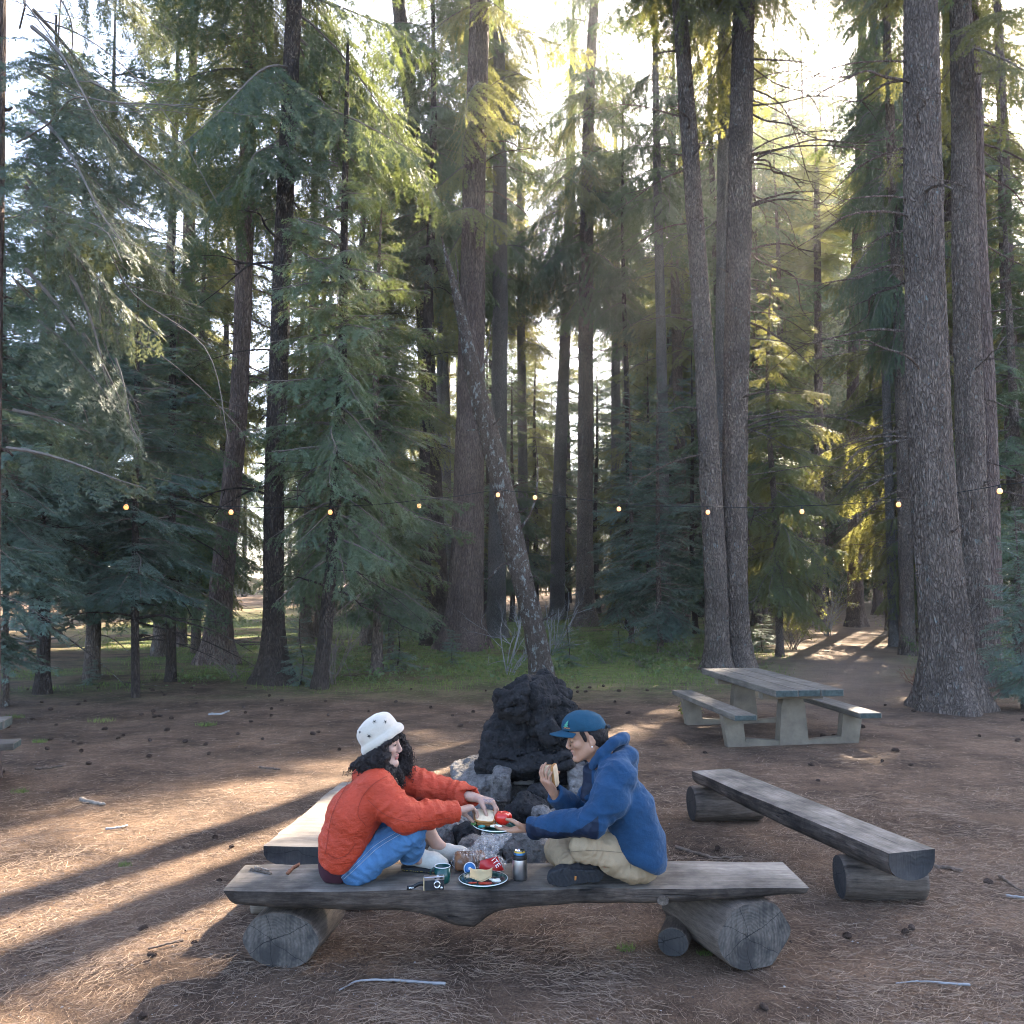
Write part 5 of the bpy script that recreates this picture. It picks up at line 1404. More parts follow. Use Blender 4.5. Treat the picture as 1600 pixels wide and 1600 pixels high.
V = wrinkle(V, Q, .0070, 10, 3, (1, 1, 1.6), .7); V = wrinkle(V, Q, .0026, 30, 8, (1, 1, 1.8), .8)
for k_, (a_, b_) in enumerate(((sN, eN), (eN, wN), (sF, eF), (eF, wF))):       # folds round the sleeves
    d_ = b_ - a_; L_ = np.linalg.norm(d_); d_ = d_/L_; t_ = (V - a_) @ d_; rad = np.linalg.norm(V - a_ - t_[:, None]*d_, axis=1)
    w_ = np.clip(1 - np.abs(t_/L_ - .5)/.75, 0, 1)*(rad < .13); ph = 3*fbm(V*9, 2, 20+k_)
    V = displace(V, Q, .0042*w_*(1 - 2*np.abs(np.sin(t_*52 + ph))))
jk = link('jacket', mesh_np('jacket', V - W0, Q, [M_orange]), wm); jkV = V
# plum shirt below the jacket
F = Field(W0 + [-.30, -.34, -.02], W0 + [.30, .40, .45], .006)
for dd in (-.06, .13): F.chain([(A2(546, 1300, 4.92+dd), .10), (A2(533, 1340, 4.92+dd), .110), (A2(529, 1356, 4.92+dd), .098)], .05)
F.plane(W0 + [0, 0, .004], (0, 0, -1), .01); F.plane(A2(558, 1340, 4.9), (1, 0, -.5), .02)
V, Q = F.mesh(2); V = wrinkle(V, Q, .005, 14, 5)
link('shirt', mesh_np('shirt', V - W0, Q, [M_maroon]), wm)
# jeans
F = Field(W0 + [-.20, -.32, -.03], W0 + [.55, .45, .50], .005)
F.chain([(hipN, .102), ((hipN+knN)/2, .088), (knN, .070)], .03); F.chain([(knN, .070), ((knN+anN)/2, .066), (anN, .060)], .03)
F.chain([(hipF, .100), (knF, .070)], .03); F.chain([(knF, .068), (A2(658, 1284, 5.12), .064)], .03)
F.cap(hipN, hipF, .10, .10, .05)
cuffcut(F, anN - norm(anN-knN)*.012, anN-knN, .060); cuffcut(F, A2(657, 1282, 5.12), anF-knF, .064)
F.plane(W0 + [0, 0, .003], (0, 0, -1), .012)
V, Q = F.mesh(2); V = wrinkle(V, Q, .0075, 13, 12, (1.2, 1, 1.2), .8); V = wrinkle(V, Q, .0030, 34, 13, (1, 1, 1), .8)
def leg_folds(V, Q, segs, amp, fr_, seed):
    for k_, (a_, b_) in enumerate(segs):
        d_ = b_ - a_; L_ = np.linalg.norm(d_); d_ = d_/L_; t_ = (V - a_) @ d_; rad = np.linalg.norm(V - a_ - t_[:, None]*d_, axis=1)
        w_ = np.exp(-((t_/L_ - .95)/.28)**2) + .8*np.exp(-((t_/L_ - .02)/.22)**2); w_ = w_*(rad < .14)
        V = displace(V, Q, amp*w_*(1 - 2*np.abs(np.sin(t_*fr_ + 3*fbm(V*9, 2, seed+k_)))))
    return V
V = leg_folds(V, Q, ((hipN, knN), (knN, anN), (hipF, knF)), .0034, 75, 30)
jn = link('jeans', mesh_np('jeans', V - W0, Q, [M_denim]), wm)
M_thread = simple('pale_thread', (.30, .33, .36), .8)
def seam(Vm, nm, pxs, mat, par, off=.0015):
    pts = []
    for px, py in catmull(np.array([(a_, b_, 0) for a_, b_ in pxs], float), 40)[:, :2]:
        r_ = norm(ray(px, py)); o_ = np.array([0, 0, CAMH]); rel = Vm - o_; t2 = rel @ r_; d2 = np.linalg.norm(rel - t2[:, None]*r_, axis=1)
        m_ = d2 < .008
        if m_.any(): pts.append(o_ + r_*(t2[m_].min() - off))
    pts = np.array(pts); pts[1:-1] = .5*pts[1:-1] + .25*(pts[:-2] + pts[2:])
    v, q = tube(pts, .0014, 4); return part(nm, v, q, mat, par)
M_seam = simple('dark_orange_seam', (.20, .022, .008), .8)
for sp_ in ([(606, 1212), (585, 1224), (565, 1248), (560, 1275), (572, 1290)], [(548, 1215), (520, 1270), (508, 1335)], [(575, 1250), (600, 1272), (640, 1284), (705, 1278)], [(512, 1334), (524, 1341), (540, 1337), (556, 1318)]):
    seam(jkV, 'seam', sp_, M_seam, jk, .0005)
seam(V, 'stitching', [(533, 1372), (556, 1350), (585, 1322), (622, 1299)], M_thread, jn); seam(V, 'stitching', [(537, 1374), (560, 1353), (589, 1326), (626, 1303)], M_thread, jn)
# shoes
def shoe(name, heel, toe, up, parent, mats, w=.050, h=.062, sole=.022):
    heel, toe = np.asarray(heel, float), np.asarray(toe, float); f = norm(toe-heel); s = norm(np.cross(f, up)); u = np.cross(s, f); L = np.linalg.norm(toe-heel)
    lo, hi = np.minimum(heel, toe)-.14, np.maximum(heel, toe)+.14
    P = lambda a, b_, c_: heel + f*a*L + s*b_ + u*c_
    F = Field(lo, hi, .0038)
    F.chain([(P(.12, 0, .068), w*.80), (P(.40, 0, .068), w*.90), (P(.70, 0, .050), w*1.0), (P(.88, 0, .040), w*.76)], .02)
    F.cap(P(.12, 0, .07), P(.18, 0, .105), w*.76, w*.70, .02); F.cap(P(.16, 0, .122), P(.12, 0, .19), w*.60, w*.64, .004, 'cut')
    F.plane(P(0, 0, .016), -u, .004)
    V, Q = F.mesh(2); 
    o = link(name, mesh_np(name, V - WL(parent), Q, [mats[0]]), parent)
    F = Field(lo, hi, .0038)
    F.chain([(P(.12, 0, .012), w*.84), (P(.40, 0, .012), w*.86), (P(.72, 0, .012), w*1.04), (P(.90, 0, .012), w*.80)], .02)
    F.plane(P(0, 0, .026), u, .004); F.plane(P(0, 0, 0), -u, .006)
    V, Q = F.mesh(1); link('sole', mesh_np('sole', V - WL(parent) - 0, Q, [mats[1]]), o)
    F = Field(lo, hi, .0038)
    F.chain([(P(.12, 0, .012), w*.865), (P(.40, 0, .012), w*.885), (P(.72, 0, .012), w*1.06), (P(.90, 0, .012), w*.825)], .02)
    F.plane(P(0, 0, .010), u, .002); F.plane(P(0, 0, .005), -u, .002)
    V, Q = F.mesh(1); link('yellow_trim', mesh_np('yellow_trim', V - WL(parent), Q, [M_yel]), o)
    return o
shoe('shoe', A2(630, 1356, 5.03)*[1, 1, 0] + [0, 0, ZT+.003], A2(699, 1361, 4.99)*[1, 1, 0] + [0, 0, ZT+.003], (0, 0, 1), wm, (M_shoew, M_rubber))
shoe('shoe', A2(672, 1341, 5.17)*[1, 1, 0] + [0, 0, ZT-.005], A2(740, 1346, 5.14)*[1, 1, 0] + [0, 0, ZT-.005], (0, -.12, 1), wm, (M_shoew, M_rubber))
# hair: a mass of curls
hax = norm(np.array([-.56, .03, .83])); hx = norm(np.cross([0, 1, 0], hax)); hy = np.cross(hax, hx); HR = np.stack([hx, hy, hax])
hb = A2(598, 1156, 4.93)
F = Field(hc + [-.26, -.24, -.34], hc + [.24, .26, .12], .0055)
blobs = [(578, 1172, 4.93, .085), (594, 1160, 4.875, .075), (588, 1190, 4.86, .078), (606, 1188, 4.855, .050), (601, 1205, 4.85, .055), (563, 1190, 4.95, .055), (574, 1203, 4.92, .06), (620, 1156, 5.03, .045), (628, 1176, 5.035, .050), (629, 1196, 5.025, .050), (614, 1212, 4.95, .055), (603, 1222, 4.845, .034), (606, 1172, 4.865, .045), (585, 1212, 4.87, .045), (612, 1150, 4.885, .028), (608, 1234, 4.86, .02), (552, 1187, 4.93, .028)]
for px, py, d, r in blobs: F.ell(A2(px, py, d), (r, r, r), None, .03)
F.ell(PW(.075, -.0, -.035), np.array([.05, .040, .085])*WS, wf, .012, 'cut'); F.cap(PW(.09, -.02, .0), PW(.10, .16, -.02), .040, .05, .01, 'cut'); F.cap(PW(.085, .0, -.075), PW(.10, .16, -.085), .035, .045, .01, 'cut')
F.plane(hb - hax*.018, hax, .01)
V, Q = F.mesh(1)
V = displace(V, Q, .012*(1 - 2*np.abs(fbm(V*52, 2, 5))) + .008*fbm(V*80, 2, 9))
hair = link('hair', mesh_np('hair', V - W0, Q, [M_hair]), wm)
rs = np.random.default_rng(4); nn = vnormals(V, Q); pick = rs.choice(len(V), 700, replace=False); mb = MB()
for k in pick:
    p = V[k] - nn[k]*.006; ax = norm(nn[k]*.35 + [0, 0, -1.0] + rs.normal(0, .35, 3)); l = rs.uniform(.03, .075); s_ = np.linspace(0, 1, 16)
    a1 = norm(np.cross(ax, [.3, 1, .2])); a2 = np.cross(ax, a1); rr = rs.uniform(.005, .009); ph = rs.uniform(0, 6.28); w = rs.uniform(10, 17)
    C = p + ax*l*s_[:, None] + rr*(np.cos(ph + w*s_)[:, None]*a1 + np.sin(ph + w*s_)[:, None]*a2); 
    if ((C - hb) @ hax).max() > -.01: continue
    cf = (C - PW(.09, 0, -.03)) @ wf.T
    if ((np.abs(cf[:, 1]) < .11) & (cf[:, 0] > -.045) & (cf[:, 0] < .07) & (np.abs(cf[:, 2]) < .085) & (cf[:, 1] > -.03)).any(): continue
    mb.tube(C, np.linspace(.0026, .0012, 16), 4)
v, q = mb.get(); link('curl', mesh_np('curl', v - W0, q, [M_hair]), hair)['kind'] = 'stuff'
# hat
prof = [(.100, -.010), (.118, -.020), (.127, -.017), (.134, -.004), (.133, .013), (.126, .025), (.118, .031), (.117, .050), (.115, .080), (.105, .105), (.085, .125), (.055, .138), (.02, .143), (0, .1435)]
Cp = catmull(np.array([(a_, 0, b_) for a_, b_ in prof]), 46)
v, q = lathe(Cp[:, [0, 2]], (0, 0, 0), 56); v[:, 1] *= .88
q = np.concatenate(q)
v = displace(v, q, .004*fbm(v*60, 3, 3) + .004*fbm(v*14, 2, 5)) if True else v
vw = v @ HR + hb
hat = link('hat', mesh_np('hat', vw - W0, q, [M_cream]), wm)
M_star = simple('black_stitching', (.015, .015, .02), .9)
def on_hat(px, py):
    """front surface of the hat along a photo ray"""
    r = norm(ray(px, py)); o = np.array([0, 0, CAMH]); rel = (vw - o); t = rel @ r; d2 = np.linalg.norm(rel - t[:, None]*r, axis=1)
    k = np.argsort(d2)[:40]; k = k[np.argmin(t[k])]; return o + r*t[k]
nv = vnormals(vw, q)
mbs = []
for px, py, s_ in ((585, 1128, .013), (602, 1128, .011), (577, 1150, .014), (563, 1144, .008), (592, 1141, .0)):
    if s_ == 0: continue
    c = on_hat(px, py); k = np.argmin(np.linalg.norm(vw - c, axis=1)); nrm = nv[k]; nrm = nrm if nrm[1] < 0 else -nrm
    a1 = norm(np.cross(nrm, [0, 0, 1])); a2 = np.cross(nrm, a1); mb = MB()
    for j in range(5):
        t_ = j*6.283/5 + .3; dd = a1*math.cos(t_) + a2*math.sin(t_); mb.tube([c + nrm*.004, c + nrm*.0035 + dd*s_], [.0024, .0008], 4)
    v2, q2 = mb.get(); link('star', mesh_np('star', v2 - W0, q2, [M_star]), hat)

# ============ the man
M0 = A2(990, 1372, 4.9); M0[2] = ZT
mn = thing('person', 'man in blue fleece and cap, sitting cross-legged, eating a sandwich', 'person', M0)
mh = A2(915, 1151, 4.90); mf = frame((-1, -.10, -.26), (0, 0, 1)); MS = 1.04
F = Field(M0 + [-.80, -.42, -.05], M0 + [.36, .46, .98], .0036)
PM = head(F, mh, mf, MS, 1.02, True, 1.08)
nk = A2(948, 1192, 4.92)
F.cap(mh + [.03, 0, -.05], nk, .056, .064, .03)
sN, sF = A2(966, 1214, 4.73), A2(950, 1206, 5.10)
eN, eF = A2(926, 1283, 4.64), A2(908, 1273, 5.14)
wN, wF = A2(826, 1294, 4.84), A2(865, 1239, 4.99)
F.chain([(nk, .09), (A2(985, 1265, 4.92), .12), (A2(1000, 1335, 4.92), .11)], .05); F.cap(sN, sF, .065, .065, .05)
for a_, b_, c_ in ((sN, eN, wN), (sF, eF, wF)): F.chain([(a_, .058), (b_, .044), (c_ - norm(c_-b_)*.03, .030)], .02)
hipN, knN, anN = A2(1000, 1343, 4.84), A2(914, 1322, 4.71), A2(985, 1362, 4.76)
hipF, knF, anF = A2(1000, 1335, 5.02), A2(875, 1328, 5.08), A2(890, 1352, 4.86)
F.chain([(hipN, .08), (knN, .055), (anN, .038)], .03); F.chain([(hipF, .08), (knF, .055), (anF, .036), (A2(900, 1360, 4.82), .028)], .02)
hand(F, wN, (-1, .16, -.10), (0, .1, 1), (-.1, -1, .15), [(10, 14, 10), (8, 14, 10), (6, 14, 10), (6, 16, 10)], [(-.70, -.45, .55), (-.85, .05, .45), (-1, .2, .15)], 1.04)
hand(F, wF, A2(849, 1213, 4.955)-wF, (.62, .45, .30), (.3, .6, .7), [(22, 30, 20), (24, 32, 20), (28, 34, 20), (32, 34, 20)], [(.4, .7, .7), (.5, .2, .8), (.5, -.1, .8)], 1.02)
V, Q = F.mesh(1)
lipc = PM(.092, 0, -.062)
mi = by_faces(V, Q, [lambda c: (np.abs((c-lipc) @ mf[2]) < .0135*MS) & (np.abs((c-lipc) @ mf[1]) < .020) & (((c-PM(0, 0, 0)) @ mf[0]) > .084*MS)])
link('body', mesh_np('body', V - M0, Q, [M_skm, M_lipm], mi), mn)
eyes(PM, mf, MS, mn, True)
v, q = lathe([(0, -.005), (.004, -.003), (.005, 0), (.004, .003), (0, .005)], PM(-.008, -.086, -.042), 10); part('earring', v, q, M_eyew, mn)
v, q = lathe([(0, -.005), (.004, -.003), (.005, 0), (.004, .003), (0, .005)], PM(-.008, .086, -.042), 10); part('earring', v, q, M_eyew, mn)
# hair
F = Field(mh - .18, mh + .18, .004)
F.ell(PM(-.030, 0, .012), np.array([.092, .084, .095])*MS, mf, .01); F.ell(PM(-.07, 0, -.045), np.array([.045, .058, .05])*MS, mf, .02)
F.plane(PM(-.020, 0, -.01), norm(mf[0]*1.0 - mf[2]*.25), .01)
for k in (-1, 1): F.cap(PM(.022, .068*k, .04), PM(.014, .072*k, -.004), .014, .009, .01)
F.plane(mh + [0, 0, .075], (0, 0, 1), 0)
V, Q = F.mesh(1); V = displace(V, Q, .005*fbm(V*60, 2, 3)); link('hair', mesh_np('hair', V - M0, Q, [M_hair]), mn)
# cap
cx = norm(np.array([1, .08, .05])); cz = norm(np.array([-.03, 0, 1])); cy = np.cross(cz, cx); CRm = np.stack([cx, cy, cz]); cc = mh + [-.005, 0, .040]
F = Field(cc - .17, cc + .19, .004)
F.ell(cc + cz*.004, (.124, .092, .100), CRm, .01); F.ell(cc + cz*.026 - cx*.045, (.076, .080, .072), CRm, .02)
F.plane(cc, -cz, .006); F.ell(cc - cz*.02, (.116, .085, .08), CRm, .0, 'cut')
V, Q = F.mesh(2); V = displace(V, Q, .0035*fbm(V*22, 2, 7))
capo = link('cap', mesh_np('cap', V - M0, Q, [M_cap]), mn)
ns, ntv = 25, 9; s_ = np.linspace(-1, 1, ns)[:, None]; t_ = np.linspace(0, 1, ntv)[None]
rootx = -.118*np.sqrt(np.clip(1 - (s_*.86)**2, 0, 1)); tipx = rootx - .078*np.sqrt(np.clip(1 - (s_*.97)**2, 0, 1)); 
xv = rootx*(1-t_) + tipx*t_; yv = s_*.080*(1 + 0*t_); zv = .004 - .016*t_ - .010*s_**2*(1 + .3*t_)
Vt = np.stack([xv, yv, zv], -1).reshape(-1, 3); Vb = Vt - [0, 0, .005]
i = np.arange(ns-1)[:, None]*ntv; j = np.arange(ntv-1)[None]; Fq = np.stack([i+j, i+j+1, i+ntv+j+1, i+ntv+j], -1).reshape(-1, 4); n0 = len(Vt)
brd = [k*ntv+ntv-1 for k in range(ns)]; Fe = np.array([[brd[k], brd[k]+n0, brd[k+1]+n0, brd[k+1]] for k in range(ns-1)])
Vv = np.concatenate([Vt, Vb]) @ CRm + cc
link('visor', mesh_np('visor', Vv - M0, [np.concatenate([Fq, Fq[:, ::-1]+n0, Fe])], [M_cap]), capo)
M_grn, M_org = simple('green_thread', (.05, .22, .14), .8), simple('orange_thread', (.55, .22, .05), .8)
def cap_pt(u_, h_): # angle round the crown from the front, height
    dx, dy = -math.cos(u_)*.127, math.sin(u_)*.095; k = math.sqrt(max(0, 1 - (h_/.102)**2)); return cc + dx*k*cx + dy*k*cy + h_*cz
mb = MB()
for h0, w0 in ((.030, .20), (.040, .15), (.049, .10)):
    a_, b_, c_ = cap_pt(-.55 - w0, h0), cap_pt(-.55 + w0, h0), cap_pt(-.55, h0 + .014)
    off = -cx*.012 - cy*.014; mb.add(np.array([a_, b_, c_]) + off, [np.array([[0, 1, 2]])]); 
v, q = mb.get(); emb = link('emblem', mesh_np('emblem', v - M0, q, [M_grn], smooth=False), capo)
mb = MB()
for k in range(5):
    a_ = cap_pt(-.36 - .09*k, .018 + .002*(k % 2)) - cx*.004 - cy*.006; mb.tube([a_, a_ + [0.003, 0, .006], a_ + [.006, 0, .001]], .0014, 4)
v, q = mb.get(); link('lettering', mesh_np('lettering', v - M0, q, [M_org], smooth=False), emb)
v, q = box(cc + cx*.128 + cz*.012 - cy*.02, (.020, .05, .016), CRm, .003); link('strap', mesh_np('strap', v - M0, q, [M_rubber]), capo)
# hooded fleece
F = Field(M0 + [-.60, -.46, -.04], M0 + [.34, .48, .82], .005)
for dd, xo in ((-.125, 0), (.125, -4)):
    F.chain([(A2(960+xo, 1222, 4.92+dd), .102), (A2(984+xo, 1265, 4.92+dd), .124), (A2(997+xo, 1312, 4.92+dd), .128), (A2(1003+xo, 1340, 4.91+dd), .126)], .05)
F.cap(A2(945, 1212, 4.92), A2(972, 1205, 4.92), .085, .085, .05)
F.plane(A2(1010, 1345, 4.9), (-.45, 0, -1), .03); F.plane(M0 + [0, 0, .02], (0, 0, -1), .01)
F.chain([(sN, .098), ((sN+eN)/2 + [.02, -.01, 0], .092), (eN, .078), (eN*.5+wN*.5, .062), (wN + norm(eN-wN)*.02, .054)], .035)
F.chain([(sF, .092), ((sF+eF)/2, .080), (eF, .068), (eF*.5+wF*.5, .058), (wF + norm(eF-wF)*.01, .050)], .03)
# hood lying on the shoulders and collar round the neck
F.ell(A2(970, 1182, 4.92), (.070, .112, .072), None, .04)
F.chain([(A2(925, 1196, 4.85), .022), (A2(940, 1178, 4.80), .026), (A2(958, 1160, 4.81), .030), (A2(972, 1154, 4.86), .032), (A2(976, 1153, 4.92), .032), (A2(970, 1154, 4.99), .032), (A2(956, 1160, 5.03), .03), (A2(925, 1196, 5.0), .024)], .012)
F.chain([(A2(946, 1197, 4.78), .032), (A2(968, 1188, 4.79), .038), (A2(983, 1181, 4.85), .040), (A2(986, 1181, 4.93), .040), (A2(980, 1180, 5.02), .045), (A2(955, 1190, 5.06), .045)], .03)
F.cap(A2(922, 1205, 4.92), A2(918, 1245, 4.90), .035, .04, .04)
F.cap(A2(938, 1170, 4.92), A2(948, 1190, 4.92), .058, .060, .01, 'cut'); F.ell(mh + [-.01, 0, 0], (.088, .082, .098), None, .01, 'cut')
cuffcut(F, wN + norm(eN-wN)*.012, wN-eN, .054); cuffcut(F, wF + norm(eF-wF)*.012, wF-eF, .050)
V, Q = F.mesh(2)
for _ in range(30):
    hm = (V[:, 2] > A2(980, 1190, 4.9)[2]) & (V[:, 0] > A2(946, 1190, 4.9)[0]); V = np.where(hm[:, None], lap(V, Q, .6), V)
V = wrinkle(V, Q, .010*np.where(V[:, 2] > A2(980, 1192, 4.9)[2], .25, 1.0), 9, 31, (1, 1, 1), .75); V = wrinkle(V, Q, .003, 30, 33)
V = leg_folds(V, Q, ((sN, eN), (eN, wN), (sF, eF), (A2(985, 1225, 4.85), A2(1004, 1340, 4.85))), .0035, 42, 60)
e0 = A2(929, 1262, 4.62); fa = norm(wN - eN)
mi = by_faces(V, Q, [lambda c: (c[:, 1] < 5.01) & (c[:, 0] < A2(931, 1280, 4.7)[0]) & ((c[:, 2] - np.interp(c[:, 0], [wN[0], (wN[0]*2+eN[0])/3, (wN[0]+2*eN[0])/3, eN[0]+.02], [wN[2]+.038, wN[2]+.022, wN[2]+.034, eN[2]+.045])) < 0) & (c[:, 2] < eN[2] + .07),
                     lambda c: (np.abs(c[:, 1] - 5.05) < .035) & (c[:, 0] < A2(924, 1220, 4.9)[0]) & (c[:, 2] > A2(920, 1250, 4.9)[2]) & (c[:, 0] > A2(905, 1220, 4.9)[0])])
mi[mi == 2] = 1
link('hooded_fleece', mesh_np('hooded_fleece', V - M0, Q, [M_fleece, M_navy], mi), mn)
# trousers
F = Field(M0 + [-.62, -.44, -.03], M0 + [.30, .40, .42], .005)
F.chain([(hipN, .104), ((hipN+knN)/2, .094), (knN, .084)], .03); F.chain([(knN + [.02, 0, -.01], .076), (anN, .060)], .02)
F.chain([(hipF, .100), (knF, .078)], .03); F.chain([(knF, .074), (anF, .057), (A2(899, 1360, 4.80), .050)], .03); F.cap(hipN, hipF, .105, .105, .05)
cuffcut(F, A2(897, 1359, 4.81), A2(899, 1360, 4.80)-anF, .050)
F.plane(M0 + [0, 0, .003], (0, 0, -1), .012)
V, Q = F.mesh(2); V = wrinkle(V, Q, .0085, 12, 51, (1, 1, 1.3), .8); V = wrinkle(V, Q, .003, 32, 53, (1, 1, 1), .8)
V = leg_folds(V, Q, ((hipN, knN), (knN, anN), (knF, anF)), .0026, 80, 40)
tr_ = link('trousers', mesh_np('trousers', V - M0, Q, [M_khaki]), mn)
M_thr2 = simple('dark_khaki_thread', (.17, .12, .07), .8)
seam(V, 'stitching', [(892, 1331), (925, 1329), (960, 1331), (990, 1334), (1003, 1332)], M_thr2, tr_); seam(V, 'stitching', [(985, 1333), (984, 1345), (986, 1358)], M_thr2, tr_); seam(V, 'stitching', [(997, 1333), (996, 1345), (998, 1356)], M_thr2, tr_)
# the shoe turned up on its side, sole to the camera
sh_h, sh_t = A2(942, 1372, 4.74), A2(860, 1372, 4.70)
sh_h[2] = sh_t[2] = ZT + .050; sh_h[1] = 4.915; sh_t[1] = 4.875
f = norm(sh_t - sh_h); up_ = norm(np.array([0, 1, .28])); L = np.linalg.norm(sh_t-sh_h); s = norm(np.cross(f, up_)); u = np.cross(s, f)
P = lambda a, b_, c_: sh_h + f*a*L + s*b_ + u*c_
F = Field(np.minimum(sh_h, sh_t)-.12, np.maximum(sh_h, sh_t)+.14, .004)
F.chain([(P(.12, 0, .05), .036), (P(.45, 0, .045), .042), (P(.75, 0, .035), .048), (P(.90, 0, .028), .038)], .02); F.plane(P(0, 0, .014), -u, .004)
V, Q = F.mesh(2); so = link('shoe', mesh_np('shoe', V - M0, Q, [M_rubber]), mn)
F = Field(np.minimum(sh_h, sh_t)-.12, np.maximum(sh_h, sh_t)+.12, .0035)
F.chain([(P(.10, 0, .012), .037), (P(.42, 0, .012), .037), (P(.74, 0, .012), .053), (P(.90, 0, .012), .044)], .02); F.plane(P(0, 0, .022), u, .004); F.plane(P(0, 0, .0), -u, .004)
V, Q = F.mesh(1); c_ = (V - sh_h); tread = np.sin((c_ @ f)*260 + 3*np.sin((c_ @ s)*60))
V = displace(V, Q, np.where((c_ @ u) < .006, .0012*np.sign(tread), 0)); link('sole', mesh_np('sole', V - M0, Q, [M_rubber]), so)
v, q = box(P(.52, .002, -.0025), (.010, .024, .002), np.stack([f, s, u]), .0006); link('emblem', mesh_np('emblem', v - M0, q, [M_org]), so)
# ------------------------------------------------------------------ the picnic
def disc_frame(n):
    n = norm(n); x = norm(np.cross([0, 1, 0], n)); return np.stack([x, np.cross(n, x), n])
M_green = simple('dark_green_enamel', (.010, .062, .050), .22, var=.08, spec=.6); M_white = simple('white_enamel', (.72, .72, .70), .25, var=.03)
M_steel = simple('brushed_steel', (.55, .55, .56), .28, 1.0, var=.06); M_chrome = simple('chrome', (.70, .70, .70), .18, 1.0, var=.02)
M_black = simple('black_plastic', (.012, .012, .013), .45); M_blackr = simple('black_leatherette', (.018, .018, .019), .7, bump=(160, .5, .003))
M_canb, M_cany = simple('blue_can_paint', (.02, .10, .22), .3, .4), simple('yellow_can_paint', (.60, .38, .04), .35, .2)
M_bread = simple('bread_crumb', (.72, .56, .37), .9, var=.10, vscale=40, bump=(120, .6, .004)); M_crust = simple('bread_crust', (.36, .16, .045), .75, var=.25, vscale=25)
M_brown = simple('brown_loaf', (.23, .10, .045), .7, var=.25); M_cheese = simple('pale_cheese', (.62, .47, .25), .55, var=.06); M_creamy = simple('egg_white', (.78, .73, .62), .5)
M_tom = simple('red_tomato', (.55, .022, .012), .18, var=.10, vscale=8, spec=.6); M_tomw = simple('tomato_flesh', (.50, .05, .02), .3); M_leaf = simple('lettuce', (.08, .22, .06), .5); M_teal = simple('teal_wrapper', (.02, .20, .18), .4)
M_red = simple('red_print', (.45, .018, .016), .35, var=.12); M_blue = simple('blue_print', (.02, .14, .36), .35); M_paper = simple('white_print', (.78, .78, .78), .5)
m, nt, b = new_mat('clear_crinkled_film'); N = NT(nt)
tr = N.n('ShaderNodeBsdfTransparent'); tr.inputs['Color'].default_value = (.95, .97, 1, 1)
gl = N.n('ShaderNodeBsdfGlossy'); gl.inputs['Roughness'].default_value = .10; gl.inputs['Color'].default_value = (.95, .97, 1, 1)
df = N.n('ShaderNodeBsdfTranslucent'); df.inputs['Color'].default_value = (.8, .83, .86, 1)
bm_ = N.bump(N.noise(N.coord(), 55, 5, .75, 1.0), 1.0, .02); N.l(bm_, gl.inputs['Normal'])
m1 = N.n('ShaderNodeMixShader'); m1.inputs[0].default_value = .18; N.l(gl.outputs[0], m1.inputs[1]); N.l(df.outputs[0], m1.inputs[2])
m2 = N.n('ShaderNodeMixShader'); N.l(N.ramp(N.noise(N.coord(), 38, 5, .75, .8), [(.38, .05), (.70, .60)]), m2.inputs[0])
N.l(tr.outputs[0], m2.inputs[1]); N.l(m1.outputs[0], m2.inputs[2]); N.l(m2.outputs[0], nt.nodes['Material Output'].inputs['Surface']); M_film = m

def on_bench(px, py): return G(px, py, ZT)
def plate(label, c, r=.125, tilt=None):
    t = thing('enamel_plate', label, 'plate', c)
    pr = [(0, .003), (r*.68, .003), (r*.74, .006), (r*.80, .016), (r*.985, .020), (r*.985, .018), (r*.81, .012), (r*.74, .000), (0, .000)]
    v, q = lathe(catmull(np.array([(a_, 0, b_) for a_, b_ in pr]), 40)[:, [0, 2]], c, 56, tilt); part('dish', v, q, M_green, t)
    a_ = np.linspace(0, 2*np.pi, 57); C = np.stack([np.cos(a_)*r*.99, np.sin(a_)*r*.99, 0*a_ + .0195], -1)
    if tilt is not None: C = C @ tilt
    v, q = tube(C + c, .0026, 6, False); part('rim', v, q, M_white, t); return t
def bread_slice(name, label, c, Rm, w=.105, h=.10, th=.014, parent=None, group=None):
    """slice in the local xy plane; rows of Rm are its axes"""
    a_ = np.linspace(0, 2*np.pi, 40, endpoint=False)
    x = np.sign(np.cos(a_))*np.abs(np.cos(a_))**.45*w/2; y = np.sign(np.sin(a_))*np.abs(np.sin(a_))**.45*h/2
    x = x*(1 + .07*np.clip(y/h*2, 0, 1)); rows = []
    for z, k in ((-th/2, .93), (-th/2*.7, 1.0), (th/2*.7, 1.0), (th/2, .93)): rows.append(np.stack([x*k, y*k, 0*x+z], -1))
    for z in (th/2,): rows.append(np.stack([x*.5, y*.5, 0*x+z+.001], -1))
    V = np.concatenate([np.concatenate(rows), [[0, 0, th/2+.001], [0, 0, -th/2]]]); n = 40; jj = np.arange(n); j2 = (jj+1) % n
    Fs = [np.concatenate([np.stack([k*n+jj, k*n+j2, (k+1)*n+j2, (k+1)*n+jj], -1) for k in range(4)])]
    tri = np.concatenate([np.stack([4*n+jj, 4*n+j2, np.full(n, 5*n)], -1), np.stack([j2, jj, np.full(n, 5*n+1)], -1)])
    mi = np.concatenate([np.ones(3*n, int), np.zeros(n, int), np.zeros(2*n, int)])
    V = V + .0015*fbm(V*60, 2, 3)[:, None]*np.array([0, 0, 1])
    me = mesh_np(name, V @ np.asarray(Rm), [Fs[0], tri], [M_bread, M_crust], mi)
    o = link(name, me, parent, c)
    if label: tag(o, label, 'bread', group)
    return o
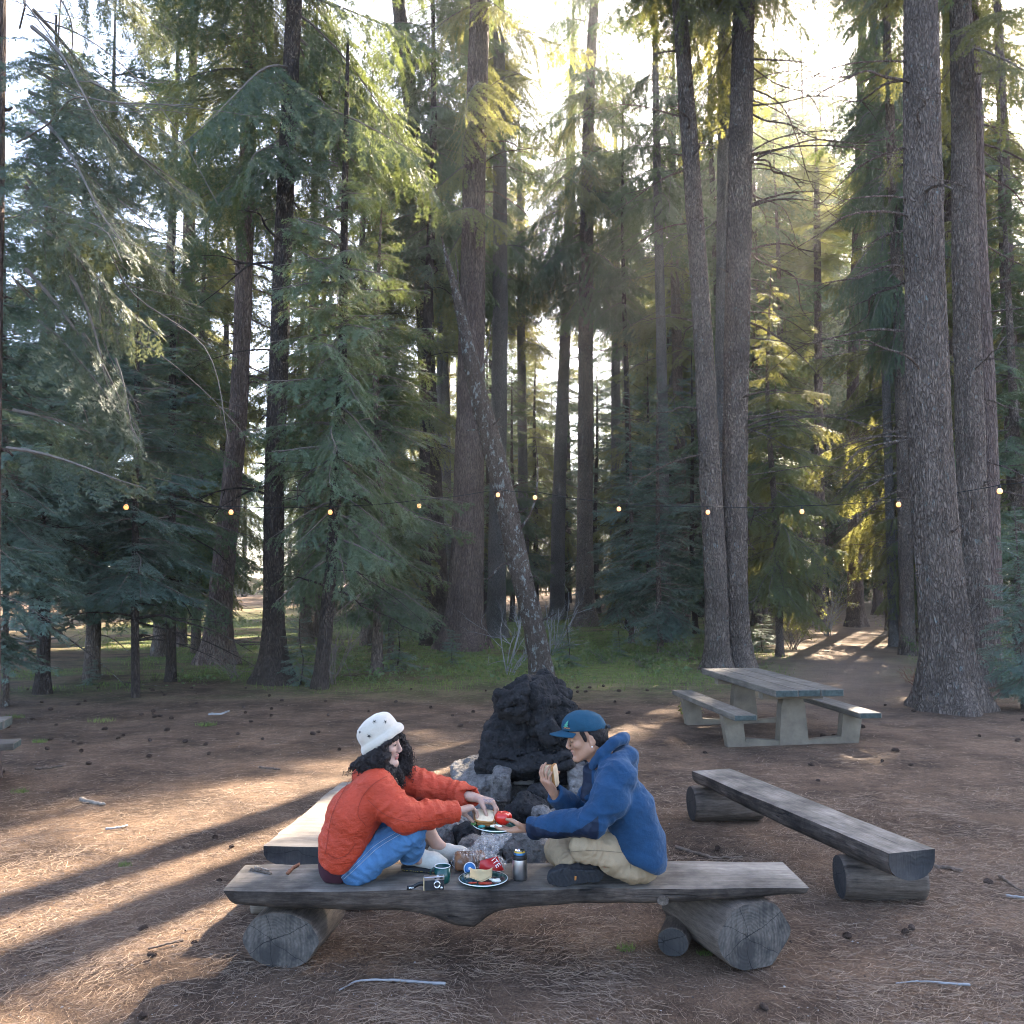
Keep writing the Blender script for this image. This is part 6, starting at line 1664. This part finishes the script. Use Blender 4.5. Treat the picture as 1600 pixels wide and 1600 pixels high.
# plate on the bench with a cheese slice, tomato pieces and crumbs
pc = on_bench(755, 1379) + [0, 0, .004]
plate('green enamel plate lying on the bench with bread and tomato on it', pc, .132)
r = np.array([[1, -.10, 0], [.10, 1, .18], [0, -.18, 1]]); r = np.stack([norm(r[0]), norm(np.cross(np.cross(r[0], r[1]), r[0])), norm(np.cross(r[0], r[1]))])
g1, g2 = np.linspace(-1, 1, 12), np.linspace(-1, 1, 10); GX, GY = np.meshgrid(g1, g2, indexing='ij')
Vt = np.stack([GX*.060, GY*.052, .016*GX**2 + .012*(GY+1)*.8 + .004*np.sin(GX*4 + GY*2)], -1).reshape(-1, 3); i = np.arange(11)[:, None]*10; j = np.arange(9)[None]
Fq = np.stack([i+j, i+10+j, i+11+j, i+1+j], -1).reshape(-1, 4); Vv = np.concatenate([Vt, Vt - [0, 0, .005]]); n0 = len(Vt)
bd = [k*10 for k in range(12)] + [110 + k for k in range(1, 10)] + [k*10 + 9 for k in range(10, -1, -1)] + [k for k in range(8, 0, -1)]
Fb = np.array([[bd[k], bd[k]+n0, bd[(k+1) % len(bd)]+n0, bd[(k+1) % len(bd)]] for k in range(len(bd))])
o = link('cheese_slice', mesh_np('cheese_slice', Vv, [np.concatenate([Fq, Fq[:, ::-1]+n0, Fb[:, ::-1]])], [M_cheese]), None, pc + [-.012, .015, .022]); tag(o, 'curled pale yellow cheese slice on the bench plate', 'cheese')
for (lb, dx, dy, s_, mt, nm, ct) in [('red tomato wedge at the front of the bench plate', .012, -.062, (.038, .014, .011), M_tomw, 'tomato_wedge', 'tomato'), ('thin tomato sliver left of the wedge on the bench plate', -.055, -.055, (.024, .010, .008), M_tomw, 'tomato_wedge', 'tomato'), ('pale torn scraps at the right of the bench plate', .072, -.028, (.026, .014, .010), M_creamy, 'food_scrap', 'food')]:
    c = pc + [dx, dy, .014]; F = Field(c - .06, c + .06, .0025); F.ell(c, s_, None, .004)
    if nm == 'food_scrap':
        for q_ in range(5): F.ell(c + [rng.uniform(-.03, .03), rng.uniform(-.012, .012), rng.uniform(0, .008)], (.012, .008, .006), None, .004)
    else: F.plane(c + [0, 0, .003], (0, .3, 1), .002)
    V, Q = F.mesh(1); tag(link(nm, mesh_np(nm, displace(V, Q, .002*fbm(V*90, 2, 2)) - c, Q, [mt]), None, c), lb, ct)
# the held plate with its food
hp = A2(775, 1293, 4.935); Rt = rotz(0.1)
tl = disc_frame((.02, -.05, 1)); plate('green enamel plate held out by the man over the bench', hp, .130, tl)
bs = A2(757, 1277, 4.925); nb_ = norm(np.array([.10, -.42, .90])); bx = norm(np.cross([0, 1, 0.2], nb_)); bread_slice('bread_slice', 'white bread slice tilted in the woman\'s fingers over the held plate', bs + [0, 0, .006], np.stack([bx, np.cross(nb_, bx), nb_]), .112, .105, .015)
bread_slice('bread_slice', 'lower bread slice lying flat under the tilted one on the held plate', A2(760, 1286, 4.94) + [0, 0, .004], np.stack([[1, 0, 0], [0, 1, 0], [0, 0, 1.0]]), .105, .10, .014)
for (lb, px, py, d, s_, mt, nm, ct) in [('teal wrapper on the held plate, in front of the bread', 753, 1291, 4.845, (.020, .012, .007), M_teal, 'wrapper', 'wrapper'), ('teal wrapper bit on the held plate, right behind the tomato', 801, 1284, 4.99, (.014, .012, .010), M_teal, 'wrapper', 'wrapper'), ('pale egg and cheese scraps at the front of the held plate', 775, 1291, 4.845, (.034, .013, .008), M_creamy, 'food_scrap', 'food'), ('green lettuce leaf at the left of the held plate', 740, 1287, 4.92, (.016, .022, .008), M_leaf, 'lettuce_leaf', 'lettuce')]:
    c = A2(px, py, d); F = Field(c - .06, c + .06, .0025); F.ell(c, s_, None, .003)
    for q_ in range(4): F.ell(c + rng.uniform(-.7, .7, 3)*np.array(s_), np.array(s_)*.5, None, .003)
    V, Q = F.mesh(1); tag(link(nm, mesh_np(nm, displace(V, Q, .0025*fbm(V*90, 2, 2)) - c, Q, [mt]), None, c), lb, ct)
c = A2(786, 1279, 4.93); F = Field(c - .07, c + .07, .0025); F.ell(c, (.041, .041, .036), None, 0)
for k in range(5): F.ell(c + .030*np.array([math.cos(k*1.257), math.sin(k*1.257), 0]) + [0, 0, .012], (.020, .020, .022), None, .02)
F.ell(c + [0, 0, .040], (.012, .012, .009), None, .010, 'cut'); V, Q = F.mesh(2)
o = tag(link('tomato', mesh_np('tomato', V - c, Q, [M_tom]), None, c), 'shiny red tomato under the woman\'s tattooed hand', 'tomato')
# sandwich in the man's hand
sw = A2(862, 1213, 4.985); t = thing('sandwich', 'bitten folded bread sandwich in the man\'s raised hand', 'sandwich', sw)
for k, (dx, yaw, lean) in enumerate(((-.010, -.55, -.10), (.014, .55, -.32))):
    n_ = norm(np.array([-math.cos(yaw)*.55, -.9, .15])) if k == 0 else norm(np.array([.93, -.36, .10]))
    up_ = norm(np.array([lean, 0, 1]) - n_*np.dot(n_, [lean, 0, 1])); xx_ = np.cross(up_, n_)
    o = bread_slice('bread_slice', None, np.array([dx*1.3, .004*k, .004*k]), np.stack([xx_, up_, n_]), (.066, .080)[k], .128, .016, t)
o = link('filling', None, t); bpy.data.objects.remove(o)
F = Field(sw - .09, sw + .09, .003); F.ell(sw + [.004, .016, -.006], (.020, .018, .052), None, 0); V, Q = F.mesh(1); link('filling', mesh_np('filling', displace(V, Q, .006*fbm(V*50, 2, 4)) - sw, Q, [M_creamy]), t)
# mug
mc = on_bench(691, 1379); t = thing('enamel_mug', 'dark green enamel mug with a white rim behind the camera', 'mug', mc)
pr = [(0, .002), (.036, .002), (.040, .006), (.042, .03), (.043, .088), (.0415, .088), (.040, .03), (.036, .008), (0, .006)]
v, q = lathe(pr, mc, 36); part('body', v, q, M_green, t)
a_ = np.linspace(0, 2*np.pi, 41); v, q = tube(np.stack([np.cos(a_)*.0425, np.sin(a_)*.0425, 0*a_+.088], -1) + mc, .0024, 6, False); part('rim', v, q, M_white, t)
a_ = np.linspace(-1.4, 1.4, 14); v, q = tube(np.stack([-.040 - np.cos(a_)*.026, .012 + 0*a_, .046 + np.sin(a_)*.028], -1) + mc, .004, 6); part('handle', v, q, M_green, t)
# camera lying in front of the mug
cc_ = on_bench(678, 1391); CR_ = rotz(R(10)); t = thing('film_camera', 'small silver and black film camera with a black wrist strap on the bench edge', 'camera', cc_)
def cbox(nm, off, size, mt, par=None, bev=.003):
    v, q = box(cc_ + np.array(off) @ CR_, size, CR_, bev); return part(nm, v, q, mt, par or t, False)
cbox('body', (0, 0, .028), (.104, .030, .050), M_blackr); cbox('top_plate', (0, 0, .064), (.107, .033, .020), M_steel); cbox('side_trim', (-.0535, 0, .034), (.004, .031, .060), M_cheese)
for nm, off, size, mt in (('viewfinder', (.036, -.0155, .066), (.018, .004, .010), M_black), ('window', (.006, -.0155, .065), (.012, .004, .008), M_black), ('shutter_button', (.02, 0, .076), (.010, .010, .006), M_chrome)): cbox(nm, off, size, mt, None, .0015)
fy = norm(np.array([0, -1, 0]) @ CR_)
lr = np.stack([norm(np.cross(fy, [0, 0, 1])), [0, 0, 1.0], fy]); lr[1] = np.cross(lr[2], lr[0])
v, q = lathe([(0, .008), (.008, .009), (.0125, .012), (.0135, .016), (.0165, .017), (.0185, .014), (.019, 0)], (0, 0, 0), 32); v = v @ lr + cc_ + np.array((.014, -.0145, .036)) @ CR_; le = part('lens', v, q, M_chrome, t)
v, q = lathe([(0, .0125), (.007, .0118), (.0118, .0112)], (0, 0, 0), 24); v = v @ lr + cc_ + np.array((.014, -.0145, .036)) @ CR_; part('lens_glass', v, q, M_black, le)
v, q = lathe([(0, .004), (.007, .004), (.008, 0)], (0, 0, 0), 16); v = v @ lr + cc_ + np.array((.038, -.0145, .014)) @ CR_; part('dial', v, q, M_steel, t)
n = 20; s_ = np.linspace(0, 1, n); C = np.stack([-.054 - .088*s_, .004 + .006*np.sin(s_*3), .034 - .018*s_ + .004*np.sin(s_*7)], -1) @ CR_ + cc_
Vs = np.concatenate([C + [0, 0, .011], C - [0, 0, .011], C + [0, .003, .011], C + [0, .003, -.011]]); k = np.arange(n-1)
Fq = np.concatenate([np.stack([k, k+1, n+k+1, n+k], -1), np.stack([2*n+k, 3*n+k, 3*n+k+1, 2*n+k+1], -1), np.stack([k, 2*n+k, 2*n+k+1, k+1], -1), np.stack([n+k, n+k+1, 3*n+k+1, 3*n+k], -1)]); st = part('strap', Vs, [Fq], M_black, t)
mb = MB()
for q_ in range(4): 
    v, q = box(C[-4] + [.0065*q_, -.0016, .000 + .001*(q_ % 2)], (.0042, .0012, .006)); mb.add(v, q)
v, q = mb.get(); part('strap_mark', v, q, M_paper, st, False)
# drinks can in a steel sleeve
kc = on_bench(812, 1374); t = thing('drinks_can', 'drinks can with a blue and gold top in a brushed steel cooler sleeve', 'can', kc)
v, q = lathe([(0, .001), (.033, .001), (.038, .005), (.0395, .010), (.0395, .108), (.0385, .112), (.034, .112)], kc, 44); part('sleeve', v, q, M_steel, t)
v, q = lathe([(.0385, .108), (.0402, .111), (.0402, .126), (.037, .134), (.0345, .135)], kc, 44); part('gasket', v, q, M_black, t)
v, q = lathe([(.034, .128), (.0335, .139), (.031, .146)], kc, 40); cn = part('can', v, q, M_canb, t)
v, q = lathe([(.0312, .1455), (.028, .1505), (.0268, .1525)], kc, 40); part('gold_band', v, q, M_cany, cn)
v, q = lathe([(.0268, .1525), (.027, .1545), (.0255, .1545), (.0245, .1505), (0, .150)], kc, 40); part('lid', v, q, M_chrome, cn)
# bread bag
bc = on_bench(748, 1362); t = thing('bread_bag', 'crinkled clear plastic bag of sliced brown bread with red print and a blue round seal', 'bread bag', bc)
F = Field(bc + [-.20, -.10, -.01], bc + [.24, .34, .36], .005)
F.ell(bc + [-.045, .02, .052], (.105, .060, .058), None, .02); F.ell(bc + [.065, .015, .040], (.085, .055, .046), None, .03)
F.chain([(bc + [.0, .06, .075], .055), (bc + [.07, .12, .135], .055), (bc + [.125, .15, .19], .050), (bc + [.15, .16, .225], .030)], .03)
F.plane(bc + [0, 0, .002], (0, 0, -1), .01)
V, Q = F.mesh(1); V = displace(V, Q, .012*(1 - 2*np.abs(fbm(V*24, 3, 7))) + .004*fbm(V*70, 2, 8)); V[:, 2] = np.maximum(V[:, 2], ZT + .002); bagV, bagQ = V, Q
part('film', V, Q, M_film, t, False)
F = Field(bc + [-.18, -.08, -.01], bc + [.12, .12, .14], .005); F.rbox(bc + [-.052, .02, .055], (.085, .045, .046), rotz(.15), .02, 0)
for k in range(6): F.rbox(bc + [-.055 + .0*k, .02, .052] + np.array([-.045 + .02*k, 0, 0]), (.0015, .06, .06), rotz(.15), .0005, .001, 'cut')
V, Q = F.mesh(1); part('loaf', V, Q, M_brown, t)
def drape(px0, px1, py0, py1, nx_, ny_, off, shape=None):
    """patch of print lying on the bag's camera-side surface"""
    out = []; ok = []
    tgt = bagV
    for b_ in np.linspace(0, 1, ny_):
        for a2 in np.linspace(0, 1, nx_):
            px, py = px0 + (px1-px0)*a2, py0 + (py1-py0)*b_
            if shape: px, py = shape(a2, b_)
            r_ = norm(ray(px, py)); o_ = np.array([0, 0, CAMH]); rel = tgt - o_; tt2 = rel @ r_; d2 = np.linalg.norm(rel - tt2[:, None]*r_, axis=1)
            m_ = d2 < .012; td2 = tt2[m_].min() if m_.any() else tt2[np.argmin(d2)]
            out.append(o_ + r_*(td2 - off))
    V = np.array(out).reshape(ny_, nx_, 3)
    for _ in range(2): V[1:-1, 1:-1] = .5*V[1:-1, 1:-1] + .125*(V[:-2, 1:-1] + V[2:, 1:-1] + V[1:-1, :-2] + V[1:-1, 2:])
    V = V.reshape(-1, 3); i = np.arange(ny_-1)[:, None]*nx_; j = np.arange(nx_-1)[None]
    return V, [np.stack([i+j, i+nx_+j, i+nx_+j+1, i+j+1], -1).reshape(-1, 4)]
def red_shape(a_, b_):
    tx0, tx1, bx0, bx1 = 750, 777, 748, 788; ty0, ty1 = 1345, 1338; by0, by1 = 1362, 1360
    x0, x1 = tx0 + (bx0-tx0)*b_, tx1 + (bx1-tx1)*b_; return x0 + (x1-x0)*a_, (ty0 + (ty1-ty0)*a_)*(1-b_) + (by0 + (by1-by0)*a_)*b_
v, q = drape(0, 0, 0, 0, 14, 8, .004, red_shape); rp = part('red_print', v, q, M_red, t)
cu = bpy.data.curves.new('lettering', 'FONT'); cu.body = 'ITE'; cu.size = .040; cu.extrude = .0006; cu.align_x = 'CENTER'; cu.align_y = 'CENTER'; cu.materials.append(M_paper)
pL = v.reshape(8, 14, 3)[3, 10]; e1 = norm(v.reshape(8, 14, 3)[3, 12] - v.reshape(8, 14, 3)[3, 8]); e2 = norm(v.reshape(8, 14, 3)[1, 10] - v.reshape(8, 14, 3)[6, 10]); nn_ = norm(np.cross(e1, e2)); nn_ = nn_ if nn_[1] < 0 else -nn_
pL = pL + nn_*.012
ang = R(-62); ex = norm(e1*math.cos(ang) + np.cross(nn_, e1)*math.sin(ang)); ey = np.cross(nn_, ex)
dg_o = bpy.data.objects.new('lettering', cu); COL.objects.link(dg_o); bpy.context.view_layer.update()
tme = bpy.data.meshes.new_from_object(dg_o); bpy.data.objects.remove(dg_o)
tv = np.array([vv.co[:] for vv in tme.vertices]) @ np.stack([ex, ey, nn_]) + pL - np.array(WL(rp)); tme.vertices.foreach_set('co', tv.astype(np.float32).ravel()); tme.update(); link('lettering', tme, rp)
bcn = A(734, 1357, float(bc[1]) - .075); brr = disc_frame((.10, -.93, .35))
for rr_, off, mt in ((.034, 0, M_paper), (.029, .0012, M_blue), (.011, .0024, M_paper)):
    v, q = lathe([(0, .004), (rr_*.6, .003), (rr_, 0), (rr_, -.001)], (0, 0, 0), 32); v = v @ brr + bcn + brr[2]*off
    if mt is M_paper and rr_ < .02: v = v + .003*fbm(v*200, 2, 1)[:, None]
    part('round_seal', v, q, mt, t)
# bits of wood on the left of the bench
M_bits = wood_mat('reddish_wood_bit', (.10, .04, .022), (.22, .09, .05), (.36, .18, .11), 0, 12)
def stick(name, label, pts, r, mat, group=None, seg=7, cat='stick'):
    pts = np.asarray(pts, float); c = pts.mean(0); C = catmull(pts, 22); rs = np.random.default_rng(int(abs(c[0])*1000) % 9999)
    rr = np.interp(np.linspace(0, 1, 22), [0, .5, 1], [r[0], (r[0]+r[1])/2, r[1]])*(1 + rs.normal(0, .06, 22)); C[1:-1] += rs.normal(0, r[0]*.25, (20, 3))
    v, q = tube(C, rr, seg); return tag(link(name, mesh_np(name, v - c, q, [mat]), None, c), label, cat, group)
z_ = [0, 0, .008]
stick('bark_chip', 'thin forked grey-brown twig bits at the left of the front bench', [on_bench(392, 1360) + z_, on_bench(406, 1363) + z_, on_bench(424, 1367) + z_], (.012, .006), M_log, cat='twig')
stick('bark_chip', 'narrow splinter lying with the forked twig on the left bench end', [on_bench(398, 1357) + z_, on_bench(420, 1362) + z_], (.007, .004), M_bleached, cat='twig')
stick('bark_chip', 'reddish strip of bark on the bench just left of the woman', [on_bench(449, 1367) + z_, on_bench(457, 1359) + z_, on_bench(468, 1352) + z_], (.010, .008), M_bits, cat='bark')
# fallen sticks on the ground
M_stickg = wood_mat('grey_stick', (.12, .115, .11), (.27, .26, .25), (.42, .41, .40), 0, 12); M_stickb = wood_mat('brown_stick', (.05, .035, .025), (.12, .085, .06), (.22, .16, .12), 0, 12)
def gp(*pxs, h=.012): return [G(a_, b_, gz(*G(a_, b_)[:2])) + [0, 0, h] for a_, b_ in pxs]
stick('fallen_stick', 'thin curved pale grey stick lying below the middle of the front bench', gp((530, 1551), (555, 1538), (610, 1535), (650, 1538), (696, 1541)), (.004, .009), M_stickg)
stick('fallen_stick', 'brown crooked stick behind the right end of the front bench', gp((1055, 1326), (1085, 1334), (1112, 1342), (1160, 1342)), (.014, .007), M_stickb)
stick('fallen_stick', 'short stick poking out right of the near end of the right bench', gp((1460, 1356), (1480, 1358), (1504, 1363)), (.014, .010), M_stickb)
stick('fallen_stick', 'upper twig of the small heap at the right picture edge', gp((1562, 1372), (1580, 1385), (1608, 1402)), (.012, .008), M_stickb)
stick('fallen_stick', 'lower pale twig of the small heap at the right picture edge', gp((1572, 1402), (1610, 1407)), (.009, .007), M_stickg)
stick('fallen_stick', 'grey-brown stick in the litter at lower right, beyond the hexagonal log', gp((1400, 1540), (1440, 1537), (1480, 1540), (1516, 1543)), (.003, .007), M_stickg)
stick('fallen_stick', 'short whitish stick in the shaded litter left of the log bench', gp((165, 1297), (182, 1296), (199, 1292)), (.010, .008), M_stickg)
stick('fallen_stick', 'flat bleached splinter at the edge of the sunlit strip on the left', gp((125, 1251), (142, 1255), (164, 1259)), (.022, .012), M_bleached)
stick('fallen_stick', 'slim dark stick lying on the bare ground at upper left', gp((55, 1202), (75, 1201), (97, 1199)), (.016, .010), M_stickb)
stick('fallen_stick', 'greyish stick on the ground left of the woman\'s hat', gp((405, 1200), (420, 1202), (438, 1204)), (.014, .010), M_stickb)
stick('fallen_stick', 'pale curved stick near the mossy edge left of centre', gp((326, 1117), (342, 1117), (358, 1112)), (.020, .012), M_stickg)
stick('fallen_stick', 'dark stick in the sunlit litter at lower left', gp((232, 1486), (262, 1478), (286, 1472)), (.006, .009), M_stickb)
# pine cones
M_cone = simple('dry_cone', (.060, .036, .024), .85, var=.4, vscale=40)
mb = MB(); ncs = 46
v, q = lathe(catmull(np.array([(.001, 0, -.034), (.012, 0, -.024), (.016, 0, -.004), (.012, 0, .018), (.001, 0, .034)]), 12)[:, [0, 2]], (0, 0, 0), 10); mb.add(v, q)
for k in range(ncs):
    t_ = k/(ncs-1); z = -.030 + .060*t_; rr_ = .017*math.sin(math.pi*min(1, .12 + .82*t_))**.7; a_ = k*2.39996; d = np.array([math.cos(a_), math.sin(a_), 0]); sd = np.array([-d[1], d[0], 0])
    p = d*rr_*.7 + [0, 0, z]; e = d*(rr_ + .007) + [0, 0, z + .006]
    mb.add(np.array([p - sd*.004, p + sd*.004, e + sd*.006, e - sd*.006, e + [0, 0, .004] - sd*.004, e + [0, 0, .004] + sd*.004]), [np.array([[0, 1, 2, 3], [3, 2, 5, 4], [4, 5, 1, 0]])])
v, q = mb.get(); v = v[:, [2, 1, 0]]
cone_me = mesh_np('pine_cone', v, q, [M_cone], smooth=False)
rs = np.random.default_rng(99); ncone = 0
near = [(236, 1497), (1325, 1467), (1425, 1455), (1195, 1578), (1543, 1383), (342, 1377), (1415, 1461), (222, 1455)]
while ncone < 140:
    if ncone < len(near): px, py = near[ncone]; x, y = G(px, py)[:2]
    else:
        y = rs.uniform(9.5, 17.5) if rs.random() < .93 else rs.uniform(4.3, 9); x = rs.uniform(-.6, .6)*y
        if rs.random() > .35 + .65*(x < 2) or (abs(x - .1) < 1.4 and 4.3 < y < 8.6): continue
    o = link('pine_cone', cone_me, None, (x, y, gz(x, y) + .016)); s = rs.uniform(.7, 1.25)*(1.0 if y > 9 else .8); o.scale = (s, s, s); o.rotation_euler = (rs.uniform(0, 6), rs.uniform(-.3, .3), rs.uniform(0, 6.28))
    lbl = 'small dry pine cone lying on the needle litter round the benches' if y < 9.3 else 'small dark pine cone scattered on the bare ground before the trees'
    tag(o, lbl, 'pine cone', 'pine cones lying near the benches' if y < 9.3 else 'pine cones scattered before the trees'); ncone += 1

# ------------------------------------------------------------------ undergrowth
def bare_shrub(label, x, y, h, n, seed, mat=None, w=.5, leaves=None):
    rs = np.random.default_rng(seed); mb = MB(); z = gz(x, y); tips = []
    def grow(p, d, l, r, lev):
        s_ = np.linspace(0, 1, 5)[:, None]; bend = rs.normal(0, .18, 3); C = p + d*l*s_ + bend*l*s_**2
        mb.tube(C, np.linspace(r, r*.5, 5), 4); tips.append(C)
        if lev < 3:
            for k in range(rs.integers(2, 5)):
                b_ = C[rs.integers(1, 5)]; grow(b_, norm(d + rs.normal(0, .55, 3) + [0, 0, .1]), l*rs.uniform(.35, .65), r*.55, lev+1)
    for k in range(n):
        d = norm(np.array([rs.normal(0, w), rs.normal(0, w), 1])); grow(np.array([rs.normal(0, .06), rs.normal(0, .06), -.02]), d, h*rs.uniform(.4, .8), .011*h**.5, 0)
    v, q = mb.get(); t = thing('shrub', label, 'shrub', (x, y, z)); link('stem', mesh_np('stem', v, q, [mat or M_twig]), t)
    if leaves:
        lm, nl, ls = leaves; C = np.concatenate(tips); P = C[rs.integers(0, len(C), nl)] + rs.normal(0, .025, (nl, 3)); d = norm(rs.normal(0, 1, (nl, 3)) + [0, 0, .3]); e = norm(np.cross(d, rs.normal(0, 1, (nl, 3)))); L = ls*rs.uniform(.6, 1.3, nl)[:, None]
        V = np.stack([P, P + d*L*.5 + e*L*.28, P + d*L, P + d*L*.5 - e*L*.28], 1).reshape(-1, 3); link('foliage', mesh_np('foliage', V, np.arange(4*nl).reshape(-1, 4), [lm], smooth=False), t)
    return t
M_salal = leaf_mat('green_shrub_leaf', (.035, .065, .030), (.090, .135, .060), (.25, .30, .08), .35, 4); M_ylw = leaf_mat('yellow_green_leaf', (.12, .15, .03), (.28, .30, .07), (.45, .45, .10), .45, 6)
def px_(px, d): return (px - 800)/FPX*d
bare_shrub('bare grey shrub left of the leaning dead trunk, behind the fireplace', px_(795, 20.0), 20.0, 1.9, 7, 1, M_stickg)
bare_shrub('thin bare stems at the foot of the slim young fir', px_(520, 18.2), 18.2, 1.5, 9, 2, None, .25)
bare_shrub('bare brown shrub by the mossy ground right of the leaning dead trunk', px_(860, 25), 25, 2.0, 7, 3, M_stickg)
bare_shrub('twiggy shrub with small leaves left of the bright path', px_(1235, 27), 27, 1.7, 9, 4, None, .5, (M_ylw, 700, .05))
bare_shrub('sunlit twiggy bush beside the bright path', px_(1400, 31), 31, 2.0, 9, 5, M_stickg, .5, (M_ylw, 800, .05))
bare_shrub('brushy bush under the slim sunlit fir', px_(1290, 33), 33, 1.9, 9, 6, M_stickg, .5, (M_ylw, 500, .05))
bare_shrub('yellow-green leafy shrub behind the left bench of the picnic table', px_(1080, 13.6), 13.6, .42, 6, 7, None, .7, (M_ylw, 260, .055))
bare_shrub('low green shrub left of the twin trunks', px_(1010, 21.5), 21.5, .55, 12, 8, None, 1.0, (M_salal, 900, .05))
bare_shrub('low spreading green shrub at the edge of the moss, centre right', px_(950, 22.5), 22.5, .5, 12, 9, None, 1.1, (M_salal, 900, .05))
bare_shrub('green shrub hugging the feet of the twin trunks', px_(1070, 23.5), 23.5, .7, 12, 10, None, .9, (M_salal, 900, .05))
bare_shrub('dark green bush behind the right-hand trunks', px_(1590, 17.5), 17.5, .9, 12, 11, None, .8, (M_salal, 1300, .05))
bare_shrub('leafy bush right of the trodden path', px_(1415, 25), 25, .6, 10, 12, None, 1.0, (M_salal, 700, .05))
bare_shrub('bare twiggy shrub in the shade between the dark trunk and the spruces', px_(370, 19.2), 19.2, 1.2, 8, 13)
bare_shrub('dead brushwood bush beyond the young fir', px_(600, 30), 30, 2.0, 9, 14, M_stickg)
bare_shrub('grey brush in the middle distance right of the flared-base fir', px_(990, 33), 33, 2.0, 9, 15, M_stickg)
bare_shrub('rust-tinged dead bush at the foot of the widest trunk', px_(1425, 18), 18, .45, 8, 16, M_bits, .8)
for px, d, h, lb in ((708, 22.5, .85, 'little blue-green fir sapling before the thick reddish trunk'), (885, 21.5, 1.0, 'bushy fir sapling right of the leaning dead trunk'), (965, 24.5, .7, 'small fir sapling among the low shrubs'), (150, 17.8, .5, 'tiny fir sapling near the young spruce stems'), (1190, 26, 1.1, 'fir sapling right of the twin trunks'), (470, 18.0, 1.3, 'low fir sapling spreading beside the slim young fir'), (620, 21.0, 1.5, 'fir sapling with broad skirts left of the reddish trunk')):
    tree('sapling', px_(px, d), d, h, 'fir_sapling', lb, None, M_bark_dark, .012*h, sx=1.25)
# small green tufts on the bare ground
for k, (px, py, s) in enumerate(((22, 1120, 1.0), (158, 1125, 1.2), (322, 1134, .9), (62, 1158, .6), (978, 1485, .30), (1100, 1490, .25), (195, 1352, .3), (30, 1238, .5))):
    g = G(px, py); rs = np.random.default_rng(300 + k); n = 150; a_ = rs.uniform(0, 6.28, n); rr_ = np.sqrt(rs.random(n))*.17*s; x, y = rr_*np.cos(a_), rr_*np.sin(a_)*.7; h = rs.uniform(.02, .07, n)*s**.5
    b_ = rs.uniform(0, 6.28, n); z0 = gz(g[0], g[1]); w = .003
    V = np.stack([np.stack([x - np.sin(b_)*w, y + np.cos(b_)*w, 0*x - .01], -1), np.stack([x + np.sin(b_)*w, y - np.cos(b_)*w, 0*x - .01], -1), np.stack([x + np.cos(b_)*h*.6, y + np.sin(b_)*h*.6, h], -1)], 1).reshape(-1, 3)
    where = ('small green tuft on bare ground at the left edge, above the plank ends', 'green tuft on the bare ground left of the pale curved stick', 'grey-green tuft below the dark flared trunk', 'smallest tuft beside the upper plank ends at left', 'little moss tuft under the middle of the front bench', 'tiny green sprig left of the hexagonal log', 'green tuft in the shadow band left of the log bench', 'tuft just below the lower plank end at the left edge')[k]
    tag(link('grass_tuft', mesh_np('grass_tuft', V, np.arange(3*n).reshape(-1, 3), [M_moss], smooth=False), None, (g[0], g[1], z0)), where, 'grass tuft', 'small tufts on the bare ground')

# low leafy ground cover under the trees
r = np.random.default_rng(77); n = 26000; d = 17.5*(48/17.5)**r.random(n); u = r.uniform(-.6, .6, n); x, y = u*d, d
mk, pm_ = moss_mask(x, y); cl = fbm(np.stack([x*.9, y*.9, 0*x], -1), 3, 5)
k = (cl > .06 + .25*r.random(n)) & (pm_ < .4) & (u > -.38); x, y = x[k], y[k]; n = len(x); h = r.uniform(.03, .30, n)*np.clip(cl[k]*3, .3, 1.2)
P = np.stack([x, y, ground_h(x, y) + h], -1); dd = norm(r.normal(0, 1, (n, 3))*[1, 1, .5] + [0, 0, .25]); ee = norm(np.cross(dd, r.normal(0, 1, (n, 3)))); L = r.uniform(.05, .12, n)[:, None]
V = np.stack([P, P + dd*L*.5 + ee*L*.3, P + dd*L, P + dd*L*.5 - ee*L*.3], 1).reshape(-1, 3)
tag(link('undergrowth', mesh_np('undergrowth', V, np.arange(4*n).reshape(-1, 4), [M_salal], smooth=False)), kind='stuff')
